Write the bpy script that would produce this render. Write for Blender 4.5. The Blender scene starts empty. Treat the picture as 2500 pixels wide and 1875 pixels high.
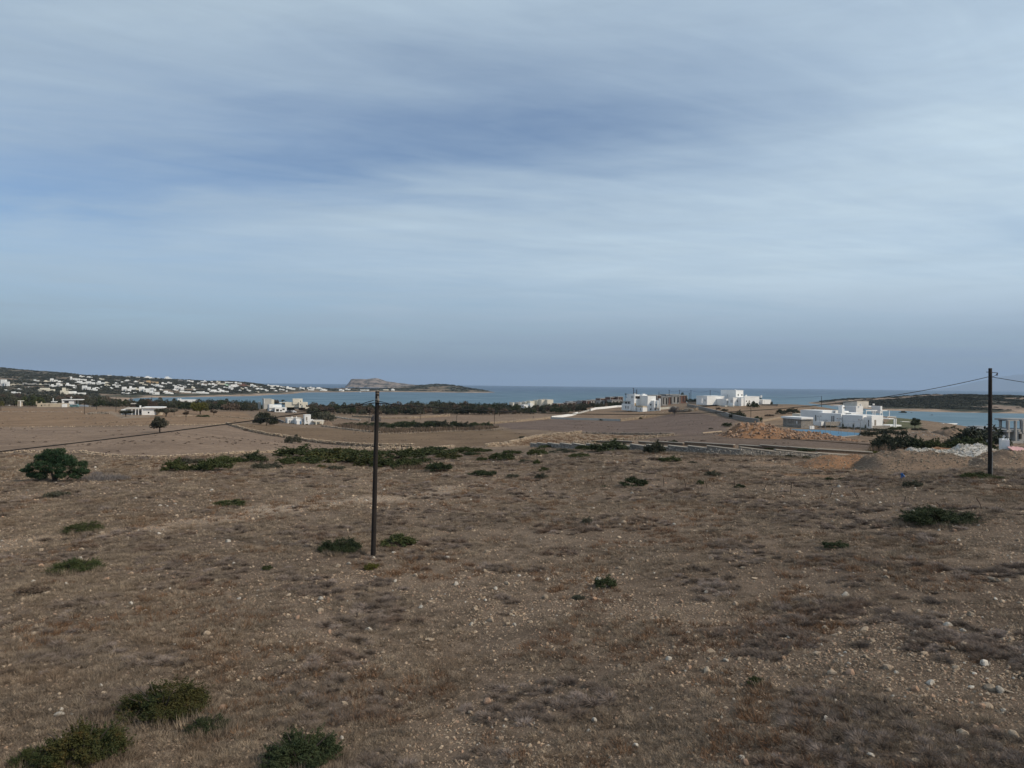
import bpy, math, random
import numpy as np
from mathutils import Matrix, Vector

# ------------------------------------------------------------------ camera, sky, sun, exposure
scene = bpy.context.scene
COL = scene.collection
FPX, PW, PH_ = 1720.0, 2500.0, 1875.0            # focal length and size of the photograph in its pixels
ROLL, PITCH = math.radians(0.604), 0.0012
CAM = np.array([0.0, 0.0, 24.0])
_f = np.array([0, math.cos(PITCH), math.sin(PITCH)]); _u = np.array([0, -math.sin(PITCH), math.cos(PITCH)]); _r = np.array([1.0, 0, 0])
RIGHT = math.cos(ROLL) * _r + math.sin(ROLL) * _u
UP = math.cos(ROLL) * _u - math.sin(ROLL) * _r
FWD = _f
cam_data = bpy.data.cameras.new('camera'); cam = bpy.data.objects.new('camera', cam_data); COL.objects.link(cam)
cam_data.sensor_width = 36.0; cam_data.lens = 36.0 * FPX / PW
cam_data.clip_start = 0.1; cam_data.clip_end = 200000.0
cam.matrix_world = Matrix(((RIGHT[0], UP[0], -FWD[0], CAM[0]), (RIGHT[1], UP[1], -FWD[1], CAM[1]), (RIGHT[2], UP[2], -FWD[2], CAM[2]), (0, 0, 0, 1)))
scene.camera = cam

SUN_AZ, SUN_EL = math.radians(112), math.radians(38)     # clockwise from the viewing direction
SUN_DIR = Vector((math.sin(SUN_AZ) * math.cos(SUN_EL), math.cos(SUN_AZ) * math.cos(SUN_EL), math.sin(SUN_EL)))
sun_data = bpy.data.lights.new('sun', 'SUN'); sun_data.energy = 3.0; sun_data.angle = math.radians(5); sun_data.color = (1.0, 0.86, 0.68)
sun = bpy.data.objects.new('sun', sun_data); COL.objects.link(sun)
sun.rotation_euler = (-SUN_DIR).to_track_quat('-Z', 'Y').to_euler()

world = bpy.data.worlds.new('World'); scene.world = world; world.use_nodes = True
wn, wl = world.node_tree.nodes, world.node_tree.links
wn.clear()
def W(t, **k):
    n = wn.new(t)
    for a, b in k.items():
        if a.startswith('i_'): n.inputs[int(a[2:])].default_value = b
        else: setattr(n, a, b)
    return n
def wm(op, a, b=None, c=None):
    n = wn.new('ShaderNodeMath'); n.operation = op
    for i, v in enumerate((a, b, c)):
        if v is None: continue
        if isinstance(v, (int, float)): n.inputs[i].default_value = v
        else: wl.new(v, n.inputs[i])
    return n.outputs[0]
wout = W('ShaderNodeOutputWorld'); wbg = W('ShaderNodeBackground'); wbg.inputs['Strength'].default_value = 0.1
wl.new(wbg.outputs[0], wout.inputs[0])
sky = W('ShaderNodeTexSky', sky_type='NISHITA', sun_disc=False, sun_elevation=SUN_EL, sun_rotation=SUN_AZ, altitude=20.0, air_density=1.0, dust_density=0.6, ozone_density=2.5)
wtc = W('ShaderNodeTexCoord'); wsep = W('ShaderNodeSeparateXYZ'); wl.new(wtc.outputs['Generated'], wsep.inputs[0])
dz = wm('MAXIMUM', wsep.outputs[2], 0.0)
den = wm('ADD', dz, 0.035)
cx, cy = wm('DIVIDE', wsep.outputs[0], den), wm('DIVIDE', wsep.outputs[1], den)     # where the ray meets the cloud sheet
def wnoise(sx, sy, scale, detail, rough, off, dist=0.0):
    c = W('ShaderNodeCombineXYZ'); wl.new(wm('MULTIPLY', cx, sx), c.inputs[0]); wl.new(wm('MULTIPLY', cy, sy), c.inputs[1]); c.inputs[2].default_value = off
    n = W('ShaderNodeTexNoise'); n.inputs['Scale'].default_value = scale; n.inputs['Detail'].default_value = detail
    n.inputs['Roughness'].default_value = rough; n.inputs['Distortion'].default_value = dist
    wl.new(c.outputs[0], n.inputs['Vector']); return n.outputs[0]
n_big = wnoise(0.30, 0.42, 1.0, 4, 0.45, 3.1, 0.4)
n_mid = wnoise(0.45, 0.85, 1.5, 6, 0.5, 8.4, 0.5)
n_fine = wnoise(0.7, 1.6, 3.0, 7, 0.55, 1.7, 0.9)
warp = wm('MULTIPLY', wm('SUBTRACT', n_mid, 0.5), 1.5)
gapd = wm('SUBTRACT', wm('ADD', wm('ADD', cy, wm('MULTIPLY', cx, 0.26)), warp), 2.52)
gap = wm('POWER', 2.718, wm('MULTIPLY', wm('MULTIPLY', gapd, gapd), -2.7))
gap = wm('MULTIPLY', gap, wm('SUBTRACT', 1.0, wm('MULTIPLY', wm('MAXIMUM', cx, 0.0), 0.55)))
gap = wm('MULTIPLY', gap, wm('SUBTRACT', 1.0, wm('MULTIPLY', wm('MAXIMUM', wm('SUBTRACT', wm('MULTIPLY', cx, -1.0), 0.5), 0.0), 0.14)))
gap = wm('MAXIMUM', gap, 0.0)
veil = wm('ADD', 0.76, wm('MULTIPLY', wm('SUBTRACT', n_big, 0.5), 0.7))
veil = wm('ADD', veil, wm('MULTIPLY', wm('SUBTRACT', n_mid, 0.5), 0.5))
veil = wm('ADD', veil, wm('MULTIPLY', wm('SUBTRACT', n_fine, 0.5), 0.2))
veil = wm('ADD', veil, wm('MULTIPLY', wm('MINIMUM', wm('MAXIMUM', cx, -1.6), 1.6), 0.07))
dg = W('ShaderNodeCombineXYZ'); wl.new(wm('ADD', wm('MULTIPLY', cx, 0.55), wm('MULTIPLY', cy, 0.35)), dg.inputs[0]); wl.new(wm('SUBTRACT', wm('MULTIPLY', cy, 2.3), wm('MULTIPLY', cx, 1.1)), dg.inputs[1])
wisp = W('ShaderNodeTexNoise'); wisp.inputs['Scale'].default_value = 1.5; wisp.inputs['Detail'].default_value = 9; wisp.inputs['Roughness'].default_value = 0.62; wisp.inputs['Distortion'].default_value = 1.3; wl.new(dg.outputs[0], wisp.inputs['Vector'])
veil = wm('ADD', veil, wm('MULTIPLY', wm('SUBTRACT', wisp.outputs[0], 0.48), 0.30))
veil = wm('SUBTRACT', veil, wm('MULTIPLY', gap, 0.58))
veil = wm('MAXIMUM', wm('MINIMUM', veil, 0.97), 0.05)
tint = W('ShaderNodeMix', data_type='RGBA', blend_type='MULTIPLY'); tint.inputs['Factor'].default_value = 1.0
wl.new(sky.outputs[0], tint.inputs['A']); tint.inputs['B'].default_value = (0.84, 0.94, 1.06, 1)
lowr = W('ShaderNodeMapRange', interpolation_type='SMOOTHSTEP'); wl.new(dz, lowr.inputs[0]); lowr.inputs[1].default_value = 0.0; lowr.inputs[2].default_value = 0.165
cloudc = W('ShaderNodeMix', data_type='RGBA'); wl.new(lowr.outputs[0], cloudc.inputs['Factor'])
cloudc.inputs['A'].default_value = (2.0, 2.72, 3.85, 1); cloudc.inputs['B'].default_value = (5.35, 6.6, 7.6, 1)
ls = W('ShaderNodeCombineXYZ'); wl.new(wm('MULTIPLY', wsep.outputs[0], 2.2), ls.inputs[0]); wl.new(wm('MULTIPLY', wsep.outputs[1], 2.2), ls.inputs[1]); wl.new(wm('MULTIPLY', wsep.outputs[2], 26.0), ls.inputs[2])
n_low = W('ShaderNodeTexNoise'); n_low.inputs['Scale'].default_value = 1.3; n_low.inputs['Detail'].default_value = 6; n_low.inputs['Roughness'].default_value = 0.6; n_low.inputs['Distortion'].default_value = 0.7; wl.new(ls.outputs[0], n_low.inputs['Vector'])
bright = wm('ADD', wm('ADD', 1.0, wm('MULTIPLY', wsep.outputs[0], 0.16)), wm('MULTIPLY', wm('SUBTRACT', n_low.outputs[0], 0.5), 0.22))
sc_ = W('ShaderNodeVectorMath', operation='SCALE'); wl.new(cloudc.outputs['Result'], sc_.inputs[0]); wl.new(bright, sc_.inputs['Scale'])
wmix = W('ShaderNodeMix', data_type='RGBA'); wl.new(wm('MAXIMUM', veil, wm('SUBTRACT', 0.95, wm('MULTIPLY', lowr.outputs[0], 0.95))), wmix.inputs['Factor']); wl.new(tint.outputs['Result'], wmix.inputs['A'])
wl.new(sc_.outputs[0], wmix.inputs['B'])
wl.new(wmix.outputs['Result'], wbg.inputs['Color'])

vs = scene.view_settings
vs.view_transform = 'Standard'; vs.look = 'None'; vs.exposure = 0.0; vs.gamma = 1.0; vs.use_curve_mapping = False
scene.render.engine = 'CYCLES'
cy_ = scene.cycles
cy_.max_bounces = 5; cy_.diffuse_bounces = 3; cy_.glossy_bounces = 2; cy_.transmission_bounces = 4; cy_.volume_bounces = 1; cy_.transparent_max_bounces = 8
cy_.use_denoising = True; cy_.caustics_reflective = False; cy_.caustics_refractive = False

# ------------------------------------------------------------------ geometry of the view
rng = np.random.default_rng(7)
random.seed(7)
def ray(px, py):
    d = FWD * FPX + RIGHT * (px - PW / 2) + UP * (PH_ / 2 - py)
    return d / d[1]
def pt(px, py, D):
    return CAM + ray(px, py) * D
def project(P):
    q = np.asarray(P, float) - CAM
    z = q @ FWD
    return PW / 2 + FPX * (q @ RIGHT) / z, PH_ / 2 - FPX * (q @ UP) / z

def _hash(ix, iy, s):
    h = (ix * 374761393 + iy * 668265263 + s * 1442695041) & 0xffffffff
    h = ((h ^ (h >> 13)) * 1274126177) & 0xffffffff
    return ((h ^ (h >> 16)) & 0xffff) / 65535.0
def vnoise(x, y, s=0):
    x = np.asarray(x, float); y = np.asarray(y, float)
    ix, iy = np.floor(x).astype(np.int64), np.floor(y).astype(np.int64)
    fx, fy = x - ix, y - iy
    fx = fx * fx * (3 - 2 * fx); fy = fy * fy * (3 - 2 * fy)
    a, b, c, d = _hash(ix, iy, s), _hash(ix + 1, iy, s), _hash(ix, iy + 1, s), _hash(ix + 1, iy + 1, s)
    return (a * (1 - fx) + b * fx) * (1 - fy) + (c * (1 - fx) + d * fx) * fy
def fbm(x, y, s=0, oct=4):
    t, a, n = 0.0, 0.5, 0.0
    for k in range(oct):
        t = t + a * vnoise(np.asarray(x) * 2 ** k + 17.3 * k, np.asarray(y) * 2 ** k - 9.1 * k, s + k); n += a; a *= 0.5
    return t / n

# ------------------------------------------------------------------ height of the land
def lvl(px): return PH_ / 2 + PITCH * FPX + (px - PW / 2) * math.tan(ROLL)
def col(px, *e):
    out = []
    for a, b in e:
        if a > 800 and b < 4000 and a < 1900: out.append((b, 24.0 - (a - lvl(px)) / FPX * b))   # (row of the photograph, distance)
        else: out.append((-a, b))                                                            # (-distance, height)
    return px, out
Z = lambda D, z: (-D, z)
COLS = [
 col(-900, Z(8, 15), Z(20, 13), Z(40, 11.5), Z(90, 12), Z(200, 11), Z(470, 6), Z(600, 4), Z(900, 5), Z(1200, 17), Z(1600, 42), Z(2200, 80), Z(3000, 80), Z(4500, -10)),
 col(-350, Z(8, 15.5), Z(20, 15), Z(40, 14.6), Z(60, 14.8), Z(90, 14.2), Z(200, 11.6), Z(470, 6), Z(600, 4), Z(900, 4.5), Z(1200, 14), Z(1600, 34), Z(2200, 74), Z(3000, 72), Z(4500, -10)),
 col(0, Z(8, 15.7), Z(14, 15.8), Z(30, 15.9), (1178, 55), (1107, 88), (1055, 140), (1028, 215), (1003, 330), (994, 470), Z(600, 4), (965, 900), (945, 1150), (926, 1500), (896, 2200), Z(3000, 60), Z(4500, -10)),
 col(200, Z(8, 15.7), Z(14, 15.8), Z(30, 15.8), (1175, 56), (1112, 85), (1060, 135), (1028, 215), (1010, 290), (994, 470), Z(600, 4), Z(900, 3), (965, 950), (945, 1250), (930, 1600), (914, 2000), Z(3000, 30), Z(4200, -10)),
 col(400, Z(8, 15.6), Z(30, 15.7), (1170, 58), (1116, 85), (1055, 130), (1028, 215), (1013, 290), (1000, 420), Z(550, 4), Z(640, .5), Z(700, -2), Z(990, -2.5), (967, 1080), (950, 1300), (935, 1650), (922, 1950), Z(2600, 20), Z(3400, -10)),
 col(600, Z(8, 15.6), Z(34, 15.7), (1160, 62), (1107, 97), (1062, 165), (1038, 230), (1025, 300), (1005, 420), Z(550, 4), Z(640, .5), Z(700, -2), Z(1130, -2.5), Z(1220, 1), (950, 1450), (941, 1650), (933, 1850), Z(2400, 10), Z(2900, -8)),
 col(670, Z(8, 15.6), Z(34, 15.7), (1155, 65), (1106, 104), (1072, 155), (1050, 220), (1032, 300), (1007, 410), Z(540, 4), Z(640, .5), Z(700, -2), Z(1330, -2.5), Z(1430, 1), (952, 1600), (943, 1850), Z(2200, 6), Z(2500, -6)),
 col(740, Z(8, 15.6), Z(34, 15.8), (1150, 68), (1105, 110), (1085, 150), (1060, 210), (1040, 290), (1010, 400), Z(520, 4), Z(640, .5), Z(700, -2), Z(1680, -2.5), Z(1790, .6), Z(1900, 7), (945, 2000), Z(2300, -5)),
 col(900, Z(8, 15.5), Z(20, 15.6), (1357, 34), (1165, 65), (1095, 130), (1085, 160), (1065, 215), (1048, 265), (1020, 360), Z(480, 5), Z(640, .5), Z(700, -2), Z(1900, -2.5), Z(2010, .6), (946, 2150), Z(2500, -5)),
 col(980, Z(8, 15.5), Z(34, 15.7), (1155, 70), (1098, 120), (1085, 160), (1062, 220), (1040, 290), (1017, 380), Z(500, 5), Z(640, .5), Z(700, -2), Z(1950, -2.5), Z(2060, 1), (945, 2250), Z(2600, -5)),
 col(1050, Z(8, 15.5), Z(34, 15.7), (1145, 74), (1100, 115), (1085, 160), (1060, 225), (1032, 315), (1014, 395), Z(520, 5), Z(640, .5), Z(700, -2), Z(1980, -2.5), Z(2080, 1), (932, 2350), Z(2700, 8), Z(2950, -6)),
 col(1120, Z(8, 15.5), Z(34, 15.7), (1140, 75), (1100, 115), (1085, 160), (1060, 225), (1030, 320), (1013, 400), Z(520, 5), Z(640, .5), Z(700, -2), Z(1990, -2.5), Z(2080, 1), (937, 2350), Z(2700, 6), Z(2950, -6)),
 col(1200, Z(8, 15.6), Z(34, 15.8), (1140, 76), (1104, 105), (1085, 150), (1060, 210), (1034, 310), (1014, 395), Z(540, 5), Z(660, 0), Z(700, -2), Z(2010, -2.5), Z(2090, .6), (955, 2200), Z(2450, -5)),
 col(1240, Z(8, 15.6), Z(34, 15.8), (1135, 78), (1106, 98), (1088, 140), (1062, 200), (1032, 310), (1014, 392), Z(550, 5), Z(660, 0), Z(700, -2.5), Z(4500, -10)),
 col(1300, Z(8, 15.7), Z(34, 15.9), (1112, 90), (1090, 130), (1065, 190), (1030, 310), (1014, 390), Z(480, 7), Z(610, 4.4), Z(680, 0), Z(720, -2.5), Z(4500, -10)),
 col(1500, Z(8, 15.8), Z(34, 16.1), (1100, 90), (1085, 125), (1060, 205), (1030, 320), (1005, 420), (986, 560), Z(640, 8), Z(720, 0), Z(760, -3), Z(4500, -10)),
 col(1600, Z(8, 15.9), Z(34, 16.2), (1101, 88), (1080, 130), (1050, 215), (1025, 330), (1003, 408), (990, 500), (981, 580), Z(680, 9), Z(760, 0), Z(800, -3), Z(4500, -10)),
 col(1750, Z(8, 16), Z(34, 16.4), (1104, 87), (1080, 125), (1045, 200), (1015, 300), (992, 395), (980, 460), Z(560, 12), Z(660, 4), Z(720, -3), Z(4500, -10)),
 col(1850, Z(8, 16.1), Z(34, 16.6), (1108, 86), (1075, 140), (1038, 220), (1015, 290), (990, 390), Z(480, 13), Z(600, 8), Z(700, -3), Z(1500, -4), Z(4500, -10)),
 col(1930, Z(8, 16.2), Z(34, 16.7), (1114, 84), (1075, 140), (1052, 195), (1038, 240), (1005, 310), (985, 410), Z(520, 11), Z(640, -1), Z(720, -3), Z(1060, -4), Z(1500, -4), Z(4500, -10)),
 col(2000, Z(8, 16.2), Z(34, 16.8), (1120, 82), (1075, 140), (1056, 195), (1042, 235), (1008, 310), (990, 410), Z(520, 8), Z(600, -1), Z(700, -3), Z(1000, -3), Z(1060, 1), (979, 1150), Z(1350, -3), Z(4500, -10)),
 col(2090, Z(8, 16.3), Z(34, 17), (1130, 76), (1078, 145), (1056, 200), (1042, 240), (1010, 320), Z(420, 9), Z(500, 2), Z(560, -2), Z(830, -3), Z(880, 1.4), (976, 1010), (970, 1150), Z(1450, -3), Z(4500, -10)),
 col(2150, Z(8, 16.4), Z(34, 17.1), (1138, 70), (1080, 145), (1058, 200), (1036, 265), (1016, 330), Z(420, 8), Z(480, 2), Z(520, -2), Z(750, -3), Z(795, 1.4), (985, 900), (968, 1080), Z(1400, -3), Z(4500, -10)),
 col(2300, Z(8, 16.5), Z(34, 17.3), (1152, 58), (1100, 110), (1068, 195), (1040, 290), (1030, 370), Z(420, 3.5), Z(470, 0), Z(500, -3), Z(715, -3), Z(752, 1.2), (992, 830), (966, 1020), Z(1150, 15), Z(1500, -3), Z(4500, -10)),
 col(2420, Z(8, 16.5), Z(30, 17.3), (1165, 51.7), (1120, 74), (1085, 130), (1067, 200), (1056, 260), Z(330, 5), Z(410, .5), Z(450, -3), Z(705, -3), Z(742, 1.4), (988, 830), (965, 1020), Z(1200, 16), Z(1500, -3), Z(4500, -10)),
 col(2500, Z(8, 16.6), Z(30, 17.4), (1168, 51), (1125, 74), (1088, 130), (1070, 200), (1060, 255), Z(330, 4.5), Z(400, .5), Z(440, -3), Z(700, -3), Z(738, 1.4), (986, 830), (966, 1020), Z(1200, 16), Z(1500, -3), Z(4500, -10)),
 col(2900, Z(8, 17), Z(30, 18), Z(55, 18), Z(90, 16), Z(200, 10), Z(300, 4), Z(380, 0), Z(420, -3), Z(700, -3), Z(740, 1), Z(900, 14), Z(1200, 15), Z(1500, -3), Z(4500, -10)),
 col(3500, Z(8, 17), Z(30, 18), Z(55, 18), Z(90, 16), Z(200, 9), Z(300, 2), Z(360, -1), Z(400, -3), Z(700, -3), Z(740, 1), Z(900, 14), Z(1200, 15), Z(1500, -3), Z(4500, -10)),
]
LD = np.linspace(math.log(8), math.log(4600), 420)
UG = np.linspace(-1.26, 1.3, 321)
_cu = np.array([(c[0] - 1250) / FPX for c in COLS])
_tab = np.array([np.interp(LD, np.log([d for d, z in c[1]]), [z for d, z in c[1]]) for c in COLS])
def gsm(a, sig, axis):
    k = np.arange(-int(3 * sig) - 1, int(3 * sig) + 2); w = np.exp(-k * k / (2 * sig * sig)); w /= w.sum()
    p = [(0, 0), (0, 0)]; p[axis] = (len(k) // 2, len(k) // 2)
    q = np.pad(a, p, mode='edge')
    return np.apply_along_axis(lambda m: np.convolve(m, w, 'valid'), axis, q)
_tab = gsm(_tab, 1.6, 1)
TAB = np.array([np.interp(UG, _cu, _tab[:, j]) for j in range(len(LD))])      # rows: distance, columns: u
TAB = gsm(TAB, 2.0, 1)
def gz(x, y):
    x = np.asarray(x, float); y = np.asarray(y, float)
    D = np.clip(y, 8.0, 4590.0); u = np.clip(x / np.maximum(y, 14.0), UG[0], UG[-1] - 1e-6)
    fi = (np.log(D) - LD[0]) / (LD[1] - LD[0]); fj = (u - UG[0]) / (UG[1] - UG[0])
    i = np.clip(fi.astype(int), 0, len(LD) - 2); j = np.clip(fj.astype(int), 0, len(UG) - 2)
    a, b = fi - i, fj - j
    z = TAB[i, j] * (1 - a) * (1 - b) + TAB[i + 1, j] * a * (1 - b) + TAB[i, j + 1] * (1 - a) * b + TAB[i + 1, j + 1] * a * b
    near = np.clip(1.3 - D / 110.0, 0.12, 1.0)
    z = z + (fbm(x / 9.0, y / 9.0, 3) - 0.5) * 0.55 * near + (fbm(x / 1.7, y / 1.7, 9, 3) - 0.5) * 0.14 * near
    far = np.clip((D - 850) / 300.0, 0, 1) * np.clip((z + 0.5) / 8.0, 0, 1)
    z = z + far * (fbm(x / 130.0, y / 130.0, 21) - 0.5) * 9.0
    return z
_Dm = np.exp(np.linspace(math.log(8.5), math.log(4500), 2600))
def at(px, py, dmin=8.5, dmax=4500):
    """the place on the land that the photograph shows at a pixel"""
    r = ray(px, py)
    D = _Dm[(_Dm >= dmin) & (_Dm <= dmax)]
    h = CAM[2] + r[2] * D - gz(r[0] * D, D)
    k = np.argmax(h < 0)
    if h[k] >= 0: k = int(np.argmin(h))
    if k > 0 and h[k] < 0 and h[k - 1] > 0:
        t = h[k - 1] / (h[k - 1] - h[k]); d = D[k - 1] + t * (D[k] - D[k - 1])
    else: d = D[k]
    x = r[0] * d
    return np.array([x, d, float(gz(x, d))])
def ground(px, D, sink=0.0):
    x = ray(px, 940)[0] * D
    return np.array([x, D, float(gz(x, D)) - sink])
# ------------------------------------------------------------------ materials
def N(nt, t, **k):
    n = nt.nodes.new(t)
    for a, b in k.items(): setattr(n, a, b)
    return n
def mixc(nt, f, a, b, blend='MIX'):
    n = N(nt, 'ShaderNodeMix', data_type='RGBA', blend_type=blend)
    for s, v in (('Factor', f), ('A', a), ('B', b)):
        if isinstance(v, (int, float)): n.inputs[s].default_value = v
        elif isinstance(v, tuple): n.inputs[s].default_value = (*v[:3], 1)
        else: nt.links.new(v, n.inputs[s])
    return n.outputs['Result']
def noise(nt, vec, scale, detail=4, rough=0.55, dist=0.0):
    n = N(nt, 'ShaderNodeTexNoise'); n.inputs['Scale'].default_value = scale; n.inputs['Detail'].default_value = detail
    n.inputs['Roughness'].default_value = rough; n.inputs['Distortion'].default_value = dist
    if vec is not None: nt.links.new(vec, n.inputs['Vector'])
    return n.outputs[0]
def ramp(nt, fac, p0, p1):
    n = N(nt, 'ShaderNodeMapRange'); n.clamp = True; nt.links.new(fac, n.inputs[0]); n.inputs[1].default_value = p0; n.inputs[2].default_value = p1
    return n.outputs[0]
def ramp2(nt, fac, p0, p1, q0, q1):
    n = N(nt, 'ShaderNodeMapRange'); n.clamp = True; nt.links.new(fac, n.inputs[0])
    for i, v in enumerate((p0, p1, q0, q1)): n.inputs[1 + i].default_value = v
    return n.outputs[0]
def mathn(nt, op, a, b):
    n = N(nt, 'ShaderNodeMath', operation=op)
    for i, v in enumerate((a, b)):
        if isinstance(v, (int, float)): n.inputs[i].default_value = v
        else: nt.links.new(v, n.inputs[i])
    return n.outputs[0]
def new_mat(name, rough=0.9, spec=0.2):
    m = bpy.data.materials.new(name); m.use_nodes = True
    nt = m.node_tree; b = nt.nodes['Principled BSDF']; b.inputs['Roughness'].default_value = rough; b.inputs['Specular IOR Level'].default_value = spec
    return m, nt, b
def bump(nt, b, h, strength, dist):
    n = N(nt, 'ShaderNodeBump'); n.inputs['Strength'].default_value = strength; n.inputs['Distance'].default_value = dist
    nt.links.new(h, n.inputs['Height']); nt.links.new(n.outputs[0], b.inputs['Normal'])
def two_tone(name, a, b, scale, rough=0.9, lo=0.35, hi=0.65, fine=0.35, fscale=None, bmp=0.0, bdist=0.02, rand=0.0, spec=0.2):
    """a plain weathered material: two colours in patches plus fine grain, in world space"""
    m, nt, bs = new_mat(name, rough, spec)
    pos = N(nt, 'ShaderNodeNewGeometry').outputs['Position']
    c = mixc(nt, ramp(nt, noise(nt, pos, scale, 5), lo, hi), a, b)
    f = noise(nt, pos, fscale or scale * 9, 4, 0.65)
    v = ramp(nt, f, 0.25, 0.75)
    c = mixc(nt, fine, c, mixc(nt, v, (0.25, 0.25, 0.25), (1.6, 1.6, 1.6)), 'MULTIPLY')
    if rand:
        oi = N(nt, 'ShaderNodeObjectInfo').outputs['Random']
        c = mixc(nt, rand, c, mixc(nt, oi, (0.35, 0.35, 0.35), (1.6, 1.55, 1.5)), 'MULTIPLY')
    nt.links.new(c, bs.inputs['Base Color'])
    if bmp: bump(nt, bs, f, bmp, bdist)
    return m
MAT = {}
MAT['white'] = two_tone('whitewash', (.80, .80, .79), (.74, .74, .73), .5, .85, fine=.06)
MAT['cream'] = two_tone('cream_plaster', (.70, .66, .56), (.62, .58, .49), .5, .85, fine=.08)
MAT['beige'] = two_tone('beige_plaster', (.52, .44, .33), (.44, .37, .28), .5, .9, fine=.1)
MAT['ochre'] = two_tone('ochre_plaster', (.55, .40, .24), (.48, .34, .2), .5, .9, fine=.1)
MAT['concrete'] = two_tone('bare_concrete', (.33, .325, .315), (.26, .255, .25), .6, .9, fine=.15)
MAT['coping'] = two_tone('pale_concrete_coping', (.43, .38, .32), (.35, .31, .26), .8, .9, fine=.15)
MAT['grey_plaster'] = two_tone('grey_render', (.46, .45, .42), (.40, .39, .37), .5, .9, fine=.12)
MAT['brick'] = two_tone('hollow_brick', (.19, .10, .075), (.15, .085, .068), .9, .9, fine=.3, fscale=6)
MAT['roof_stone'] = two_tone('pale_roof', (.62, .58, .52), (.5, .46, .41), .6, .9, fine=.15)
MAT['masonry'] = two_tone('grey_stone_masonry', (.31, .28, .245), (.20, .18, .16), 2.2, .95, fine=.45, fscale=9, bmp=.6)
MAT['pale_stone'] = two_tone('pale_limestone', (.39, .31, .228), (.29, .228, .17), 1.3, .95, fine=.4, fscale=14, bmp=.5, rand=.35)
MAT['gravel_stone'] = two_tone('tan_gravel', (.35, .262, .185), (.25, .187, .135), 1.3, .95, fine=.4, fscale=14, rand=.5)
MAT['white_stone'] = two_tone('white_limestone', (.46, .42, .365), (.35, .315, .27), 1.3, .95, fine=.35, fscale=14, bmp=.5, rand=.3)
MAT['orange_stone'] = two_tone('orange_limestone', (.36, .235, .158), (.25, .17, .125), .9, .95, fine=.4, fscale=9, bmp=.6, rand=.45)
MAT['wall_stone'] = two_tone('weathered_wall_stone', (.36, .30, .235), (.19, .165, .145), .8, .95, fine=.5, fscale=11, bmp=.6, rand=.2)
MAT['grey_stone'] = two_tone('grey_wall_stone', (.50, .455, .40), (.20, .18, .158), 3.0, .95, lo=.4, hi=.6, fine=.4, fscale=20, bmp=.6)
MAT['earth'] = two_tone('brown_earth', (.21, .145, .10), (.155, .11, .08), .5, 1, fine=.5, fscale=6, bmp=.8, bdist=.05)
MAT['red_earth'] = two_tone('orange_earth', (.27, .145, .075), (.20, .115, .07), .7, 1, fine=.5, fscale=6, bmp=.8, bdist=.05)
MAT['white_gravel'] = two_tone('white_gravel', (.50, .47, .43), (.38, .36, .33), .7, 1, fine=.5, fscale=7, bmp=.8, bdist=.05)
MAT['pole_wood'] = two_tone('tarred_pole_wood', (.030, .024, .021), (.018, .015, .014), 1.5, .8, fine=.4, fscale=20, bmp=.3)
MAT['pole_bare'] = two_tone('bare_pole_wood', (.30, .25, .2), (.2, .165, .135), 6, .9, fine=.4, fscale=40)
MAT['rubber'] = two_tone('black_cable', (.012, .012, .013), (.018, .018, .018), 2, .6, fine=.1)
MAT['rust'] = two_tone('rusty_iron', (.07, .045, .035), (.045, .032, .028), 9, .9, fine=.3)
MAT['steel'] = two_tone('grey_steel', (.28, .28, .28), (.22, .22, .22), 2, .5, fine=.1)
MAT['dark_wood'] = two_tone('dark_timber', (.045, .035, .03), (.03, .025, .022), 2, .85, fine=.3)
MAT['blue_court'] = two_tone('blue_court_paint', (.075, .18, .28), (.065, .155, .25), .3, .7, fine=.1)
MAT['blue_paint'] = two_tone('blue_paint', (.05, .18, .38), (.05, .16, .33), 2, .6, fine=.08)
MAT['pink'] = two_tone('pink_sheet', (.50, .29, .29), (.45, .26, .26), 2, .7, fine=.08)
MAT['blue_rag'] = two_tone('blue_plastic', (.04, .13, .38), (.05, .17, .42), 5, .5, fine=.1)
MAT['tyre'] = two_tone('tyre_rubber', (.015, .015, .015), (.02, .02, .02), 4, .9, fine=.1)
MAT['car_white'] = two_tone('white_car_paint', (.7, .7, .7), (.66, .66, .66), 1, .3, fine=.02, spec=.5)
MAT['car_teal'] = two_tone('teal_van_paint', (.12, .23, .24), (.11, .2, .21), 1, .4, fine=.02, spec=.5)
MAT['car_dark'] = two_tone('dark_car_paint', (.05, .05, .055), (.04, .04, .045), 1, .35, fine=.02, spec=.5)
MAT['bark'] = two_tone('bark', (.075, .06, .05), (.05, .042, .036), 3, .95, fine=.4)
MAT['grey_bark'] = two_tone('grey_bark', (.20, .18, .165), (.14, .125, .115), 3, .95, fine=.4)
m, nt, b_ = new_mat('window_glass', 0.12, 0.5); b_.inputs['Base Color'].default_value = (.025, .03, .035, 1); MAT['glass'] = m
m, nt, b_ = new_mat('dark_interior', 0.9); b_.inputs['Base Color'].default_value = (.03, .028, .027, 1); MAT['dark'] = m

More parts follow.
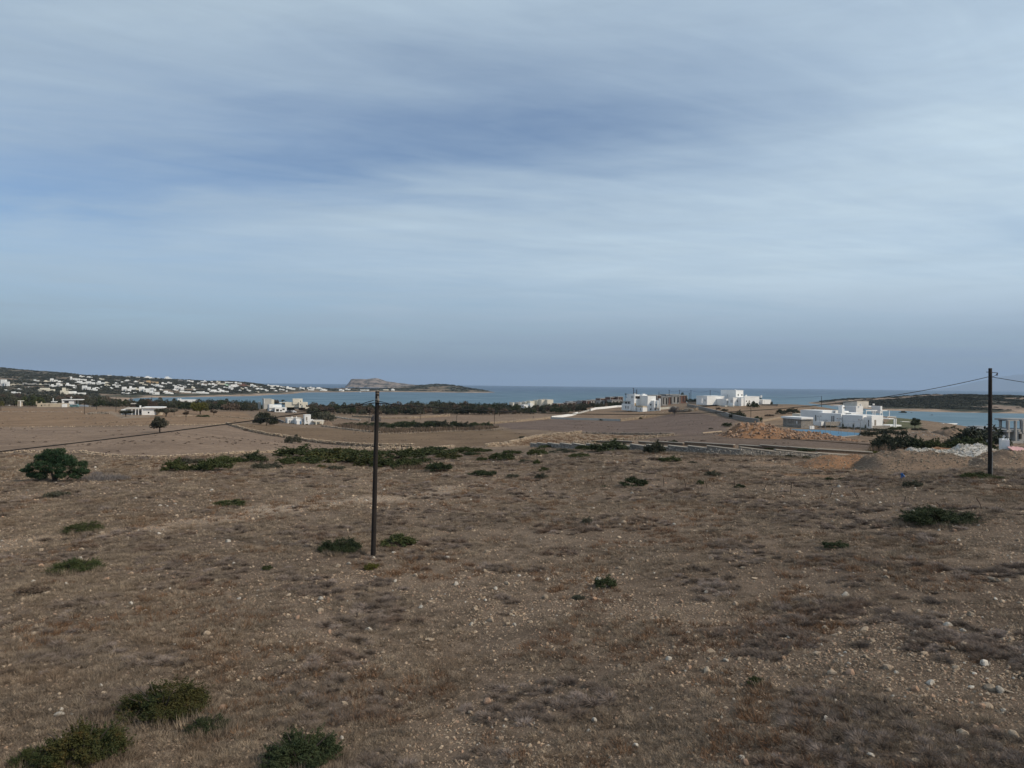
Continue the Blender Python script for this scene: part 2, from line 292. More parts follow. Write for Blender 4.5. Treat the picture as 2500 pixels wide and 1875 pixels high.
def leaf_mat(name, a, b, c, scale=1.2, rand=.5):
    m, nt, bs = new_mat(name, 0.75, 0.15)
    pos = N(nt, 'ShaderNodeNewGeometry').outputs['Position']
    k = mixc(nt, ramp(nt, noise(nt, pos, scale, 3), .38, .62), a, b)
    k = mixc(nt, ramp(nt, noise(nt, pos, scale * 5, 3), .55, .75), k, c)
    oi = N(nt, 'ShaderNodeObjectInfo').outputs['Random']
    k = mixc(nt, rand, k, mixc(nt, oi, (.6, .6, .6), (1.4, 1.35, 1.3)), 'MULTIPLY')
    nt.links.new(k, bs.inputs['Base Color'])
    return m
MAT['mastic'] = leaf_mat('mastic_leaves', (.040, .054, .020), (.058, .068, .026), (.090, .086, .034))
MAT['mastic_rust'] = leaf_mat('rusty_mastic_leaves', (.036, .050, .018), (.070, .066, .022), (.12, .076, .026), 1.1)
MAT['mastic_dark'] = leaf_mat('dark_mastic_leaves', (.029, .041, .019), (.041, .053, .024), (.062, .066, .030))
MAT['juniper'] = leaf_mat('juniper_foliage', (.036, .042, .028), (.050, .055, .036), (.075, .07, .046), .5)
MAT['cedar'] = leaf_mat('feathery_green_foliage', (.020, .042, .022), (.030, .056, .026), (.05, .075, .03), .9)
MAT['olive'] = leaf_mat('grey_green_foliage', (.060, .062, .042), (.085, .082, .06), (.10, .09, .065), .6)
MAT['brown_leaf'] = leaf_mat('dry_brown_foliage', (.085, .065, .05), (.12, .09, .068), (.15, .11, .08), .6)
MAT['yellow_leaf'] = leaf_mat('yellow_green_foliage', (.060, .065, .016), (.10, .095, .022), (.13, .11, .03), .5)
MAT['reed'] = leaf_mat('dry_reeds', (.17, .125, .09), (.13, .095, .072), (.22, .165, .11), .25)
MAT['twig'] = leaf_mat('grey_twigs', (.15, .135, .13), (.19, .17, .165), (.24, .215, .205), .6)
MAT['purple_leaf'] = leaf_mat('purple_flowering_foliage', (.07, .02, .03), (.09, .025, .035), (.06, .03, .03), 1)
MAT['scrub'] = leaf_mat('hillside_scrub', (.046, .050, .038), (.066, .067, .050), (.10, .092, .07), .02)

def grass_mat(name, a, b, c, d, s1, s2):
    m, nt, bs = new_mat(name, 0.9, 0.1)
    pos = N(nt, 'ShaderNodeNewGeometry').outputs['Position']
    k = mixc(nt, ramp(nt, noise(nt, pos, s1, 4), .38, .62), a, b)
    k = mixc(nt, ramp(nt, noise(nt, pos, s2, 4), .52, .72), k, c)
    oi = N(nt, 'ShaderNodeObjectInfo').outputs['Random']
    k = mixc(nt, ramp(nt, oi, .7, 1.0), k, d)
    k = mixc(nt, .5, k, mixc(nt, oi, (.55, .55, .55), (1.45, 1.42, 1.4)), 'MULTIPLY')
    nt.links.new(k, bs.inputs['Base Color'])
    return m
MAT['grass'] = grass_mat('dry_grass', (.245, .195, .146), (.195, .157, .123), (.20, .142, .098), (.33, .265, .195), .12, .3)
MAT['phrygana'] = grass_mat('thorny_cushion_scrub', (.188, .150, .126), (.205, .162, .13), (.185, .128, .096), (.26, .215, .19), .15, .4)
MAT['rust_tuft'] = grass_mat('rusty_dry_scrub', (.17, .10, .06), (.15, .088, .058), (.19, .11, .06), (.21, .13, .08), .2, .5)

# ------------------------------------------------------------------ objects
def tag(o, label=None, cat=None, group=None, kind=None):
    if label: o['label'] = label
    if cat: o['category'] = cat
    if group: o['group'] = group
    if kind or cat: o['kind'] = kind or 'thing'
    return o
def np_mesh(name, v, f, mat=None, smooth=False):
    """v: (n,3) array; f: (m,3) or (m,4) array, or a list of such arrays"""
    fs = f if isinstance(f, list) else [f]
    fs = [np.asarray(a, np.int32) for a in fs if len(a)]
    me = bpy.data.meshes.new(name)
    v = np.asarray(v, np.float32)
    me.vertices.add(len(v)); me.vertices.foreach_set('co', v.ravel())
    loops = np.concatenate([a.ravel() for a in fs]); tot = np.concatenate([np.full(len(a), a.shape[1], np.int32) for a in fs])
    me.loops.add(len(loops)); me.loops.foreach_set('vertex_index', loops)
    me.polygons.add(len(tot)); me.polygons.foreach_set('loop_start', np.concatenate([[0], np.cumsum(tot)[:-1]]).astype(np.int32))
    me.polygons.foreach_set('loop_total', tot)
    me.polygons.foreach_set('use_smooth', np.full(len(tot), bool(smooth)))
    me.update(calc_edges=True); me.validate()
    if mat is not None: me.materials.append(MAT[mat] if isinstance(mat, str) else mat)
    return me
def obj(name, me, parent=None, loc=(0, 0, 0), rot=(0, 0, 0), scale=(1, 1, 1)):
    o = bpy.data.objects.new(name, me); COL.objects.link(o)
    o.location = loc; o.rotation_euler = rot; o.scale = scale
    if parent is not None: o.parent = parent
    return o
def thing(name, label, cat, loc, rz=0.0, group=None):
    o = bpy.data.objects.new(name, None); COL.objects.link(o); o.empty_display_size = 0.5
    o.location = loc; o.rotation_euler = (0, 0, rz)
    return tag(o, label, cat, group)
class MB:
    """collects boxes, tubes and sheets and links them as one mesh"""
    def __init__(s): s.v, s.f3, s.f4, s.n = [], [], [], 0
    def add(s, v, f):
        f = np.asarray(f) + s.n; (s.f4 if f.shape[1] == 4 else s.f3).append(f); s.v.append(np.asarray(v, float)); s.n += len(v)
    def box(s, x0, x1, y0, y1, z0, z1):
        v = [(x, y, z) for z in (z0, z1) for y in (y0, y1) for x in (x0, x1)]
        s.add(v, [(0, 2, 3, 1), (4, 5, 7, 6), (0, 1, 5, 4), (2, 6, 7, 3), (0, 4, 6, 2), (1, 3, 7, 5)]); return s
    def tube(s, pts, r, n=8, cap=True):
        pts = np.asarray(pts, float); r = np.broadcast_to(np.asarray(r, float), (len(pts),))
        rings = []
        for i, p in enumerate(pts):
            t = pts[min(i + 1, len(pts) - 1)] - pts[max(i - 1, 0)]; t = t / (np.linalg.norm(t) + 1e-9)
            a = np.cross(t, (0, 0, 1.0) if abs(t[2]) < .9 else (1.0, 0, 0)); a /= np.linalg.norm(a); b = np.cross(t, a)
            k = np.arange(n) * 2 * np.pi / n
            rings.append(p + r[i] * (np.cos(k)[:, None] * a + np.sin(k)[:, None] * b))
        v = np.concatenate(rings); f = []
        for i in range(len(pts) - 1):
            for j in range(n):
                j2 = (j + 1) % n; f.append((i * n + j, i * n + j2, (i + 1) * n + j2, (i + 1) * n + j))
        s.add(v, f)
        if cap:
            e = len(pts) - 1
            base = s.n - len(v)
            s.v.append(np.array([pts[0], pts[e]])); c0 = s.n; s.n += 2
            s.f3.append(np.array([(c0, base + (j + 1) % n, base + j) for j in range(n)] + [(c0 + 1, base + e * n + j, base + e * n + (j + 1) % n) for j in range(n)]))
        return s
    def mesh(s, name, mat, smooth=False):
        f = [np.concatenate(a) for a in (s.f3, s.f4) if a]
        return np_mesh(name, np.concatenate(s.v), f, mat, smooth)
    def build(s, name, mat, parent=None, smooth=False, **k):
        return obj(name, s.mesh(name, mat, smooth), parent, **k)

def rand_dirs(n, r=rng):
    v = r.normal(size=(n, 3)); return v / np.linalg.norm(v, axis=1)[:, None]
def cards(c, size, r, up=0.0, asp=1.6):
    """leaf-shaped quads round centres c"""
    n = len(c); nrm = rand_dirs(n, r); nrm[:, 2] += up; nrm /= np.linalg.norm(nrm, axis=1)[:, None]
    a = np.cross(nrm, rand_dirs(n, r)); a /= np.linalg.norm(a, axis=1)[:, None] + 1e-9; b = np.cross(nrm, a)
    s = np.broadcast_to(size, (n,))[:, None] * r.uniform(.6, 1.4, (n, 1))
    v = np.stack([c - a * s * asp, c - b * s * .62 + nrm * s * .15, c + a * s * asp, c + b * s * .62 + nrm * s * .15], 1).reshape(-1, 3)
    return v, np.arange(4 * n).reshape(-1, 4)
def dome_leaves(seed, clumps, n, leaf, rough=.3, spread=.34, low=-0.02):
    """foliage of a low bush: unit radius, height about 1"""
    r = np.random.default_rng(seed)
    ang = r.uniform(0, 2 * np.pi, clumps); rad = np.sqrt(r.uniform(0, 1, clumps)) * .92
    h = np.sqrt(np.maximum(0, 1 - rad ** 2)) * (1 - rough * r.uniform(0, 1, clumps)) * .86
    cc = np.stack([rad * np.cos(ang), rad * np.sin(ang), h * r.uniform(.45, 1, clumps)], 1)
    cr = r.uniform(.16, spread, clumps)
    k = r.integers(0, clumps, n); d = rand_dirs(n, r); d[:, 2] = np.abs(d[:, 2]) * .9 - .25 * r.uniform(0, 1, n)
    p = cc[k] + d * (cr[k] * r.uniform(.55, 1.05, n))[:, None]
    p[:, 2] = np.maximum(p[:, 2], low + .05 * r.uniform(0, 1, n))
    return cards(p, leaf, r, .35)
def shoots(seed, v, f, n, m, leaf, length):
    """sprigs standing out of a bush's surface"""
    r = np.random.default_rng(seed); c = v.reshape(-1, 4, 3).mean(1)
    b = c[r.integers(0, len(c), n)]; b = b[b[:, 2] > .2]; n = len(b)
    d = b * np.array([.8, .8, .7]) + np.array([0, 0, .55]) + r.normal(0, .35, (n, 3)); d /= np.linalg.norm(d, axis=1)[:, None]
    t = r.uniform(.1, 1, (n, m, 1)); L_ = length * r.uniform(.4, 1.2, (n, 1, 1))
    p = (b[:, None] + d[:, None] * t * L_ + r.normal(0, leaf * .7, (n, m, 3))).reshape(-1, 3)
    v2, f2 = cards(p, leaf, r, .2)
    return np.concatenate([v, v2]), np.concatenate([f, f2 + len(v)])
def crown_leaves(seed, clumps, n, leaf, shape=(1, 1, 1), flat=.0, spread=.36):
    """foliage of a tree crown in a unit ball round the origin"""
    r = np.random.default_rng(seed)
    c = rand_dirs(clumps, r) * (r.uniform(.25, .78, clumps) ** .6)[:, None]
    c[:, 2] = np.where(c[:, 2] < -.35, c[:, 2] * .5, c[:, 2]) * (1 - flat)
    cr = r.uniform(.2, spread, clumps)
    k = r.integers(0, clumps, n); d = rand_dirs(n, r)
    p = (c[k] + d * (cr[k] * r.uniform(.5, 1.05, n) ** .7)[:, None]) * np.array(shape)
    return cards(p, leaf, r, .3)
def rock_mesh(name, seed, mat, sub=1, rough=.28):
    r = np.random.default_rng(seed)
    t = (1 + 5 ** .5) / 2
    v = [(-1, t, 0), (1, t, 0), (-1, -t, 0), (1, -t, 0), (0, -1, t), (0, 1, t), (0, -1, -t), (0, 1, -t), (t, 0, -1), (t, 0, 1), (-t, 0, -1), (-t, 0, 1)]
    f = [(0, 11, 5), (0, 5, 1), (0, 1, 7), (0, 7, 10), (0, 10, 11), (1, 5, 9), (5, 11, 4), (11, 10, 2), (10, 7, 6), (7, 1, 8), (3, 9, 4), (3, 4, 2), (3, 2, 6), (3, 6, 8), (3, 8, 9), (4, 9, 5), (2, 4, 11), (6, 2, 10), (8, 6, 7), (9, 8, 1)]
    v = [np.array(a) / math.sqrt(1 + t * t) for a in v]
    for _ in range(sub):
        c, g = {}, []
        def mid(a, b):
            k = (min(a, b), max(a, b))
            if k not in c:
                m = v[a] + v[b]; v.append(m / np.linalg.norm(m)); c[k] = len(v) - 1
            return c[k]
        for a, b, d in f:
            x, y, z = mid(a, b), mid(b, d), mid(d, a); g += [(a, x, z), (b, y, x), (d, z, y), (x, y, z)]
        f = g
    v = np.array(v)
    pl = rand_dirs(7, r); hh = r.uniform(.55, .85, 7)
    for q, h in zip(pl, hh):                                   # cut flats into the ball
        d = v @ q; v = v - np.maximum(0, d - h)[:, None] * q
    v = v * (1 + r.uniform(-rough, rough, (len(v), 1)) * .45) * np.array([1, r.uniform(.7, 1), r.uniform(.5, .8)])
    return np_mesh(name, v, np.array(f), mat)

def scatter(name, pts, scale, rot, idx, protos, label, cat=None, parent=None):
    """uncountable stuff: copies of a few small meshes on many points"""
    n = len(pts)
    c = bpy.data.collections.new(name + '_source')
    for i, me in enumerate(protos):
        o = bpy.data.objects.new('%s_%02d' % (me.name, i), me); c.objects.link(o)
    me = bpy.data.meshes.new(name); me.vertices.add(n); me.vertices.foreach_set('co', np.asarray(pts, np.float32).ravel())
    for an, ty, key, arr in (('sc', 'FLOAT_VECTOR', 'vector', np.broadcast_to(np.asarray(scale, np.float32).reshape(n, -1), (n, 3))), ('ro', 'FLOAT_VECTOR', 'vector', rot), ('ix', 'INT', 'value', idx)):
        a = me.attributes.new(an, ty, 'POINT'); a.data.foreach_set(key, np.ascontiguousarray(arr, np.int32 if ty == 'INT' else np.float32).ravel())
    o = obj(name, me, parent)
    ng = bpy.data.node_groups.new(name, 'GeometryNodeTree')
    ng.interface.new_socket('Geometry', in_out='INPUT', socket_type='NodeSocketGeometry'); ng.interface.new_socket('Geometry', in_out='OUTPUT', socket_type='NodeSocketGeometry')
    gi, go = ng.nodes.new('NodeGroupInput'), ng.nodes.new('NodeGroupOutput')
    ip = ng.nodes.new('GeometryNodeInstanceOnPoints'); ci = ng.nodes.new('GeometryNodeCollectionInfo')
    ci.inputs['Collection'].default_value = c; ci.inputs['Separate Children'].default_value = True; ci.inputs['Reset Children'].default_value = True
    def na(nm, ty):
        a = ng.nodes.new('GeometryNodeInputNamedAttribute'); a.data_type = ty; a.inputs['Name'].default_value = nm; return a.outputs[0]
    e = ng.nodes.new('FunctionNodeEulerToRotation')
    L = ng.links.new
    L(gi.outputs[0], ip.inputs['Points']); L(ci.outputs[0], ip.inputs['Instance']); ip.inputs['Pick Instance'].default_value = True
    L(na('ix', 'INT'), ip.inputs['Instance Index']); L(na('ro', 'FLOAT_VECTOR'), e.inputs[0]); L(e.outputs[0], ip.inputs['Rotation']); L(na('sc', 'FLOAT_VECTOR'), ip.inputs['Scale'])
    L(ip.outputs[0], go.inputs[0])
    md = o.modifiers.new('scatter', 'NODES'); md.node_group = ng
    tag(o, label, cat, None, 'stuff')
    return o
ORD = ['first', 'second', 'third', 'fourth', 'fifth', 'sixth', 'seventh', 'eighth', 'ninth', 'tenth', 'eleventh', 'twelfth', 'thirteenth', 'fourteenth', 'fifteenth', 'sixteenth', 'seventeenth', 'eighteenth', 'nineteenth', 'twentieth'] + ['twenty-' + w for w in ('first', 'second', 'third', 'fourth', 'fifth', 'sixth', 'seventh', 'eighth', 'ninth')] + ['thirtieth'] + ['thirty-' + w for w in ('first', 'second', 'third', 'fourth', 'fifth', 'sixth', 'seventh', 'eighth', 'ninth')]
# ------------------------------------------------------------------ the land
def poly_world(pix): return np.array([at(*p)[:2] for p in pix])
def inside(poly, x, y):
    r = np.zeros(x.shape, bool); n = len(poly)
    for i in range(n):
        (x0, y0), (x1, y1) = poly[i], poly[(i + 1) % n]
        if y0 == y1: continue
        c = ((y0 > y) != (y1 > y)) & (x < (x1 - x0) * (y - y0) / (y1 - y0) + x0)
        r ^= c
    return r
FIELDS = [  # colour of the soil and stubble, outline in the photograph
 ((.223, .163, .121), [(-60, 1106), (120, 1103), (200, 1104), (300, 1116), (400, 1117), (560, 1108), (700, 1101), (850, 1092), (850, 1087), (780, 1079), (660, 1062), (575, 1041), (553, 1037), (370, 1040), (100, 1043), (-60, 1045)]),
 ((.222, .150, .096), [(-60, 1043), (100, 1041), (370, 1038), (553, 1035), (620, 1026), (600, 1006), (480, 1003), (290, 1000), (200, 997), (-60, 996)]),
 ((.165, .115, .074), [(556, 1036), (580, 1041), (660, 1061), (720, 1070), (860, 1087), (1010, 1091), (1180, 1089), (1250, 1080), (1310, 1065), (1230, 1050), (1100, 1053), (925, 1060), (830, 1047), (700, 1041), (640, 1034)]),
 ((.20, .145, .105), [(780, 1030), (860, 1016), (1100, 1012), (1345, 1012), (1330, 1022), (1190, 1034), (1000, 1036)]),
 ((.140, .104, .087), [(1200, 1036), (1345, 1024), (1515, 1029), (1640, 1011), (1700, 1006), (1760, 1018), (1800, 1028), (1765, 1052), (1700, 1062), (1640, 1061), (1420, 1056), (1250, 1048)]),
 ((.20, .142, .098), [(1310, 1020), (1410, 1008), (1530, 996), (1700, 996), (1640, 1006), (1570, 1018), (1515, 1024), (1345, 1020)]),
 ((.135, .10, .08), [(1560, 1073), (1640, 1064), (1760, 1057), (2000, 1070), (2140, 1083), (2120, 1096), (2000, 1092), (1800, 1086), (1640, 1080)]),
 ((.29, .21, .14), [(1190, 1091), (1250, 1083), (1310, 1067), (1420, 1057), (1640, 1063), (1560, 1073), (1400, 1083), (1300, 1089)]),
 ((.23, .162, .11), [(1700, 992), (1900, 990), (2000, 1002), (1990, 1016), (1860, 1028), (1770, 1012)]),
 ((.100, .105, .060), [(2170, 1026), (2240, 1024), (2250, 1045), (2140, 1052)]),
 ((.260, .205, .155), [(270, 1003), (300, 1014), (420, 1017), (300, 1022), (262, 1008)]),
]
def land_tint(x, y, z):
    n = x.shape
    c = np.empty(n + (3,)); c[:] = (.160, .120, .090)
    mid = np.clip((y - 95) / 40, 0, 1)[..., None]
    c = c * (1 - mid) + np.array((.19, .14, .10)) * mid
    k = fbm(x / 6.0, y / 6.0, 31)[..., None]
    c = c * (.82 + .36 * k)
    for colr, pix in FIELDS:
        m = inside(poly_world(pix), x, y)
        c[m] = np.array(colr) * (.88 + .24 * fbm(x[m] / 14, y[m] / 5, 5))[:, None]
    # stony bands of pale gravel across the slope, bare orange soil by the building works
    for a, b, w, colr in (((-40, 1335), (420, 1290), 1.1, (.30, .235, .175)), ((250, 1300), (700, 1243), 1.4, (.32, .25, .19)), ((640, 1248), (1100, 1193), 1.6, (.33, .265, .205)), ((1900, 1155), (2330, 1158), .7, (.26, .15, .085)), ((1880, 1130), (2100, 1138), 1.2, (.28, .18, .11))):
        p, q = at(*a)[:2], at(*b)[:2]
        d = q - p; t = np.clip(((x - p[0]) * d[0] + (y - p[1]) * d[1]) / (d @ d), 0, 1)
        r = np.hypot(x - p[0] - t * d[0], y - p[1] - t * d[1]) + (fbm(x / 1.5, y / 1.5, 77) - .5) * 3
        m = np.clip(1.4 - r / w, 0, 1)[..., None] * .75
        c = c * (1 - m) + np.array(colr) * m
    far = (y > 700) | ((y > 640) & (x > 250))
    if far.any():
        v = fbm(x / 55.0, y / 55.0, 41, 5); w = fbm(x / 240.0, y / 300.0, 43, 3)
        g = np.array((.052, .055, .040)) * (.8 + .5 * v)[..., None]
        bare = np.clip((v + .25 * (w - .5) - .60) / .06, 0, 1)[..., None]
        g = g * (1 - bare) + np.array((.20, .155, .115)) * bare
        head = (x > 250) & (y > 640)
        bare2 = np.clip((v - .60) / .05, 0, 1)[..., None]
        g2 = np.array((.040, .046, .034)) * (.8 + .4 * v)[..., None] * (1 - bare2) + np.array((.25, .19, .15)) * bare2
        g = np.where(head[..., None], g2, g)
        sh = np.clip((2.0 + 5.0 * (fbm(x / 30.0, y / 30.0, 49) - .5) - z) / 1.2, 0, 1)[..., None] * np.clip((z + 1.5) / 1.0, 0, 1)[..., None]
        rock = np.array((.33, .25, .19)) * (.45 + 1.1 * fbm(x / 9.0, y / 9.0, 47))[..., None]
        g = g * (1 - sh) + rock * sh
        c = np.where(far[..., None], g, c)
    return c
_s = np.concatenate([np.exp(np.linspace(math.log(10), math.log(4620), 620))]) ; YR = _s - 40.0 + 8
WC = np.linspace(-1.28, 1.32, 460)
GY, GW = np.meshgrid(YR, WC, indexing='ij')
GX = GW * (GY + 45.0)
GZ = gz(GX, GY)
TINT = land_tint(GX, GY, GZ)
def land_mat():
    m, nt, bs = new_mat('land', 1.0, 0.1)
    at_ = N(nt, 'ShaderNodeAttribute', attribute_name='tint').outputs['Color']
    pos = N(nt, 'ShaderNodeNewGeometry').outputs['Position']
    a = ramp(nt, noise(nt, pos, 1.1, 6, .7), .3, .7)
    c = mixc(nt, .75, at_, mixc(nt, a, (.55, .53, .52), (1.4, 1.4, 1.4)), 'MULTIPLY')
    b = ramp(nt, noise(nt, pos, 14.0, 4, .7), .3, .7)
    c = mixc(nt, .75, c, mixc(nt, b, (.45, .43, .42), (1.5, 1.5, 1.5)), 'MULTIPLY')
    vo = N(nt, 'ShaderNodeTexVoronoi'); vo.inputs['Scale'].default_value = 10.0; nt.links.new(pos, vo.inputs['Vector'])
    pm = mathn(nt, 'MULTIPLY', mathn(nt, 'LESS_THAN', vo.outputs['Distance'], .26), mathn(nt, 'GREATER_THAN', noise(nt, pos, 2.3, 3, .6), .52))
    c = mixc(nt, mathn(nt, 'MULTIPLY', pm, .8), c, (.34, .262, .19))
    d = ramp(nt, noise(nt, pos, .09, 4, .6), .3, .7)
    c = mixc(nt, .5, c, mixc(nt, d, (.6, .57, .57), (1.35, 1.35, 1.32)), 'MULTIPLY')
    mp = N(nt, 'ShaderNodeMapping'); mp.inputs['Scale'].default_value = (.25, 1.6, 1); nt.links.new(pos, mp.inputs[0])
    e = ramp(nt, noise(nt, mp.outputs[0], 1.0, 5, .65), .3, .7)
    c = mixc(nt, .4, c, mixc(nt, e, (.6, .58, .56), (1.35, 1.35, 1.33)), 'MULTIPLY')
    nt.links.new(c, bs.inputs['Base Color'])
    bump(nt, bs, noise(nt, pos, 4.0, 8, .75), .9, .14)
    return m
LAND = land_mat()
def land_piece(name, sel):
    """the faces of the height grid that a test selects"""
    nr, nc = GX.shape
    idx = np.arange(nr * nc).reshape(nr, nc)
    q = np.stack([idx[:-1, :-1], idx[:-1, 1:], idx[1:, 1:], idx[1:, :-1]], -1)
    zc = np.maximum.reduce([GZ[:-1, :-1], GZ[1:, :-1], GZ[:-1, 1:], GZ[1:, 1:]])
    ok = sel(GX[:-1, :-1], GY[:-1, :-1]) & (zc > -2.2)
    f = q[ok]
    used, inv = np.unique(f, return_inverse=True)
    v = np.stack([GX.ravel()[used], GY.ravel()[used], GZ.ravel()[used]], 1)
    me = np_mesh(name, v, inv.reshape(f.shape), LAND, True)
    a = me.color_attributes.new('tint', 'FLOAT_COLOR', 'POINT')
    t = np.concatenate([TINT.reshape(-1, 3)[used], np.ones((len(used), 1))], 1)
    a.data.foreach_set('color', t.astype(np.float32).ravel())
    return tag(obj(name, me), kind='structure')
land_piece('ground', lambda x, y: (y < 790) & ~((x >= 250) & (y >= 640)))
land_piece('village_hill', lambda x, y: (y >= 790) & (x < 250))
land_piece('headland', lambda x, y: (x >= 250) & (y >= 640))

# the sea
def sea_mat():
    m, nt, bs = new_mat('sea_water', 0.3, 0.3)
    pos = N(nt, 'ShaderNodeNewGeometry').outputs['Position']
    sp = N(nt, 'ShaderNodeSeparateXYZ'); nt.links.new(pos, sp.inputs[0])
    deep = ramp(nt, sp.outputs[1], 900, 3200)
    c = mixc(nt, deep, (.043, .096, .125), (.016, .048, .098))
    c = mixc(nt, .5, c, mixc(nt, ramp(nt, noise(nt, pos, .004, 4, .6), .35, .65), (.8, .8, .85), (1.2, 1.2, 1.15)), 'MULTIPLY')
    df = N(nt, 'ShaderNodeBsdfDiffuse'); gl = N(nt, 'ShaderNodeBsdfGlossy'); gl.inputs['Roughness'].default_value = .32; mx = N(nt, 'ShaderNodeMixShader')
    nt.links.new(c, df.inputs['Color']); gl.inputs['Color'].default_value = (.88, .93, .97, 1)
    nt.links.new(ramp2(nt, noise(nt, pos, .012, 5, .65), .35, .65, .20, .31), mx.inputs[0])   # rippled sea: about a third of the sky is mirrored, more in the slicks
    nt.links.new(df.outputs[0], mx.inputs[1]); nt.links.new(gl.outputs[0], mx.inputs[2])
    nt.links.new(mx.outputs[0], nt.nodes['Material Output'].inputs['Surface'])
    return m
k = np.arange(128) * 2 * np.pi / 128
R_SEA = 17000.0
sv = np.concatenate([[[0, 0, 0]], np.stack([R_SEA * np.cos(k), R_SEA * np.sin(k), 0 * k], 1)])
tag(obj('sea', np_mesh('sea', sv, np.array([(0, 1 + j, 1 + (j + 1) % 128) for j in range(128)]), sea_mat())), kind='structure')

# rocky islet beyond the bay and the mountain across the strait
def ridge(name, prof, D, front, back, mat, base=-3.0, rough=.1, n=160, rows=26, cliff=1.0, seed=0):
    """land rising from the sea: prof lists (pixel, row) of its skyline at distance D"""
    pxs = np.linspace(prof[0][0], prof[-1][0], n); rows_y = np.interp(pxs, [p[0] for p in prof], [p[1] for p in prof])
    top = np.array([pt(a, b, D) for a, b in zip(pxs, rows_y)])
    t = np.linspace(-1, 1, rows); v = []
    for s in t:
        dy = s * (front if s < 0 else back)
        w = 1 - abs(s) ** (cliff * 2.2 if s < 0 else 1.6)
        q = top.copy(); q[:, 1] += dy; q[:, 0] *= (1 + dy / D)
        hgt = (top[:, 2] - base) * w
        q[:, 2] = base + hgt * (1 + rough * (fbm(q[:, 0] / (front * .35), q[:, 1] / (front * .35), seed) - .5) * (1.6 if abs(s) > .06 else 0))
        v.append(q)
    v = np.concatenate(v); idx = np.arange(n * rows).reshape(rows, n)
    f = np.stack([idx[:-1, :-1], idx[:-1, 1:], idx[1:, 1:], idx[1:, :-1]], -1).reshape(-1, 4)
    return tag(obj(name, np_mesh(name, v, f, mat, True)), kind='structure')
MAT['cliff'] = two_tone('pink_cliff_rock', (.27, .215, .18), (.075, .07, .062), .028, 1, lo=.44, hi=.58, fine=.6, fscale=.10, bmp=.9, bdist=6)
MAT['mountain'] = two_tone('far_mountain', (.12, .11, .10), (.09, .09, .08), .0004, 1, fine=.2)
ridge('rocky_islet', [(835, 950), (846, 941), (852, 934), (857, 927), (866, 925), (890, 925.5), (920, 927), (950, 931.5), (980, 937), (1000, 939), (1040, 941), (1075, 943), (1100, 950)], 4300, 260, 420, 'cliff', rough=.35, cliff=1.3, seed=5)
ridge('mountain', [(2230, 958), (2290, 950), (2330, 944), (2370, 935), (2410, 927), (2450, 919), (2485, 914.5), (2520, 915), (2580, 921), (2680, 935), (2780, 949), (2850, 960)], 30000, 5000, 5000, 'mountain', base=-40, rough=.15, seed=8)

# the hazy air
MAT_HAZE = bpy.data.materials.new('hazy_air'); MAT_HAZE.use_nodes = True
hn = MAT_HAZE.node_tree; hn.nodes.clear()
ho = hn.nodes.new('ShaderNodeOutputMaterial'); hv = hn.nodes.new('ShaderNodeVolumePrincipled')
hv.inputs['Color'].default_value = (.46, .58, .74, 1); hv.inputs['Density'].default_value = 4.8e-5; hv.inputs['Anisotropy'].default_value = 0.0
hn.links.new(hv.outputs[0], ho.inputs['Volume'])
haze = MB().box(-45000, 45000, -20000, 45000, -60, 620).build('haze', None); haze.data.materials.clear(); haze.data.materials.append(MAT_HAZE)
tag(haze, 'thin blue haze over the bay and the far shores', None, None, 'stuff')
# ------------------------------------------------------------------ utility poles and cables
def pole(px, base, top, width, label, D=None, group=None, name='utility_pole'):
    p = at(px, base) if D is None else ground(px, D)
    s = p[1] / FPX; h = (base - top) * s; r = width * s / 2
    t = thing(name, label, 'utility pole', p, 0, group)
    return t, p, h, r, s
tL, pL, hL, rL, _ = pole(911, 1357, 955, 11.5, 'tall dark tarred wooden pole standing between two green bushes on the open slope')
zz = np.linspace(-.4, 1, 16)
lean = (917 - 911) * pL[1] / FPX
MB().tube([(lean * max(q, 0), .02 * math.sin(q * 9), hL * q) for q in zz], [rL * (1.06 - .22 * q) for q in zz], 14).build('shaft', 'pole_wood', tL, True)
MB().tube([(lean, 0, hL * .982), (lean, 0, hL * 1.004)], [rL * .87, rL * .55], 14).build('weathered_top', 'pole_bare', tL, True)
MB().tube([(lean, 0, hL * .93), (lean, 0, hL * .955)], rL * .885, 14).build('bare_patch', 'pole_bare', tL, True)
MB().tube([(lean, 0, hL * .928), (lean + rL * 1.35, -.06, hL * .925), (lean + rL * 1.3, -.06, hL * .905), (lean + rL * .8, -.05, hL * .895)], .022, 6).build('cable_hook', 'rust', tL)
MB().box(lean + rL * .2, lean + rL * .75, -rL * 1.12, -rL * .7, hL * .945, hL * .97).build('number_plate', 'white_stone', tL)
tR, pR, hR, rR, _ = pole(2417, 1165, 899, 9, 'dark wooden pole with a galvanised strip, standing before the earth mounds and the shrine')
leanR = (2415 - 2417) * pR[1] / FPX
MB().tube([(leanR * max(q, 0), 0, hR * q) for q in zz], [rR * (1.1 - .22 * q) for q in zz], 14).build('shaft', 'pole_wood', tR, True)
MB().box(rR * .25, rR * .55, -rR * 1.2, -rR * .9, 0, hR * .23).build('metal_strip', 'steel', tR)
MB().tube([(leanR - .3, 0, hR * .965), (leanR + .55, 0, hR * .958)], .025, 6).tube([(leanR + .55, 0, hR * .958), (leanR + .5, 0, hR * .93)], .03, 6).build('bracket', 'rust', tR)
MB().tube([(leanR + .52, 0, hR * .955), (leanR + .42, 0, hR * .935), (leanR + rR, 0, hR * .92)], .018, 6).build('cable_hook', 'rust', tR)
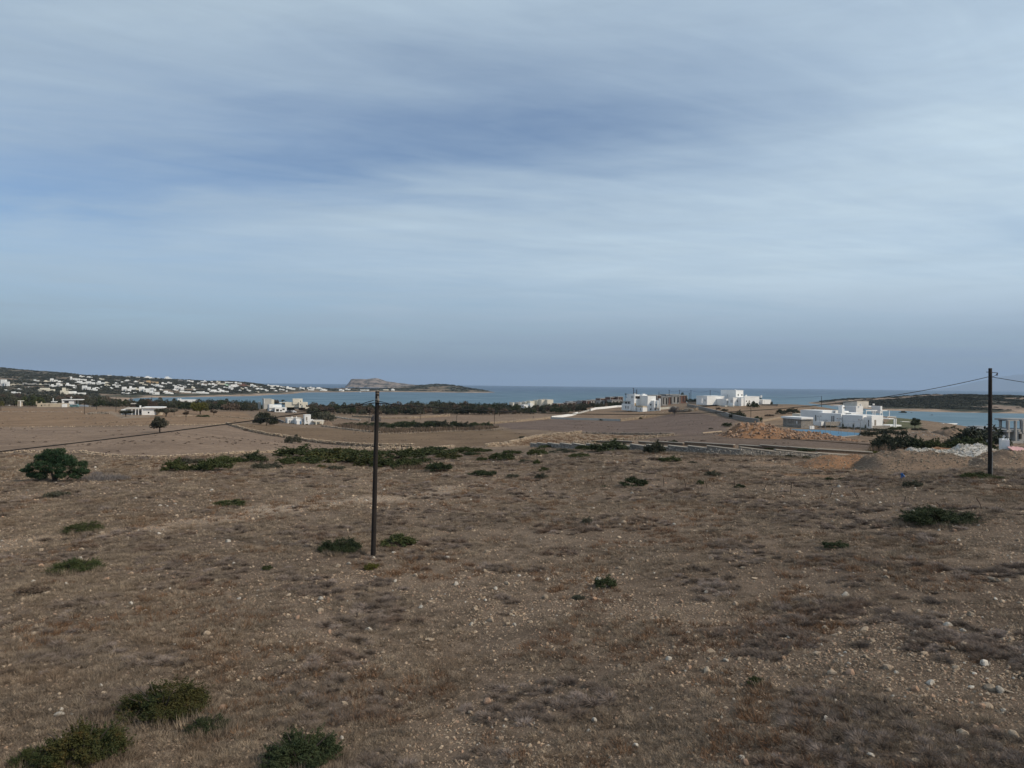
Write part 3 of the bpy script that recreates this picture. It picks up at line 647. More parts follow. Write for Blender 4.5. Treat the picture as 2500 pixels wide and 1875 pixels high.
def cable(name, a, b, sag, r, label, extra=None):
    t = np.linspace(0, 1, 40)[:, None]
    a, b = np.asarray(a, float), np.asarray(b, float)
    q = a + (b - a) * t; q[:, 2] -= (4 * sag * t * (1 - t))[:, 0]
    m = MB().tube(q - q[0], r, 6)
    if extra is not None:
        for e in extra: m.tube(np.asarray(e) - q[0], r * .8, 6)
    o = m.build(name, 'rubber', None, True, loc=q[0]); return tag(o, label, 'cable')
attL = pt(916, 983.5, pL[1]); attR = pt(2414, 920, pR[1])
far_left = np.array([-52.0, 29.0, 18.6])
near_loop = [attL + np.array((0, -.12, .12)), attL + np.array((.35, -.1, .05)), attL + np.array((.75, 0, -.06))]
cable('overhead_cable', attL + np.array((0, -.14, 0)), attR + np.array((-.1, -.12, 0)), 1.45, .024, 'black overhead cable sagging between the two tall wooden poles', [near_loop])
cable('overhead_cable', far_left, attL + np.array((-.02, -.14, 0)), .75, .026, 'black overhead cable dropping across the tan fields towards the tree', [[attL + np.array((-.05, -.12, .12)), attL + np.array((-.4, -.1, .02)), attL + np.array((-.8, -.1, -.13))]])
cable('overhead_cable', attR + np.array((.1, -.1, 0)), (80.0, 66.0, 23.2), .9, .024, 'black overhead cable leaving the pole by the shrine, over the strait')
tX = thing('utility_pole', 'wooden pole carrying the far end of the cable over the fields', 'utility pole', (-52.1, 29.0, float(gz(-52.1, 29.0))))
MB().tube([(0, 0, -.4), (0, 0, 18.2 - float(gz(-52.1, 29.0)))], [.12, .1], 12).build('shaft', 'pole_wood', tX, True)
tX = thing('utility_pole', 'wooden pole carrying the cable on past the strait', 'utility pole', (80.1, 66.1, float(gz(80.1, 66.1))))
MB().tube([(0, 0, -.4), (0, 0, 23.6 - float(gz(80.1, 66.1)))], [.12, .1], 12).build('shaft', 'pole_wood', tX, True)

# far poles: (pixel, foot row, top row, distance or None, arm, where)
FAR_POLES = [
 (2, 1003, 973, None, 0, 'beyond the tan field, near the stone shed'), (206, 1011, 975, None, 0, 'by the mound of rubble in the tan field'),
 (236, 1000, 972, None, 0, 'before the low white wall at the far side of the field'), (283, 1005, 968, None, 0, 'beside the track to the white farmhouse'),
 (318, 990, 968, 520, 0, 'among the trees behind the white farmhouse'), (371, 992, 968, 500, 0, 'straight behind the white farmhouse, tall and thick'),
 (425, 1016, 972, None, 0, 'beside the flat-topped tree next to the farmhouse'), (557, 986, 974, 560, 0, 'rising thinly from the dark tree belt before the bay'),
 (584, 986, 975, 560, .3, 'with a short crossarm above the tree belt before the bay'), (611, 987, 976, 560, 0, 'above the trees next to the grey two-storey house'),
 (815, 1016, 981, None, 0, 'before the tree belt, beside the low grey ruin'), (901, 1031, 1009, None, 0, 'at the back of the reed patch'),
 (1026, 1024, 1010, None, 0, 'short, by the long pale wall'), (1115, 1031, 1014, None, .5, 'with a box on top at the end of the long pale wall'),
 (1090, 1000, 986, 500, 0, 'thin, against the water beyond the tree belt'), (1184, 1000, 986, 500, 0, 'against the water near the cream apartment row'),
 (1207, 1036, 1003, None, 0, 'at the corner where reeds meet the grey field'), (1219, 1016, 981, None, 0, 'tall, before the cream apartment row'),
 (1302, 1021, 1016, None, 0, 'very short, by the rubble wall'), (1609, 990, 956, 450, 0, 'thick, right behind the three-storey villa'), (1634, 990, 952, 520, -.6, 'with an arm above the brick shells'),
 (1659, 988, 952, 560, .2, 'slim, above the flat roofs of the brick shells'), (1683, 990, 959, 520, -.4, 'short and thick by the round dark tree'), (1687, 990, 952, 560, .3, 'tall and slim beside the round dark tree'),
 (1734, 985, 953, 470, -.2, 'above the roof of the wide white villa'), (1748, 1011, 988, None, 0, 'at the foot of the lane below the wide white villa'),
 (1833, 1024, 991, None, .3, 'rust red, below the round tree of the wide white villa'), (2006, 984, 967, 420, 0, 'lone on the headland behind the stone box house')]
for px, b, t_, D, arm, where in FAR_POLES:
    p = at(px, b) if D is None else ground(px, D)
    top = pt(px, t_, p[1])[2] - p[2]; w = max(.09, .55 * p[1] / FPX)
    t = thing('utility_pole', 'far wooden pole ' + where, 'utility pole', p, 0, 'poles in the distance')
    m = MB().tube([(0, 0, -.3), (0, 0, top)], [w * 1.1, w * .9], 8).build('shaft', 'pole_wood', t)
    if arm: MB().tube([(-abs(arm) if arm < 0 else -.4 * arm, 0, top - .25), (abs(arm) * .4 if arm < 0 else arm * 1.2, 0, top - .25)], w * .7, 6).build('crossarm', 'pole_wood', t)
pf = [pt(a, b, d) for a, b, d in ((1634, 952.6, 520), (1659, 952.6, 560), (1687, 952.6, 560), (1734, 953.6, 470), (2006, 967.6, 420))]
for i, (a, b) in enumerate(zip(pf[:-1], pf[1:])):
    cable('overhead_cable', a, b, 1.3 if i < 3 else 2.5, .05, ('faint far cable strung above the brick shells, %s span from the villa' % ORD[i]) if i < 3 else 'faint far cable running from the wide white villa out to the headland pole')

# ------------------------------------------------------------------ bushes
BUSH = [np_mesh('bush_leaves', *shoots(i, *dome_leaves(100 + i, 34, 1500, .055, .5, .3), 90, 9, .04, .28), 'mastic') for i in range(5)]
BUSH_N = [np_mesh('near_bush_leaves', *shoots(i + 9, *dome_leaves(140 + i, 90, 15000, .019, .85, .2), 520, 16, .017, .26), 'mastic') for i in range(3)]
def recolor(me, mat):
    c = me.copy(); c.materials.clear(); c.materials.append(MAT[mat]); return c
BM = {}
def bush_mesh(i, mat, near=False):
    k = (i, mat, near)
    if k not in BM: BM[k] = recolor((BUSH_N if near else BUSH)[i], mat)
    return BM[k]
NEAR_BUSHES = []
def bush(px, base, w, h, mat, label, group=None, near=False, name='mastic_bush', cat='bush', depth=.8, D=None):
    p = at(px, base) if D is None else ground(px, D)
    s = p[1] / FPX; rx = w * s / 2; ry = rx * depth
    p = p + np.array([0, ry * .75, 0]); p[2] = float(gz(p[0], p[1])) - .03 * h * s
    hz = h * s * (1 if base < 1250 else .86)
    i = random.randrange(3 if near else 5); rz = random.uniform(-.6, .6)
    if near:
        NEAR_BUSHES.append((p, rx, ry, hz))
        t = thing(name, label, cat, p, 0, group)
        obj('foliage', bush_mesh(i, mat, True), t, (0, 0, 0), (0, 0, rz), (rx, ry, hz))
        m = MB()
        for k in range(9):
            a = random.uniform(0, 6.28); q = random.uniform(.3, .8)
            m.tube([(0, 0, -.1), (rx * q * .5 * math.cos(a), ry * q * .5 * math.sin(a), hz * .45), (rx * q * math.cos(a), ry * q * math.sin(a), hz * .8)], [.03, .02, .008], 5, False)
        m.build('stem', 'bark', t)
        return t
    return tag(obj(name, bush_mesh(i, mat), None, p, (0, 0, rz), (rx, ry, hz)), label, cat, group)
# the bushes near the camera
bush(165, 1888, 215, 125, 'mastic_rust', 'largest rusty green mastic bush at the corner of the slope', near=True)
bush(60, 1890, 110, 70, 'mastic', 'smaller green mastic bush leaning against the largest rusty one', near=True)
bush(225, 1778, 105, 42, 'brown_leaf', 'low rust-brown dry bush between the two big bushes', near=True)
bush(362, 1768, 230, 92, 'mastic_rust', 'wide yellowish mastic bush with dry rusty tips near the slope corner', near=True)
bush(490, 1800, 100, 52, 'mastic_dark', 'small dark mastic bush beside the wide yellowish one', near=True)
bush(715, 1895, 205, 105, 'mastic_dark', 'dark mastic bush with bare twigs cut by the bottom edge', near=True)
NEAR_B = [(185, 1303, 95, 32, 'mastic', 'round green bush on the pale gravel band, upper of two'), (162, 1403, 125, 44, 'mastic', 'spreading green bush on the pale gravel band, lower of two'),
 (822, 1352, 112, 42, 'mastic_dark', 'dark green bush just beside the foot of the tall pole'), (968, 1336, 88, 32, 'mastic', 'lighter green bush on the open side of the tall pole'),
 (905, 1392, 42, 20, 'yellow_leaf', 'small yellow-green tuft below the foot of the tall pole'), (553, 1238, 78, 16, 'mastic', 'low flat bush at the upper edge of the gravel band'),
 (1480, 1438, 62, 34, 'mastic_dark', 'small dark bush alone on the stony middle of the slope'), (2325, 1284, 190, 56, 'mastic_dark', 'broad dome of dark bush in the dry grass below the shrine'),
 (2050, 1340, 72, 20, 'mastic_dark', 'small ragged dark bush in a ring of pale grass'), (1435, 1280, 32, 20, 'olive', 'small grey-green sprig next to a pale rock'),
 (650, 1393, 28, 16, 'mastic', 'tiny green sprout on the gravel below the dark pole bush'), (1550, 1188, 72, 22, 'mastic_dark', 'dark bush among the leaning iron stakes'),
 (130, 1216, 60, 17, 'olive', 'small olive tuft before the big feathery tree'), (60, 1455, 80, 25, 'brown_leaf', 'dull brown-green bush low on the grassy slope'),
 (1415, 1465, 34, 14, 'olive', 'faint olive tuft below the small dark bush'), (1850, 1675, 45, 22, 'mastic', 'tiny green sprout on the stony ground')]
for px, b, w, h, m_, l in NEAR_B: bush(px, b, w, h, m_, l, near=(w > 90 and b > 1250))
BAND = [(418, 1151, 58, 24, 'mastic'), (505, 1151, 88, 28, 'mastic'), (545, 1136, 66, 22, 'mastic'), (470, 1150, 40, 13, 'mastic'), (612, 1128, 58, 20, 'mastic_dark'), (580, 1130, 44, 12, 'mastic'), (628, 1146, 42, 14, 'olive'), (690, 1134, 46, 14, 'mastic'), (665, 1142, 44, 10, 'olive'), (447, 1132, 70, 12, 'olive'),
 (715, 1116, 120, 22, 'mastic'), (735, 1131, 90, 16, 'mastic'), (790, 1129, 130, 28, 'mastic_rust'), (862, 1131, 120, 26, 'mastic'), (905, 1139, 90, 20, 'mastic_rust'), (940, 1141, 80, 18, 'mastic'), (790, 1106, 60, 12, 'mastic_dark'), (850, 1111, 80, 15, 'mastic'), (920, 1112, 70, 12, 'mastic'), (985, 1119, 90, 18, 'mastic'), (1000, 1108, 60, 10, 'yellow_leaf'),
 (1050, 1113, 112, 17, 'mastic'), (1095, 1121, 62, 14, 'mastic_rust'), (1060, 1099, 62, 9, 'mastic_dark'), (1140, 1106, 72, 14, 'mastic'), (1175, 1103, 52, 8, 'mastic'), (1150, 1111, 42, 8, 'mastic_dark'),
 (985, 1144, 72, 20, 'mastic'), (1020, 1130, 60, 12, 'mastic'), (1072, 1152, 62, 20, 'mastic_dark'), (1225, 1124, 56, 18, 'mastic'), (1248, 1108, 50, 9, 'mastic'), (1175, 1125, 28, 9, 'mastic'), (1310, 1111, 50, 15, 'mastic'), (1180, 1163, 62, 13, 'mastic_dark'), (1250, 1166, 32, 8, 'olive'), (1310, 1133, 18, 9, 'mastic'), (1328, 1150, 24, 8, 'mastic'), (1322, 1168, 32, 9, 'olive'), (1415, 1116, 52, 9, 'mastic'), (1375, 1105, 62, 8, 'olive'), (1350, 1093, 64, 7, 'mastic'), (1280, 1128, 26, 7, 'olive'), (815, 1146, 45, 9, 'olive'), (780, 1142, 24, 7, 'mastic')]
for i, (px, b, w, h, m_) in enumerate(sorted(BAND)):
    bush(px, b + 1, w * 1.12, h * 1.4, m_, '%s low %s bush along the bush band, counted from the feathery tree' % (ORD[i] if i < len(ORD) else 'forty-' + ['', 'first', 'second', 'third', 'fourth', 'fifth', 'sixth'][i - 39], {'mastic': 'green', 'mastic_dark': 'dark green', 'mastic_rust': 'rusty green', 'olive': 'olive', 'yellow_leaf': 'yellow-green'}[m_]), 'bushes in the band along the dry-stone wall')
WALLB = [(1492, 1103, 108, 30, 'mastic_dark', 'big dark dome of bush covering part of the stepped stone wall'), (1438, 1099, 62, 17, 'mastic', 'low green bush joined to the dark dome at the stepped wall'), (1602, 1108, 60, 32, 'juniper', 'round grey-green bush overtopping the stepped stone wall'),
 (1640, 1128, 64, 13, 'mastic', 'flat green bush in the dry grass below the stepped wall'), (1600, 1124, 34, 8, 'brown_leaf', 'brownish low bush touching the flat green one'), (1692, 1131, 24, 5, 'olive', 'thin olive tuft beyond the flat green bush'), (1742, 1163, 40, 14, 'olive', 'spiky tuft of green blades in the dry grass'),
 (1712, 1183, 22, 11, 'mastic_dark', 'small dark bush by a leaning iron stake'), (1808, 1191, 28, 9, 'mastic_dark', 'small dark bush between two far iron stakes'), (1475, 1190, 18, 5, 'mastic_dark', 'tiny dark bush at the first iron stakes'), (1848, 1091, 26, 6, 'brown_leaf', 'brown bush on the upper stepped wall'), (1887, 1098, 32, 7, 'mastic', 'green bush on the upper stepped wall'), (1922, 1099, 32, 9, 'mastic_dark', 'dark bush draped over the end of the stepped wall'), (1975, 1103, 48, 10, 'mastic_dark', 'dark trailing bush where the stepped wall meets the orange mound'),
 (1932, 1118, 30, 10, 'olive', 'grey-green tuft at the foot of the stepped wall'), (1970, 1120, 22, 8, 'mastic_dark', 'dark tuft at the foot of the stepped wall near the orange mound'), (1578, 1083, 30, 5, 'mastic', 'flat green tuft behind the stepped wall'), (1645, 1080, 26, 6, 'mastic_dark', 'dark flat tuft between the two stepped walls'),
 (2028, 1172, 22, 7, 'mastic_dark', 'small dark bush on the orange soil track'), (2060, 1172, 20, 7, 'mastic', 'small green bush on the orange soil track'), (2236, 1189, 52, 16, 'olive', 'ragged grey-green bush with bleached twigs below the blue rag'), (2195, 1143, 66, 9, 'mastic_dark', 'flat dark bush at the foot of the brown mound'), (2400, 1168, 80, 17, 'mastic', 'green weeds round the foot of the pole by the shrine'), (2442, 1170, 30, 9, 'mastic', 'second clump of weeds beside the pole by the shrine'), (2140, 1108, 48, 9, 'yellow_leaf', 'bright yellow-green weeds in front of the reeds')]
for px, b, w, h, m_, l in WALLB: bush(px, b, w, h, m_, l)
MIDB = [(2205, 1078, 105, 58, 'juniper', 'dark bush bank behind the reeds, nearest the white gravel heap', 110), (2265, 1094, 85, 42, 'mastic_dark', 'dark green bush behind the white gravel heap', 108), (2293, 1090, 48, 34, 'mastic', 'lighter green bush in the bank behind the gravel heap', 104), (2332, 1092, 40, 38, 'juniper', 'round dark bush between gravel heap and far mound', 108), (2130, 1066, 50, 18, 'juniper', 'dark bush beside the end of the blue court', None),
 (2390, 1094, 120, 40, 'mastic', 'green undergrowth at the foot of the dark tree by the shrine', 100), (2330, 1056, 48, 15, 'mastic_dark', 'flat dark bush on the bank beyond the far mound', None)]
MIDB += [(2030, 1044, 40, 6, 'juniper', 'low dark hedge below the first recess of the long villa', None), (2070, 1047, 44, 6, 'olive', 'low olive hedge below the middle recess of the long villa', None), (2108, 1050, 44, 7, 'juniper', 'low dark hedge before the end wall of the long villa', None), (2010, 1045, 24, 6, 'brown_leaf', 'brown low hedge beside the white stair of the annex', None), (2150, 1053, 60, 8, 'olive', 'grassy green bank bush beyond the court corner', None), (2200, 1050, 50, 7, 'mastic', 'green low bush on the lawn edge past the villa', None), (2250, 1052, 40, 7, 'olive', 'olive low bush near the ball-headed lawn tree', None), (2180, 1062, 60, 14, 'juniper', 'dark bush behind the reeds towards the court', None)]
for px, b, w, h, m_, l, D in MIDB: bush(px, b, w, h, m_, l, D=D)
FARB = [(712, 1083, 40, 26, 'olive', 'round grey-green bush alone on the pale field'), (1278, 1071, 28, 8, 'olive', 'grey bush at the edge of the rubble terrace'), (1470, 1027, 12, 6, 'mastic_dark', 'small dark bush before the grey concrete wall'), (1564, 1023, 10, 5, 'mastic_dark', 'small dark bush before the pale rubble wall'), (1778, 1042, 30, 13, 'mastic_dark', 'dark bush at the shoulder of the rock pile'), (1737, 1048, 12, 4, 'mastic_dark', 'tiny dark bush in the grey field near the rock pile'),
 (1770, 1005, 18, 9, 'juniper', 'rounded bush beside the lane below the wide villa'), (1755, 1000, 12, 6, 'brown_leaf', 'brown bush beside the lane pole'), (1805, 1022, 44, 20, 'juniper', 'largest dark bush behind the lane wall'), (1790, 1014, 26, 10, 'olive', 'olive bush uphill of the lane wall'), (1853, 1029, 24, 14, 'mastic_dark', 'dark bush at the bottom end of the lane wall'), (1880, 1017, 26, 7, 'brown_leaf', 'brown bush on the tan slope above the court'), (1910, 1012, 28, 14, 'juniper', 'first dark round bush on the slope before the long villa'), (1937, 1010, 36, 17, 'juniper', 'second and larger dark round bush before the long villa'),
 (600, 1052, 14, 6, 'brown_leaf', 'brown bush on the curved dry-stone wall')]
for px, b, w, h, m_, l in FARB: bush(px, b, w, h, m_, l)

# ------------------------------------------------------------------ trees
CROWN = [np_mesh('tree_crown', *crown_leaves(200 + i, 30, 2600, .055), 'juniper') for i in range(4)]
CROWN_S = [np_mesh('small_tree_crown', *crown_leaves(220 + i, 18, 620, .10), 'juniper') for i in range(6)]
CROWN_D = [np_mesh('scrub_tree_crown', *dome_leaves(260 + i, 22, 1700, .058, .4, .42), 'juniper') for i in range(6)]
CROWN_F = [np_mesh('flat_tree_crown', *crown_leaves(240 + i, 30, 1800, .06, (1, 1, 1), .35), 'juniper') for i in range(2)]
TRUNK = []
for i in range(4):
    r_ = random.Random(300 + i); m = MB(); m.tube([(0, 0, -.15), (.02, .01, .3), (.05, -.02, .62)], [.075, .055, .045], 7, False)
    for k in range(6):
        a = k * 1.05 + r_.uniform(-.3, .3); l_ = r_.uniform(.35, .6)
        m.tube([(.04, 0, r_.uniform(.3, .6)), (l_ * .5 * math.cos(a), l_ * .5 * math.sin(a), .75), (l_ * math.cos(a), l_ * math.sin(a), 1.0)], [.035, .022, .01], 5, False)
    TRUNK.append(m.mesh('tree_trunk', 'bark'))
CM = {}
def tree(px, base, w, h, mat, label, group=None, D=None, clear=.25, small=False, flat=False, name='tree', depth=.9, bark='bark', p=None):
    """w, h: size of the whole tree in the photograph; clear: share of the height below the crown"""
    if p is None: p = at(px, base) if D is None else ground(px, D)
    s = p[1] / FPX; rx = w * s / 2; H = h * s
    t = thing(name, label, 'tree', p, 0, group)
    dome = clear <= .1
    lib = CROWN_D if dome else CROWN_F if flat else CROWN_S if small else CROWN
    i = random.randrange(len(lib)); k = (i, mat, flat, small, dome)
    if k not in CM: CM[k] = recolor(lib[i], mat)
    zc = H * (1 + clear) / 2; rz = H * (1 - clear) / 2
    obj('trunk', TRUNK[i % 4] if bark == 'bark' else recolor(TRUNK[i % 4], bark), t, (0, 0, 0), (0, 0, random.uniform(0, 6)), (rx * .6, rx * .6, H * .5) if dome else (rx * 1.0, rx * 1.0, zc))
    if dome: obj('crown', CM[k], t, (0, 0, -.1), (0, 0, random.uniform(0, 6)), (rx, rx * depth, H * 1.05))
    else: obj('crown', CM[k], t, (0, 0, zc), (0, 0, random.uniform(0, 6)), (rx * 1.2, rx * depth * 1.2, rz * 1.2))
    return t
# the feathery tree on the slope: several stems and a ragged crown
pT = at(132, 1177); sT = pT[1] / FPX
tT = thing('feathery_tree', 'dark green feathery tree with several stems on the near slope', 'tree', pT)
m = MB()
for a, l_, z_ in ((-.3, .5, 1.1), (.5, .8, 1.2), (.2, .3, 1.5), (-1.0, 1.0, 1.0), (1.1, 1.3, 1.1), (2.6, .6, 1.3)):
    m.tube([(.1 * math.cos(a * 3), .1 * math.sin(a * 3), -.1), (l_ * .4 * math.cos(a), l_ * .4 * math.sin(a) * .5, z_ * .5), (l_ * math.cos(a), l_ * math.sin(a) * .5, z_)], [.13, .09, .04], 7, False)
m.tube([(1.0, 0, .25), (1.3, .1, .55), (1.9, .1, .7)], [.05, .05, .03], 6, False)
m.build('trunk', 'bark', tT, True)
cl = [(0, 0, 2.2, .8, .62), (-.95, .1, 1.85, .7, .48), (1.0, 0, 1.9, .75, .5), (-1.6, -.1, 1.35, .62, .34), (1.85, .1, 1.3, .7, .42), (-.5, -.5, 1.45, .75, .45), (.7, -.6, 1.3, .75, .42), (-2.3, 0, .98, .5, .17), (2.45, 0, .95, .45, .26), (-.8, .2, .95, .5, .3), (.4, .1, 2.6, .5, .32), (1.5, -.3, 1.75, .55, .36), (-1.35, .3, 2.1, .45, .28), (2.2, .2, 1.6, .4, .24), (0, .6, 1.8, .9, .6), (-.4, -.2, 2.55, .45, .3), (1.35, .2, .8, .5, .3), (-1.5, -.2, .62, .55, .3), (1.9, -.2, .6, .5, .28), (-.7, -.5, .6, .5, .3), (.9, -.6, .7, .5, .3), (-2.0, .2, .6, .4, .2)]
vs_, fs_, off = [], [], 0
r = np.random.default_rng(77)
for x, y, z, a, b in cl:
    nn = int(2600 * a * max(b, .35)); d = rand_dirs(nn, r) * (r.uniform(.25, 1.05, nn) ** .5)[:, None]
    c_ = np.array((x, y, z)) + d * np.array((a, a * .85, b)); v, f = cards(c_, .034, r, .2, 3.2)
    vs_.append(v); fs_.append(f + off); off += len(v)
v = np.concatenate(vs_); v[:, 2] = np.maximum(v[:, 2], .22)
obj('crown', np_mesh('feathery_crown', v * np.array([.97, .97, .93]), np.concatenate(fs_), 'cedar'), tT)
# dead twigs beside it
def twigs(px, base, w, h, mat, label, n=500, name='dry_brush', D=None):
    p = at(px, base) if D is None else ground(px, D); s = p[1] / FPX; r = np.random.default_rng(int(px + base))
    q = np.sqrt(r.uniform(0, 1, n)); a = r.uniform(0, 6.28, n)
    b = np.stack([q * np.cos(a) * w * s / 2, q * np.sin(a) * w * s / 3, 0 * q], 1)
    d = rand_dirs(n, r); d[:, 2] = np.abs(d[:, 2]) + .5; d /= np.linalg.norm(d, axis=1)[:, None]
    L_ = h * s * r.uniform(.5, 1.1, n) * (1 - .45 * q ** 2)
    e = b + d * L_[:, None]; k = np.cross(d, rand_dirs(n, r)); k = k / np.linalg.norm(k, axis=1)[:, None] * (.012 + .0005 * p[1]) * .5
    v = np.stack([b - k, b + k, e], 1).reshape(-1, 3)
    return tag(obj(name, np_mesh(name, v, np.arange(3 * n).reshape(-1, 3), mat), None, p), label, 'brush')
twigs(255, 1172, 120, 24, 'twig', 'heap of grey dead twigs beside the feathery tree', 1500)
twigs(238, 1160, 30, 16, 'twig', 'pale broken branches lying at the edge of the feathery crown', 250)
twigs(1020, 1143, 130, 16, 'reed', 'pale dry grass clump in front of the green bush band', 1600, 'dry_grass_clump')
twigs(1460, 1182, 160, 8, 'reed', 'pale dry grass drift by the first iron stakes', 900, 'dry_grass_clump')
twigs(1870, 1114, 60, 9, 'reed', 'straw-coloured tuft at the foot of the stepped wall', 500, 'dry_grass_clump')

TREES = [
 (390, 1055, 46, 38, 'olive', 'lone dark round tree standing in the pale field', dict(clear=.12)),
 (307, 1017, 32, 17, 'juniper', 'low spreading tree before the porch of the white farmhouse', dict(clear=.25, flat=True)), (362, 1013, 10, 8, 'mastic_dark', 'tiny dark tree at the door of the white farmhouse', dict(small=True)),
 (405, 1017, 46, 22, 'olive', 'flat-topped tree beside the end of the white farmhouse', dict(clear=.3, flat=True)), (454, 1026, 16, 24, 'brown_leaf', 'small tree with a forked trunk at the field edge', dict(clear=.5, small=True)),
 (489, 1012, 40, 30, 'yellow_leaf', 'yellow-green autumn tree at the back of the field', dict(clear=.15)), (498, 1018, 34, 7, 'mastic', 'low green shrub tree at the foot of the yellow one', dict(clear=.0, small=True)), (522, 1013, 16, 14, 'brown_leaf', 'small brown tree next to the yellow one', dict(clear=.2, small=True)),
 (650, 1039, 50, 36, 'juniper', 'large dark tree touching the white tower house', dict(clear=.05)), (668, 1038, 28, 22, 'brown_leaf', 'brown leafy tree between the dark tree and the white tower house', dict(clear=.05, small=True)), (630, 1036, 24, 22, 'olive', 'olive-toned part-crown at the outer side of the dark tree', dict(clear=.05, small=True)),
 (778, 1027, 60, 32, 'juniper', 'broad dark tree rising behind the white tower house', dict(clear=.05)), (800, 1030, 40, 26, 'olive', 'olive tree next to the broad dark one behind the tower house', dict(clear=.05)), (752, 1030, 26, 16, 'olive', 'small olive tree just behind the tower', dict(clear=.1, small=True)),
 (659, 1003, 16, 10, 'juniper', 'dark shrub tree on the porch of the low white house', dict(clear=0, small=True)), (706, 1004, 22, 15, 'mastic_dark', 'dark tree by the parked white car', dict(clear=.1, small=True)), (668, 990, 24, 18, 'brown_leaf', 'brown tree between the two pale houses by the bay', dict(clear=.05, small=True)), (697, 992, 20, 12, 'juniper', 'dark tree below the palm', dict(clear=0, small=True)), (730, 998, 60, 10, 'olive', 'hedge-like tree before the cream house', dict(clear=0, small=True)), (612, 1002, 26, 13, 'brown_leaf', 'tawny leafless tree next to the low white house', dict(clear=0, small=True)), (530, 998, 14, 9, 'brown_leaf', 'reddish-brown bushy tree at the belt edge', dict(clear=0, small=True)),
 (1646, 1014, 28, 20, 'twig', 'grey bare-branched tree in the corner of the grey field', dict(clear=.2, bark='grey_bark')), (1668, 982, 28, 22, 'mastic_dark', 'round dark tree behind the flowering bush near the villas', dict(clear=.1)), (1690, 984, 40, 12, 'juniper', 'long low dark tree joining the round one', dict(clear=0)), (1680, 1005, 28, 10, 'white_stone', 'bush white with blossom by the stone gate', dict(clear=.05, small=True)),
 (1740, 990, 30, 20, 'mastic_dark', 'dark tree at the corner of the wide white villa', dict(clear=.1)), (1757, 988, 40, 9, 'mastic_dark', 'flat dark hedge tree along the wide white villa', dict(clear=.1, flat=True)), (1746, 981, 10, 12, 'purple_leaf', 'purple flowering tree climbing the wide white villa', dict(clear=.0, small=True)), (1838, 996, 27, 18, 'mastic_dark', 'ball-shaped dark tree before the wide white villa', dict(clear=.05)), (1854, 986, 11, 15, 'mastic_dark', 'small round-headed tree against the white villa wall', dict(clear=.35, small=True)), (1884, 990, 8, 11, 'mastic_dark', 'narrow dark tree at the far corner of the wide villa', dict(clear=.05, small=True)), (1897, 990, 4, 5, 'mastic_dark', 'tiny dark bushlike tree past the wide villa', dict(clear=.0, small=True)),
 (2149, 1040, 18, 16, 'mastic_dark', 'clipped round tree before the long low villa', dict(clear=.25)), (2234, 1046, 27, 24, 'mastic_dark', 'dark ball-headed tree on the lawn beyond the long villa', dict(clear=.2)), (2205, 1014, 26, 12, 'olive', 'grey-green tree on the terrace above the strait', dict(clear=.0, small=True)), (2228, 1014, 16, 7, 'brown_leaf', 'brownish shrub tree on the terrace above the strait', dict(clear=0, small=True)), (2276, 1022, 12, 9, 'twig', 'thin grey tree at the edge of the strait', dict(clear=.3, small=True)), (2075, 1000, 24, 9, 'juniper', 'dark tree in the roof garden of the stone box house', dict(clear=0, small=True)), (2100, 1006, 26, 8, 'olive', 'green shrub tree in the garden of the stone box house', dict(clear=0, small=True)), (2052, 1001, 30, 6, 'juniper', 'dark low tree left of the villa chimney', dict(clear=0, small=True)), (1990, 1006, 26, 9, 'juniper', 'dark tree beside the small stone outbuilding', dict(clear=0, small=True)), (1965, 1012, 30, 9, 'juniper', 'dark trailing tree beside the flat-roofed annex', dict(clear=0, small=True)),
 (2400, 1096, 140, 58, 'juniper', 'broad dark tree beside the unfinished concrete frame', dict(clear=.0, D=118)), (2362, 1092, 60, 36, 'mastic_dark', 'dark tree half merged with the broad one by the shrine', dict(clear=.0, D=112))]
for px, b, w, h, m_, l, k in TREES:
    l = l.replace('left of', 'beside'); tree(px, b, w, h, m_, l, **k)
def palm(px, D, base, w, label):
    p = ground(px, D); s = D / FPX; H = pt(px, base, D)[2] - p[2]; r = w * s / 2
    t = thing('palm_tree', label, 'tree', p); MB().tube([(0, 0, -.2), (.1, 0, H * .6), (0, 0, H)], [.22, .17, .15], 7).build('trunk', 'bark', t)
    m = MB()
    for k in range(22):
        a = k * 2.4; e = random.uniform(-.2, 1.1); q = np.array([[0, 0, H], [r * .5 * math.cos(a), r * .5 * math.sin(a), H + r * (.25 + .35 * e)], [r * math.cos(a), r * math.sin(a), H + r * (.5 * e - .2)]])
        n_ = np.array([-math.sin(a), math.cos(a), 0]) * r * .13
        m.add([q[0] - n_ * .3, q[0] + n_ * .3, q[1] + n_, q[1] - n_], [(0, 1, 2, 3)]); m.add([q[1] - n_, q[1] + n_, q[2]], [(0, 1, 2)])
    m.build('frond', 'juniper', t)
palm(691, 440, 980, 14, 'dark palm between the two pale houses by the bay')
palm(1528, 520, 963, 8, 'small palm beside the three-storey villa roof')

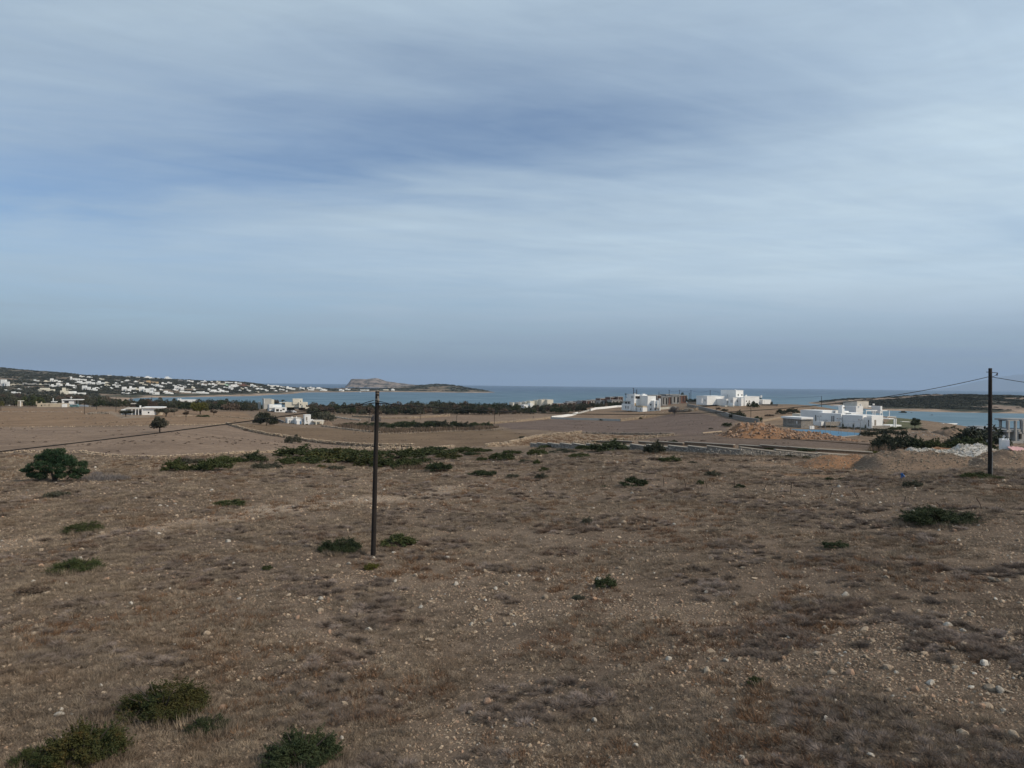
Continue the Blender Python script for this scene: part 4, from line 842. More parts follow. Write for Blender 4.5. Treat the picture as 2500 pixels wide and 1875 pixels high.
# the belt of trees and scrub between the fields and the bay: each crown a tree of its own
def belt(x0, x1, d0, d1, n, hm, mats, where, kind='tree'):
    r = random.Random(int(x0 * 7 + d0)); xs = [x0 + (x1 - x0) * (i + r.uniform(.1, .9)) / n for i in range(n)]
    for i, px in enumerate(xs):
        D = r.uniform(d0, d1); p = ground(px, D); H = hm * r.uniform(.7, 1.25); s = D / FPX
        tree(px, 0, H * r.uniform(1.15, 1.7) / s, H / s, r.choice(mats), where, 'trees of the belt ' + where.split(' belt ')[-1], p=p, clear=.02, small=True)
dk = ['juniper', 'juniper', 'mastic_dark', 'olive', 'olive', 'brown_leaf']
belt(-20, 95, 485, 505, 9, 6.6, ['olive', 'mastic', 'juniper', 'yellow_leaf'], 'leafy tree in the front row of the belt round the stone shed')
belt(60, 100, 490, 505, 3, 7.5, ['mastic', 'juniper'], 'tall bright green tree of the belt behind the stone shed')
belt(-20, 270, 520, 600, 28, 6.0, dk, 'dark evergreen tree of the belt below the village')
belt(-20, 290, 640, 780, 34, 6.0, dk + ['olive'], 'small dark tree of the belt at the foot of the village')
belt(225, 330, 490, 520, 12, 5.4, dk, 'dark tree of the belt behind the farm track')
belt(330, 460, 470, 520, 15, 6.0, dk + ['brown_leaf'], 'dark tree of the belt behind the white farmhouse')
belt(430, 625, 425, 465, 24, 5.2, dk + ['olive'], 'dark evergreen tree of the belt between the yellow tree and the bay')
belt(480, 640, 490, 560, 20, 5.6, dk, 'dark tree of the belt on the bay shore')
belt(750, 1010, 405, 425, 24, 4.8, dk + ['brown_leaf', 'olive'], 'dark tree in the front of the belt behind the reed patch')
belt(740, 1010, 440, 500, 30, 5.6, dk, 'dark tree of the belt against the bay water')
belt(1225, 1300, 404, 425, 9, 3.4, dk, 'low front tree of the belt under the stepped apartments')
belt(1000, 1228, 402, 425, 24, 5.2, dk + ['brown_leaf', 'olive'], 'dark tree in the front of the belt below the cream apartments')
belt(1000, 1240, 440, 520, 32, 6.0, dk, 'dark tree of the belt round the cream apartments')
belt(1235, 1330, 440, 500, 14, 3.0, dk, 'low dark tree of the belt just before the cream apartments')
belt(1290, 1420, 410, 460, 24, 3.9, dk, 'dark tree of the belt above the white wall')
belt(1370, 1525, 480, 530, 26, 3.3, dk, 'dark tree of the belt below the brick shells')
tree(1262, 0, 20, 14, 'mastic_dark', 'tall round tree at the end of the cream apartment row', D=560, clear=.1)
tree(1310, 0, 26, 13, 'juniper', 'round dark tree before the middle of the cream apartment row', D=500, clear=.1)
tree(1340, 0, 28, 14, 'juniper', 'round dark tree before the tall end of the cream apartments', D=500, clear=.1)
tree(1358, 0, 14, 9, 'mastic_dark', 'dark tree between cream apartments and brick shells', D=560, clear=.1)
tree(1128, 0, 20, 12, 'olive', 'tawny domed tree standing above the belt', D=420, clear=.1)
tree(1168, 0, 26, 14, 'brown_leaf', 'pair-crowned tawny tree above the belt near the apartments', D=425, clear=.1)

# reeds: a dense patch in the fields and another by the mounds
def reeds(pix, n, h, seed, label, mat='reed'):
    r = np.random.default_rng(seed); poly = poly_world(pix); lo, hi = poly.min(0), poly.max(0)
    q = r.uniform(lo, hi, (n * 4, 2)); q = q[inside(poly, q[:, 0], q[:, 1]) & (fbm(q[:, 0] / 3.5, q[:, 1] / 3.5, seed + 50, 3) + r.uniform(-.18, .18, len(q)) > .42)][:n]; n = len(q)
    b = np.stack([q[:, 0], q[:, 1], gz(q[:, 0], q[:, 1])], 1)
    e = b + np.stack([r.normal(0, .18 * h, n), r.normal(0, .18 * h, n), h * r.uniform(.55, 1.15, n) * (.25 + 1.35 * fbm(q[:, 0] / 4, q[:, 1] / 4, 4))], 1)
    k = np.stack([r.normal(size=n), r.normal(size=n), 0 * e[:, 0]], 1); k = k / np.linalg.norm(k, axis=1)[:, None] * (.05 + .0003 * b[:, 1:2])
    v = np.stack([b - k, b + k, e], 1).reshape(-1, 3)
    return tag(obj('reeds', np_mesh('reeds', v, np.arange(3 * n).reshape(-1, 3), mat)), label, 'reeds', None, 'stuff')
reeds([(808, 1037), (850, 1036), (900, 1043), (930, 1051), (1100, 1047), (1225, 1043), (1190, 1049), (1100, 1053), (930, 1058), (860, 1050)], 7000, 1.3, 3, 'tawny dry reeds growing thickly along the front of the scrub patch')
for i, (px, b, w, h, m_) in enumerate([(850, 1040, 34, 10, 'mastic_dark'), (885, 1043, 50, 13, 'mastic_dark'), (925, 1045, 50, 15, 'juniper'), (965, 1046, 48, 16, 'mastic_dark'), (1000, 1046, 54, 18, 'mastic_dark'), (1030, 1046, 44, 20, 'juniper'), (1052, 1046, 46, 22, 'mastic_dark'), (1080, 1046, 46, 20, 'juniper'), (1108, 1045, 44, 18, 'mastic_dark'), (1134, 1045, 44, 15, 'juniper'), (1160, 1044, 46, 14, 'mastic_dark'), (1188, 1042, 34, 12, 'mastic_dark'), (920, 1038, 50, 9, 'mastic'), (990, 1037, 60, 10, 'mastic_dark'), (1060, 1037, 60, 12, 'juniper')]):
    bush(px, b, w, h, m_, '%s dark bush of the patch behind the reeds, from the tower house side' % ORD[i], 'bushes behind the reed patch')
tree(918, 1032, 24, 22, 'twig', 'grey bare tree half hidden behind the tall pole', clear=.1, bark='grey_bark', small=True)
reeds([(2122, 1104), (2125, 1088), (2165, 1080), (2235, 1082), (2240, 1096), (2190, 1102)], 2600, 1.1, 5, 'tawny reeds beside the earth mounds')
# ------------------------------------------------------------------ stones, grass and cushion scrub of the near slope
PEB = [rock_mesh('pebble', 400 + i, 'gravel_stone', 0) for i in range(5)] + [rock_mesh('pebble', 410, 'pale_stone', 0), rock_mesh('pebble', 411, 'orange_stone', 0)]
STN = [rock_mesh('stone', 420 + i, m_, 1) for i, m_ in enumerate(['pale_stone', 'pale_stone', 'white_stone', 'pale_stone', 'white_stone', 'orange_stone'])]
def gravel_map(x, y):
    """how bare and stony the slope is, 0 to 1"""
    g = fbm(x / 7.0, y / 7.0, 61, 4)
    px = 1250 + FPX * x / y
    near = np.clip((34 - y) / 16, 0, 1) * np.clip((px - 500) / 700, 0, 1)
    right = np.clip((px - 1650) / 500, 0, 1) * np.clip((30 - y) / 12, 0, 1)
    v = np.clip((g - .47) / .16, 0, 1) * .55 + near * .42 * np.clip((g - .36) / .2, 0, 1) + right * .10
    left = np.clip((700 - px) / 500, 0, 1) * np.clip((40 - y) / 10, 0, 1)
    v = v - left * .45
    for a, b, w in (((-40, 1335), (420, 1290), 1.2), ((250, 1300), (700, 1243), 1.5), ((640, 1248), (1130, 1190), 1.9), ((1200, 1400), (1500, 1410), 1.2), ((600, 1440), (900, 1400), 1.2)):
        p, q = at(*a)[:2], at(*b)[:2]; d = q - p
        t = np.clip(((x - p[0]) * d[0] + (y - p[1]) * d[1]) / (d @ d), 0, 1)
        rr = np.hypot(x - p[0] - t * d[0], y - p[1] - t * d[1]) + (fbm(x / 1.5, y / 1.5, 77) - .5) * 3
        v = np.maximum(v, np.clip(1.4 - rr / w, 0, 1) * .9)
    return np.clip(v, 0, 1)
def slope_points(n, seed, d0=9.5, d1=96.0, power=1.0, u=.86):
    """points on the near slope, thinning with distance"""
    n = int(n * 1.32); r = np.random.default_rng(seed)
    t = r.uniform(0, 1, n)
    D = d0 * (d1 / d0) ** t if power == 1.0 else (d0 ** (2 - power) + t * (d1 ** (2 - power) - d0 ** (2 - power))) ** (1 / (2 - power))
    x = r.uniform(-1, 1, n) * (u * D + 8.0)
    return x, D, r
def clear_of_edge(x, y):
    """the near slope ends at the walls"""
    px = 1250 + FPX * x / y
    lim = np.interp(px, [-400, 0, 400, 700, 900, 1100, 1300, 1500, 1700, 2000, 2080, 2150, 2300, 2420, 2700], [86, 86, 84, 98, 122, 112, 90, 88, 86, 80, 70, 64, 58, 66, 66])
    return y < lim
# gravel
x, y, r = slope_points(330000, 1, 9.5, 92, 1.0)
g = gravel_map(x, y); k = (r.uniform(0, 1, len(x)) < .36 + .64 * g ** 1.2) & clear_of_edge(x, y)
x, y, g = x[k], y[k], g[k]; n = len(x)
sz = (.011 + .030 * r.pareto(3.4, n).clip(0, 1.6)) * (.75 + y / 48)
P = np.stack([x, y, gz(x, y) - sz * .05], 1)
scatter('gravel', P, sz[:, None] * r.uniform(.7, 1.3, (n, 3)), r.uniform(0, 6.28, (n, 3)) * np.array([.15, .15, 1]), r.choice(7, n, p=[.18, .17, .17, .15, .13, .15, .05]), PEB, 'pale limestone gravel strewn over the bare soil of the slope')
# loose stones: the larger ones are things of their own
x, y, r = slope_points(9500, 2, 9.5, 90, 1.35)
g = gravel_map(x, y); k = (r.uniform(0, 1, len(x)) < .14 + .86 * g) & clear_of_edge(x, y); x, y = x[k], y[k]; n = len(x)
sz = (.034 + .06 * r.pareto(2.9, n).clip(0, 1.7)) * (.85 + y / 130)
P = np.stack([x, y, gz(x, y) + sz * .02], 1); ix = r.choice(6, n, p=[.3, .22, .16, .16, .1, .06]); rot = r.uniform(0, 6.28, (n, 3)) * np.array([.12, .12, 1])
sc = sz[:, None] * r.uniform(.75, 1.25, (n, 3))
pxs, pys = project(P); vis = (pxs > 5) & (pxs < 2495) & (pys < 1870)
order = np.argsort(-(sz / y) * vis); big = order[:255]; rest = order[255:]
cname = ['pale tan', 'pale tan', 'whitish', 'pale tan', 'whitish', 'orange-tinted']
for i in big:
    zone = 'close to the lower edge of the slope' if P[i, 1] < 18 else 'halfway up the open slope' if P[i, 1] < 28 else 'on the farther part of the open slope'
    side = 'grassy side' if pxs[i] < 850 else 'middle' if pxs[i] < 1700 else 'stony side'
    tag(obj('stone', STN[ix[i]], None, P[i], tuple(rot[i]), tuple(sc[i])), '%s loose limestone lying %s, %s' % (cname[ix[i]], zone, side), 'stone', 'loose stones on the %s %s' % (side, zone))
scatter('small_stones', P[rest], sc[rest], rot[rest], ix[rest], STN, 'smaller loose stones scattered over the slope')
ROCKS = [(783, 1464, 15, 11, 2, 'round boulder in a row of stones below the tall pole'), (802, 1466, 13, 10, 5, 'orange block next to the round boulder below the tall pole'), (752, 1457, 10, 6, 0, 'small pale stone leading the row below the tall pole'), (762, 1466, 9, 7, 1, 'second small pale stone of the row below the tall pole'),
 (912, 1363, 10, 6, 2, 'white stone right at the foot of the tall pole'), (1092, 1363, 15, 8, 2, 'white flat rock alone in the grass past the tall pole'), (1117, 1366, 14, 6, 0, 'flat pale rock next to the white one past the tall pole'), (1458, 1290, 14, 14, 1, 'upright pale rock in the grass of the middle slope'), (1577, 1322, 11, 9, 0, 'pale rock far out in the open grass'),
 (2426, 1420, 32, 20, 0, 'large angular pinkish boulder on the stony side'), (2440, 1690, 24, 22, 2, 'white upright slab among the stones'), (2462, 1690, 26, 8, 0, 'pale flat plank-like stone beside the white slab'), (1240, 1526, 16, 12, 0, 'larger of two stones touching, mid slope'), (1256, 1528, 12, 11, 2, 'lesser of two stones touching, mid slope'), (1451, 1762, 17, 15, 2, 'whitish egg-shaped stone near the lower edge'), (1148, 1742, 15, 11, 1, 'squarish pale stone near the lower edge'), (1195, 1758, 12, 10, 5, 'orange cube-like stone near the squarish one'), (1553, 1822, 17, 11, 2, 'white rounded stone close to the bottom edge'), (834, 1806, 14, 13, 2, 'white round stone next to the dark bush with bare twigs'), (1042, 1563, 16, 9, 0, 'low broad stone on the middle slope'), (1050, 1563, 22, 8, 1, 'flat grey-tan stone half sunk in the grass'), (545, 1730, 26, 12, 5, 'orange flat slab in the grass beside the wide yellowish bush'), (246, 1677, 11, 10, 2, 'bright white stone above the rusty bushes'), (122, 1737, 18, 13, 0, 'tan block above the largest rusty bush'), (150, 1735, 12, 11, 2, 'greyish white stone above the largest rusty bush'),
 (1992, 1504, 14, 9, 2, 'bluish white stone on the far stony slope'), (1698, 1298, 16, 7, 0, 'flat pale stone far up the open grass'), (2235, 1862, 24, 18, 0, 'tan boulder cut by the bottom edge'), (2126, 1845, 22, 10, 2, 'wide white stone near the bottom edge'), (1820, 1865, 26, 16, 5, 'orange-pink boulder at the bottom edge'), (1940, 1815, 16, 14, 1, 'tan upright stone in dark scrub near the bottom'), (2050, 1548, 18, 10, 0, 'pale wedge stone on the stony middle slope'), (1842, 1414, 18, 8, 0, 'pale rounded stone beside dark scrub far up the slope'), (1772, 1614, 17, 9, 2, 'bright white long stone on the stony slope')]
for px, b, w, h, i, l in ROCKS:
    p = at(px, b); s = p[1] / FPX
    tag(obj('stone', STN[i], None, p + np.array([0, 0, h * s * .3]), (0, 0, px % 3.0), (w * s / 2, w * s / 2.4, h * s / 1.5)), l, 'stone')

# dry grass, cushion scrub and rusty tufts
def tuft(name, seed, n, h, rad, w, mat, droop=.5, bias=.25):
    r = np.random.default_rng(seed)
    q = np.sqrt(r.uniform(0, 1, n)) * rad * .7; a = r.uniform(0, 6.28, n)
    b = np.stack([q * np.cos(a), q * np.sin(a), 0 * q - .01], 1)
    d = np.stack([np.cos(a) * droop, np.sin(a) * droop, 1 + 0 * a], 1) + r.normal(0, bias, (n, 3)); d /= np.linalg.norm(d, axis=1)[:, None]
    L_ = h * r.uniform(.4, 1.1, n); e = b + d * L_[:, None]
    k = np.cross(d, rand_dirs(n, r)); k = k / np.linalg.norm(k, axis=1)[:, None] * w
    return np_mesh(name, np.stack([b - k, b + k, e], 1).reshape(-1, 3), np.arange(3 * n).reshape(-1, 3), mat)
GR = [tuft('grass_tuft', 500 + i, 90, .17, .24, .0045, 'grass', .6, .35) for i in range(5)]
PH = []
for i in range(4):
    r = np.random.default_rng(540 + i); n = 480
    d = rand_dirs(n, r); d[:, 2] = np.abs(d[:, 2]) * .9 + .05
    e = d * np.array([.34, .34, .20]) * r.uniform(.55, 1.1, n)[:, None]; b = e * r.uniform(.1, .6, n)[:, None] ; e = e + r.normal(0, .035, (n, 3))
    k = np.cross(e - b, rand_dirs(n, r)); k = k / np.linalg.norm(k, axis=1)[:, None] * .0055
    PH.append(np_mesh('cushion', np.stack([b - k, b + k, e], 1).reshape(-1, 3), np.arange(3 * n).reshape(-1, 3), 'phrygana'))
RT = [tuft('rusty_tuft', 560 + i, 60, .22, .3, .008, 'rust_tuft', .8, .4) for i in range(3)]
x, y, r = slope_points(125000, 3, 9.5, 122, 1.0)
g = gravel_map(x, y); d = fbm(x / 3.0, y / 3.0, 91, 3)
pxx = 1250 + FPX * x / y
lush = np.clip((1000 - pxx) / 800, 0, 1) * .35
k = (r.uniform(0, 1, len(x)) < np.clip(.02 + 1.5 * (d - .38) + lush + .16 * np.clip((y - 26) / 20, 0, 1), .03, 1) * (1 - .9 * g)) & clear_of_edge(x, y)
x, y = x[k], y[k]; n = len(x)
P = np.stack([x, y, gz(x, y)], 1); s = r.uniform(.55, 1.25, n) * (.8 + y / 75)
scatter('dry_grass', P, s[:, None] * np.stack([np.ones(n), np.ones(n), r.uniform(.55, 1.15, n)], 1) * np.array([1, 1, .8]), r.uniform(0, 6.28, (n, 3)) * np.array([.04, .04, 1]), r.integers(0, 5, n), GR, 'dry tan and grey grass covering the near slope')
x, y, r = slope_points(36000, 4, 9.5, 110, 1.0)
d = fbm(x / 2.6, y / 2.6, 131, 4); e = fbm(x / 9.0, y / 9.0, 141, 2)
k = (d + .3 * (e - .5) > .57) & (r.uniform(0, 1, len(x)) < .62) & clear_of_edge(x, y); x, y = x[k], y[k]; n = len(x)
P = np.stack([x, y, gz(x, y) - .02], 1); s = r.uniform(.45, 1.15, n) * (.8 + y / 90)
scatter('cushion_scrub', P, s[:, None] * np.stack([np.ones(n), np.ones(n), r.uniform(.6, 1.0, n)], 1), r.uniform(0, 6.28, (n, 3)) * np.array([.04, .04, 1]), r.integers(0, 4, n), PH, 'grey-purple thorny cushion scrub in patches on the slope')
x, y, r = slope_points(16000, 5, 9.5, 100, 1.0)
d = fbm(x / 3.1, y / 3.1, 171, 3)
k = (d > .57) & (r.uniform(0, 1, len(x)) < .7) & clear_of_edge(x, y); x, y = x[k], y[k]; n = len(x)
P = np.stack([x, y, gz(x, y)], 1); s = r.uniform(.5, 1.1, n) * (.8 + y / 90)
scatter('rusty_scrub', P, s, r.uniform(0, 6.28, (n, 3)) * np.array([.04, .04, 1]), r.integers(0, 3, n), RT, 'rusty brown dead scrub in small patches on the slope')
# taller grass standing against the near bushes
q = []
for p, rx, ry, hz in NEAR_BUSHES:
    k_ = int(26 + 26 * rx); a_ = r.uniform(0, 6.28, k_); f_ = r.uniform(.72, 1.12, k_)
    q.append(np.stack([p[0] + rx * f_ * np.cos(a_), p[1] + ry * f_ * np.sin(a_)], 1))
q = np.concatenate(q); n = len(q)
scatter('bush_edge_grass', np.stack([q[:, 0], q[:, 1], gz(q[:, 0], q[:, 1])], 1), r.uniform(1.0, 2.1, n)[:, None] * np.array([.8, .8, 1.1]), r.uniform(0, 6.28, (n, 3)) * np.array([.04, .04, 1]), r.integers(0, 5, n), GR, 'taller dry grass standing round the near bushes')
# stubble and weeds on the fields beyond, scrub on the far hills
r = np.random.default_rng(12); n = 9000
y = 88 * (430 / 88) ** r.uniform(0, 1, n); x = r.uniform(-.8, .85, n) * y
d = fbm(x / 16, y / 9, 201, 4); k = (d > .6) & (r.uniform(0, 1, n) < .6) & ~clear_of_edge(x, y) & (gz(x, y) > 2); x, y = x[k], y[k]; n = len(x)
scatter('field_weeds', np.stack([x, y, gz(x, y)], 1), r.uniform(.5, 1.2, n), r.uniform(0, 6.28, (n, 3)) * np.array([0, 0, 1]), r.integers(0, 4, n), PH, 'low brown weeds dotted over the far fields')
SCR = [np_mesh('scrub_bush', *dome_leaves(600 + i, 9, 46, .26, .35, .5), 'scrub') for i in range(4)]
n = 26000
y = 820 * (2500 / 820) ** r.uniform(0, 1, n); x = r.uniform(-.80, .0, n) * y; z = gz(x, y)
v = fbm(x / 55.0, y / 55.0, 41, 5)
k = (z > 3.2) & (r.uniform(0, 1, n) < np.clip((.64 - v) * 7, .10, 1)); x, y, z = x[k], y[k], z[k]; n = len(x)
scatter('hillside_scrub', np.stack([x, y, z - .2], 1), r.uniform(1.4, 3.6, n)[:, None] * np.array([1.3, 1.3, .8]), r.uniform(0, 6.28, (n, 3)) * np.array([0, 0, 1]), r.integers(0, 4, n), SCR, 'dark evergreen scrub covering the village hillside and the low point')
n = 19000
y = r.uniform(690, 1300, n); x = r.uniform(.36, .85, n) * y; z = gz(x, y)
v = fbm(x / 55.0, y / 55.0, 41, 5)
k = (z > 2.3) & (r.uniform(0, 1, n) < np.clip((.62 - v) * 7, .04, 1)); x, y, z = x[k], y[k], z[k]; n = len(x)
scatter('headland_scrub', np.stack([x, y, z - .2], 1), r.uniform(.9, 2.4, n)[:, None] * np.array([1.5, 1.5, .6]), r.uniform(0, 6.28, (n, 3)) * np.array([0, 0, 1]), r.integers(0, 4, n), SCR, 'dark low scrub covering the headland across the strait')

# ------------------------------------------------------------------ iron stakes of a vanished fence, and a blue rag
STK = [(1467, 1181, 1472, 1161), (1496, 1179, 1490, 1162), (1540, 1176, 1541, 1161), (1621, 1187, 1619, 1166), (1674, 1193, 1671, 1170), (1727, 1190, 1721, 1174), (1793, 1191, 1792, 1169), (1861, 1198, 1875, 1177), (1929, 1205, 1933, 1177), (2025, 1213, 2033, 1192), (2096, 1218, 2081, 1198), (2099, 1218, 2086, 1199), (2206, 1228, 2211, 1212), (2300, 1238, 2285, 1226), (2400, 1243, 2384, 1217)]
for i, (a, b, c, d) in enumerate(STK):
    p = at(a, b); q = pt(c, d, p[1]) - p
    tag(MB().tube([(0, 0, -.3), q * .5 + np.array([.015, 0, 0]), q], .022, 6).build('iron_stake', 'rust', None, loc=p), '%s rusty iron stake of the old fence line, counted from the stepped wall side' % ORD[i], 'stake', 'iron stakes in the dry grass')
for i, (a, b, c, d) in enumerate([(2123, 1137, 2124, 1120), (1858, 1126, 1858, 1114), (1501, 1112, 1503, 1102)]):
    p = at(a, b); q = pt(c, d, p[1]) - p
    tag(MB().tube([(0, 0, -.3), q], .022, 6).build('iron_stake', 'rust', None, loc=p), ['upright iron stake before the orange and brown mounds', 'thin iron stake below the stepped stone wall', 'short leaning iron stake below the dark dome bush'][i], 'stake')
p = at(2203, 1168); r = np.random.default_rng(3); s = p[1] / FPX
gx, gy = np.meshgrid(np.linspace(-1, 1, 9), np.linspace(0, 1, 9))
v = np.stack([gx * .16 * (1 - .3 * gy) + .05 * np.sin(gy * 5), .07 * np.sin(gx * 5 + gy * 3), gy * .42 + .05 * np.sin(gx * 7)], -1).reshape(-1, 3)
ii = np.arange(81).reshape(9, 9)
me = np_mesh('rag', v, np.stack([ii[:-1, :-1], ii[:-1, 1:], ii[1:, 1:], ii[1:, :-1]], -1).reshape(-1, 4), 'blue_rag', True)
o = tag(obj('plastic_rag', me, None, p), 'torn blue plastic bag caught upright in the dry grass', 'plastic bag'); o.modifiers.new('thick', 'SOLIDIFY').thickness = .008

# ------------------------------------------------------------------ dry-stone walls
def wall_line(pix, step):
    q = np.array([at(*p) for p in pix]); d = np.hypot(*np.diff(q[:, :2], axis=0).T); s = np.concatenate([[0], np.cumsum(d)])
    t = np.arange(0, s[-1], step); return np.stack([np.interp(t, s, q[:, 0]), np.interp(t, s, q[:, 1])], 1), s[-1]
_ico = rock_mesh('wall_rock_source', 900, 'wall_stone', 0)
_rv = np.empty(len(_ico.vertices) * 3, np.float32); _ico.vertices.foreach_get('co', _rv); _rv = _rv.reshape(-1, 3).astype(float)
_rf = np.array([p.vertices[:] for p in _ico.polygons])
def rocks_mesh(name, pos, size, mat, seed):
    """many stones joined as one part"""
    r = np.random.default_rng(seed); n = len(pos)
    a = r.uniform(0, 6.28, n); c, s = np.cos(a), np.sin(a)
    v = _rv[None] * (size[:, None] if size.ndim == 2 else size[:, None, None]) * r.uniform(.7, 1.3, (n, len(_rv), 1)) * r.uniform(.75, 1.25, (n, 1, 3))
    v = np.stack([v[..., 0] * c[:, None] - v[..., 1] * s[:, None], v[..., 0] * s[:, None] + v[..., 1] * c[:, None], v[..., 2]], -1) + pos[:, None]
    f = (_rf[None] + (np.arange(n) * len(_rv))[:, None, None]).reshape(-1, 3)
    return np_mesh(name, v.reshape(-1, 3), f, mat)
def dry_wall(pix, h, stone, label, mat='wall_stone', width=.5, seed=0, gaps=0.0, core=None):
    line, L_ = wall_line(pix, stone * .8); r = np.random.default_rng(seed + 5)
    n = len(line); lay = max(1, int(round(h / (stone * .62)))); pos, siz = [], []
    hh = h * (.75 + .5 * fbm(np.arange(n) * stone / 3.0, np.zeros(n) + seed, seed, 3))
    for j in range(lay):
        for side in (-1, 1) if j < lay - 1 else (0, 0.5):
            z = (j + .35) / lay * hh; keep = r.uniform(0, 1, n) > gaps * (j + 1) / lay
            q = np.stack([line[:, 0] + r.normal(0, stone * .2, n), line[:, 1] + side * width * .5 * (1 - .5 * j / lay) + r.normal(0, stone * .15, n), gz(line[:, 0], line[:, 1]) + z], 1)[keep]
            pos.append(q); siz.append(stone * .62 * r.uniform(.6, 1.25, len(q)))
    pos = np.concatenate(pos); o = pos[len(pos) // 2].copy(); o[2] = float(gz(o[0], o[1]))
    t = thing('dry_stone_wall', label, 'stone wall', o)
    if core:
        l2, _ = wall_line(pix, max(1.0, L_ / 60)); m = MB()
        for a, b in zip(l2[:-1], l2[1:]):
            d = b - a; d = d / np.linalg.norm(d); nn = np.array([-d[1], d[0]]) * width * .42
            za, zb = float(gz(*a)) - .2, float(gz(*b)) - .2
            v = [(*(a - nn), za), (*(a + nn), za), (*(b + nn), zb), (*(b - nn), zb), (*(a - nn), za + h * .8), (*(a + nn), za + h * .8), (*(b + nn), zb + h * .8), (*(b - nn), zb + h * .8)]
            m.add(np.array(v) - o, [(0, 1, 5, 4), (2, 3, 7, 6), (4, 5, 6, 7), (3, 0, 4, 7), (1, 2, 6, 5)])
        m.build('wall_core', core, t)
    tag(obj('stones', rocks_mesh('stones', pos - o, np.array(np.concatenate(siz)), mat, seed), t), kind='stuff')
    return t
dry_wall([(-40, 1108), (0, 1107), (120, 1105), (200, 1105), (240, 1112), (300, 1117), (400, 1119), (480, 1114), (560, 1109), (640, 1106), (700, 1102)], .36, .26, 'tumbled dry-stone wall curving along the foot of the pale field behind the feathery tree', 'pale_stone', width=.35, seed=1, gaps=.45)
dry_wall([(-40, 1046), (100, 1043), (250, 1042), (370, 1040), (480, 1038), (553, 1036)], .35, .4, 'low ruined stone line crossing the pale field behind the lone round tree', 'pale_stone', seed=2, gaps=.7)
dry_wall([(553, 1036), (575, 1043), (620, 1056), (660, 1064), (720, 1073), (780, 1082), (860, 1089), (920, 1092), (1010, 1093)], .8, .4, 'dry-stone wall running down past the round grey-green bush between two fields', 'pale_stone', seed=3, gaps=.1, core='earth')  # dark core colour paints in the wall's shadow side below the pale stones
dry_wall([(845, 1095), (920, 1096), (1000, 1098), (1060, 1096), (1110, 1091)], .5, .4, 'spread line of pale rubble just above the green bush band', 'pale_stone', seed=4, gaps=.6, width=1.6)
dry_wall([(925, 1061), (1000, 1059), (1100, 1054), (1230, 1050)], .5, .45, 'low pale wall in front of the dry reeds', 'pale_stone', seed=5, gaps=.5)
dry_wall([(1185, 1091), (1250, 1084), (1310, 1068), (1330, 1065), (1420, 1057)], .7, .45, 'pale rubble bank climbing round the stony terrace', 'pale_stone', seed=6, gaps=.3, width=1.6)
dry_wall([(1420, 1058), (1500, 1060), (1600, 1062), (1645, 1062)], .6, .4, 'dark-faced dry wall along the back of the stony terrace', 'wall_stone', seed=7, gaps=.2)
dry_wall([(1395, 1085), (1450, 1081), (1560, 1073), (1620, 1066), (1645, 1063)], .6, .4, 'pale tumbled wall closing the stony terrace on the near side', 'pale_stone', seed=8, gaps=.35, width=.9)
dry_wall([(860, 1018), (930, 1022), (1000, 1022), (1060, 1019), (1098, 1016)], 1.1, .5, 'long straight mortared pale wall beyond the reed patch', 'pale_stone', seed=9, core='pale_stone')
dry_wall([(1190, 1035), (1225, 1033), (1260, 1031), (1300, 1027), (1345, 1022)], 1.0, .55, 'pale rubble wall sloping up to the grey concrete wall', 'pale_stone', seed=10, core='pale_stone')
dry_wall([(1515, 1029), (1540, 1026), (1570, 1021), (1600, 1015), (1640, 1009)], 1.3, .5, 'pale rubble wall between the grey field and the three-storey villa', 'pale_stone', seed=11, core='pale_stone')
dry_wall([(1648, 1007), (1668, 1006), (1690, 1004), (1704, 1001)], 1.5, .6, 'pale stone gate wall next to the blossoming bush', 'pale_stone', seed=12, core='pale_stone')
dry_wall([(420, 1018), (480, 1016), (560, 1019), (632, 1026)], .5, .5, 'broken wall at the back of the field towards the dark tree', 'pale_stone', seed=13, gaps=.5)
dry_wall([(785, 1041), (830, 1047), (880, 1053), (930, 1056)], .6, .5, 'dark overgrown wall at the foot of the reeds by the tower house', 'wall_stone', seed=14, gaps=.3)
dry_wall([(818, 1019), (850, 1024), (880, 1027)], .7, .5, 'low grey ruin wall near the far pole and reeds', 'grey_stone', seed=15, gaps=.3)
dry_wall([(0, 1006), (100, 1006), (205, 1007)], .4, .5, 'dark low wall crossing the far tan field', 'wall_stone', seed=16, gaps=.5)
dry_wall([(215, 1012), (245, 1010), (262, 1011)], .8, .6, 'dark heap of field stones and brush in the tan field', 'wall_stone', width=3, seed=17)
def slab_wall(pix, h, thick, mat, label, cope=None, name='boundary_wall'):
    q = np.array([at(*p) for p in pix]); o = q[0]; t = thing(name, label, 'wall', o); m, c = MB(), MB()
    for a, b in zip(q[:-1], q[1:]):
        d = (b - a)[:2]; d = d / np.linalg.norm(d); n_ = np.array([-d[1], d[0]]) * thick / 2; e = d * thick * .25
        for mm, w, z0, z1 in ((m, 1, -.6, h), (c, 1.3, h, h + .12)) if cope else ((m, 1, -.6, h),):
            A, B = a[:2] - e, b[:2] + e
            v = [(*(A - n_ * w), a[2] + z0), (*(A + n_ * w), a[2] + z0), (*(B + n_ * w), b[2] + z0), (*(B - n_ * w), b[2] + z0), (*(A - n_ * w), a[2] + z1), (*(A + n_ * w), a[2] + z1), (*(B + n_ * w), b[2] + z1), (*(B - n_ * w), b[2] + z1)]
            mm.add(np.array(v) - o, [(0, 3, 2, 1), (4, 5, 6, 7), (0, 4, 7, 3), (1, 2, 6, 5), (0, 1, 5, 4), (2, 3, 7, 6)])
    m.build('wall_body', mat, t)
    if cope: c.build('coping', cope, t)
    return t
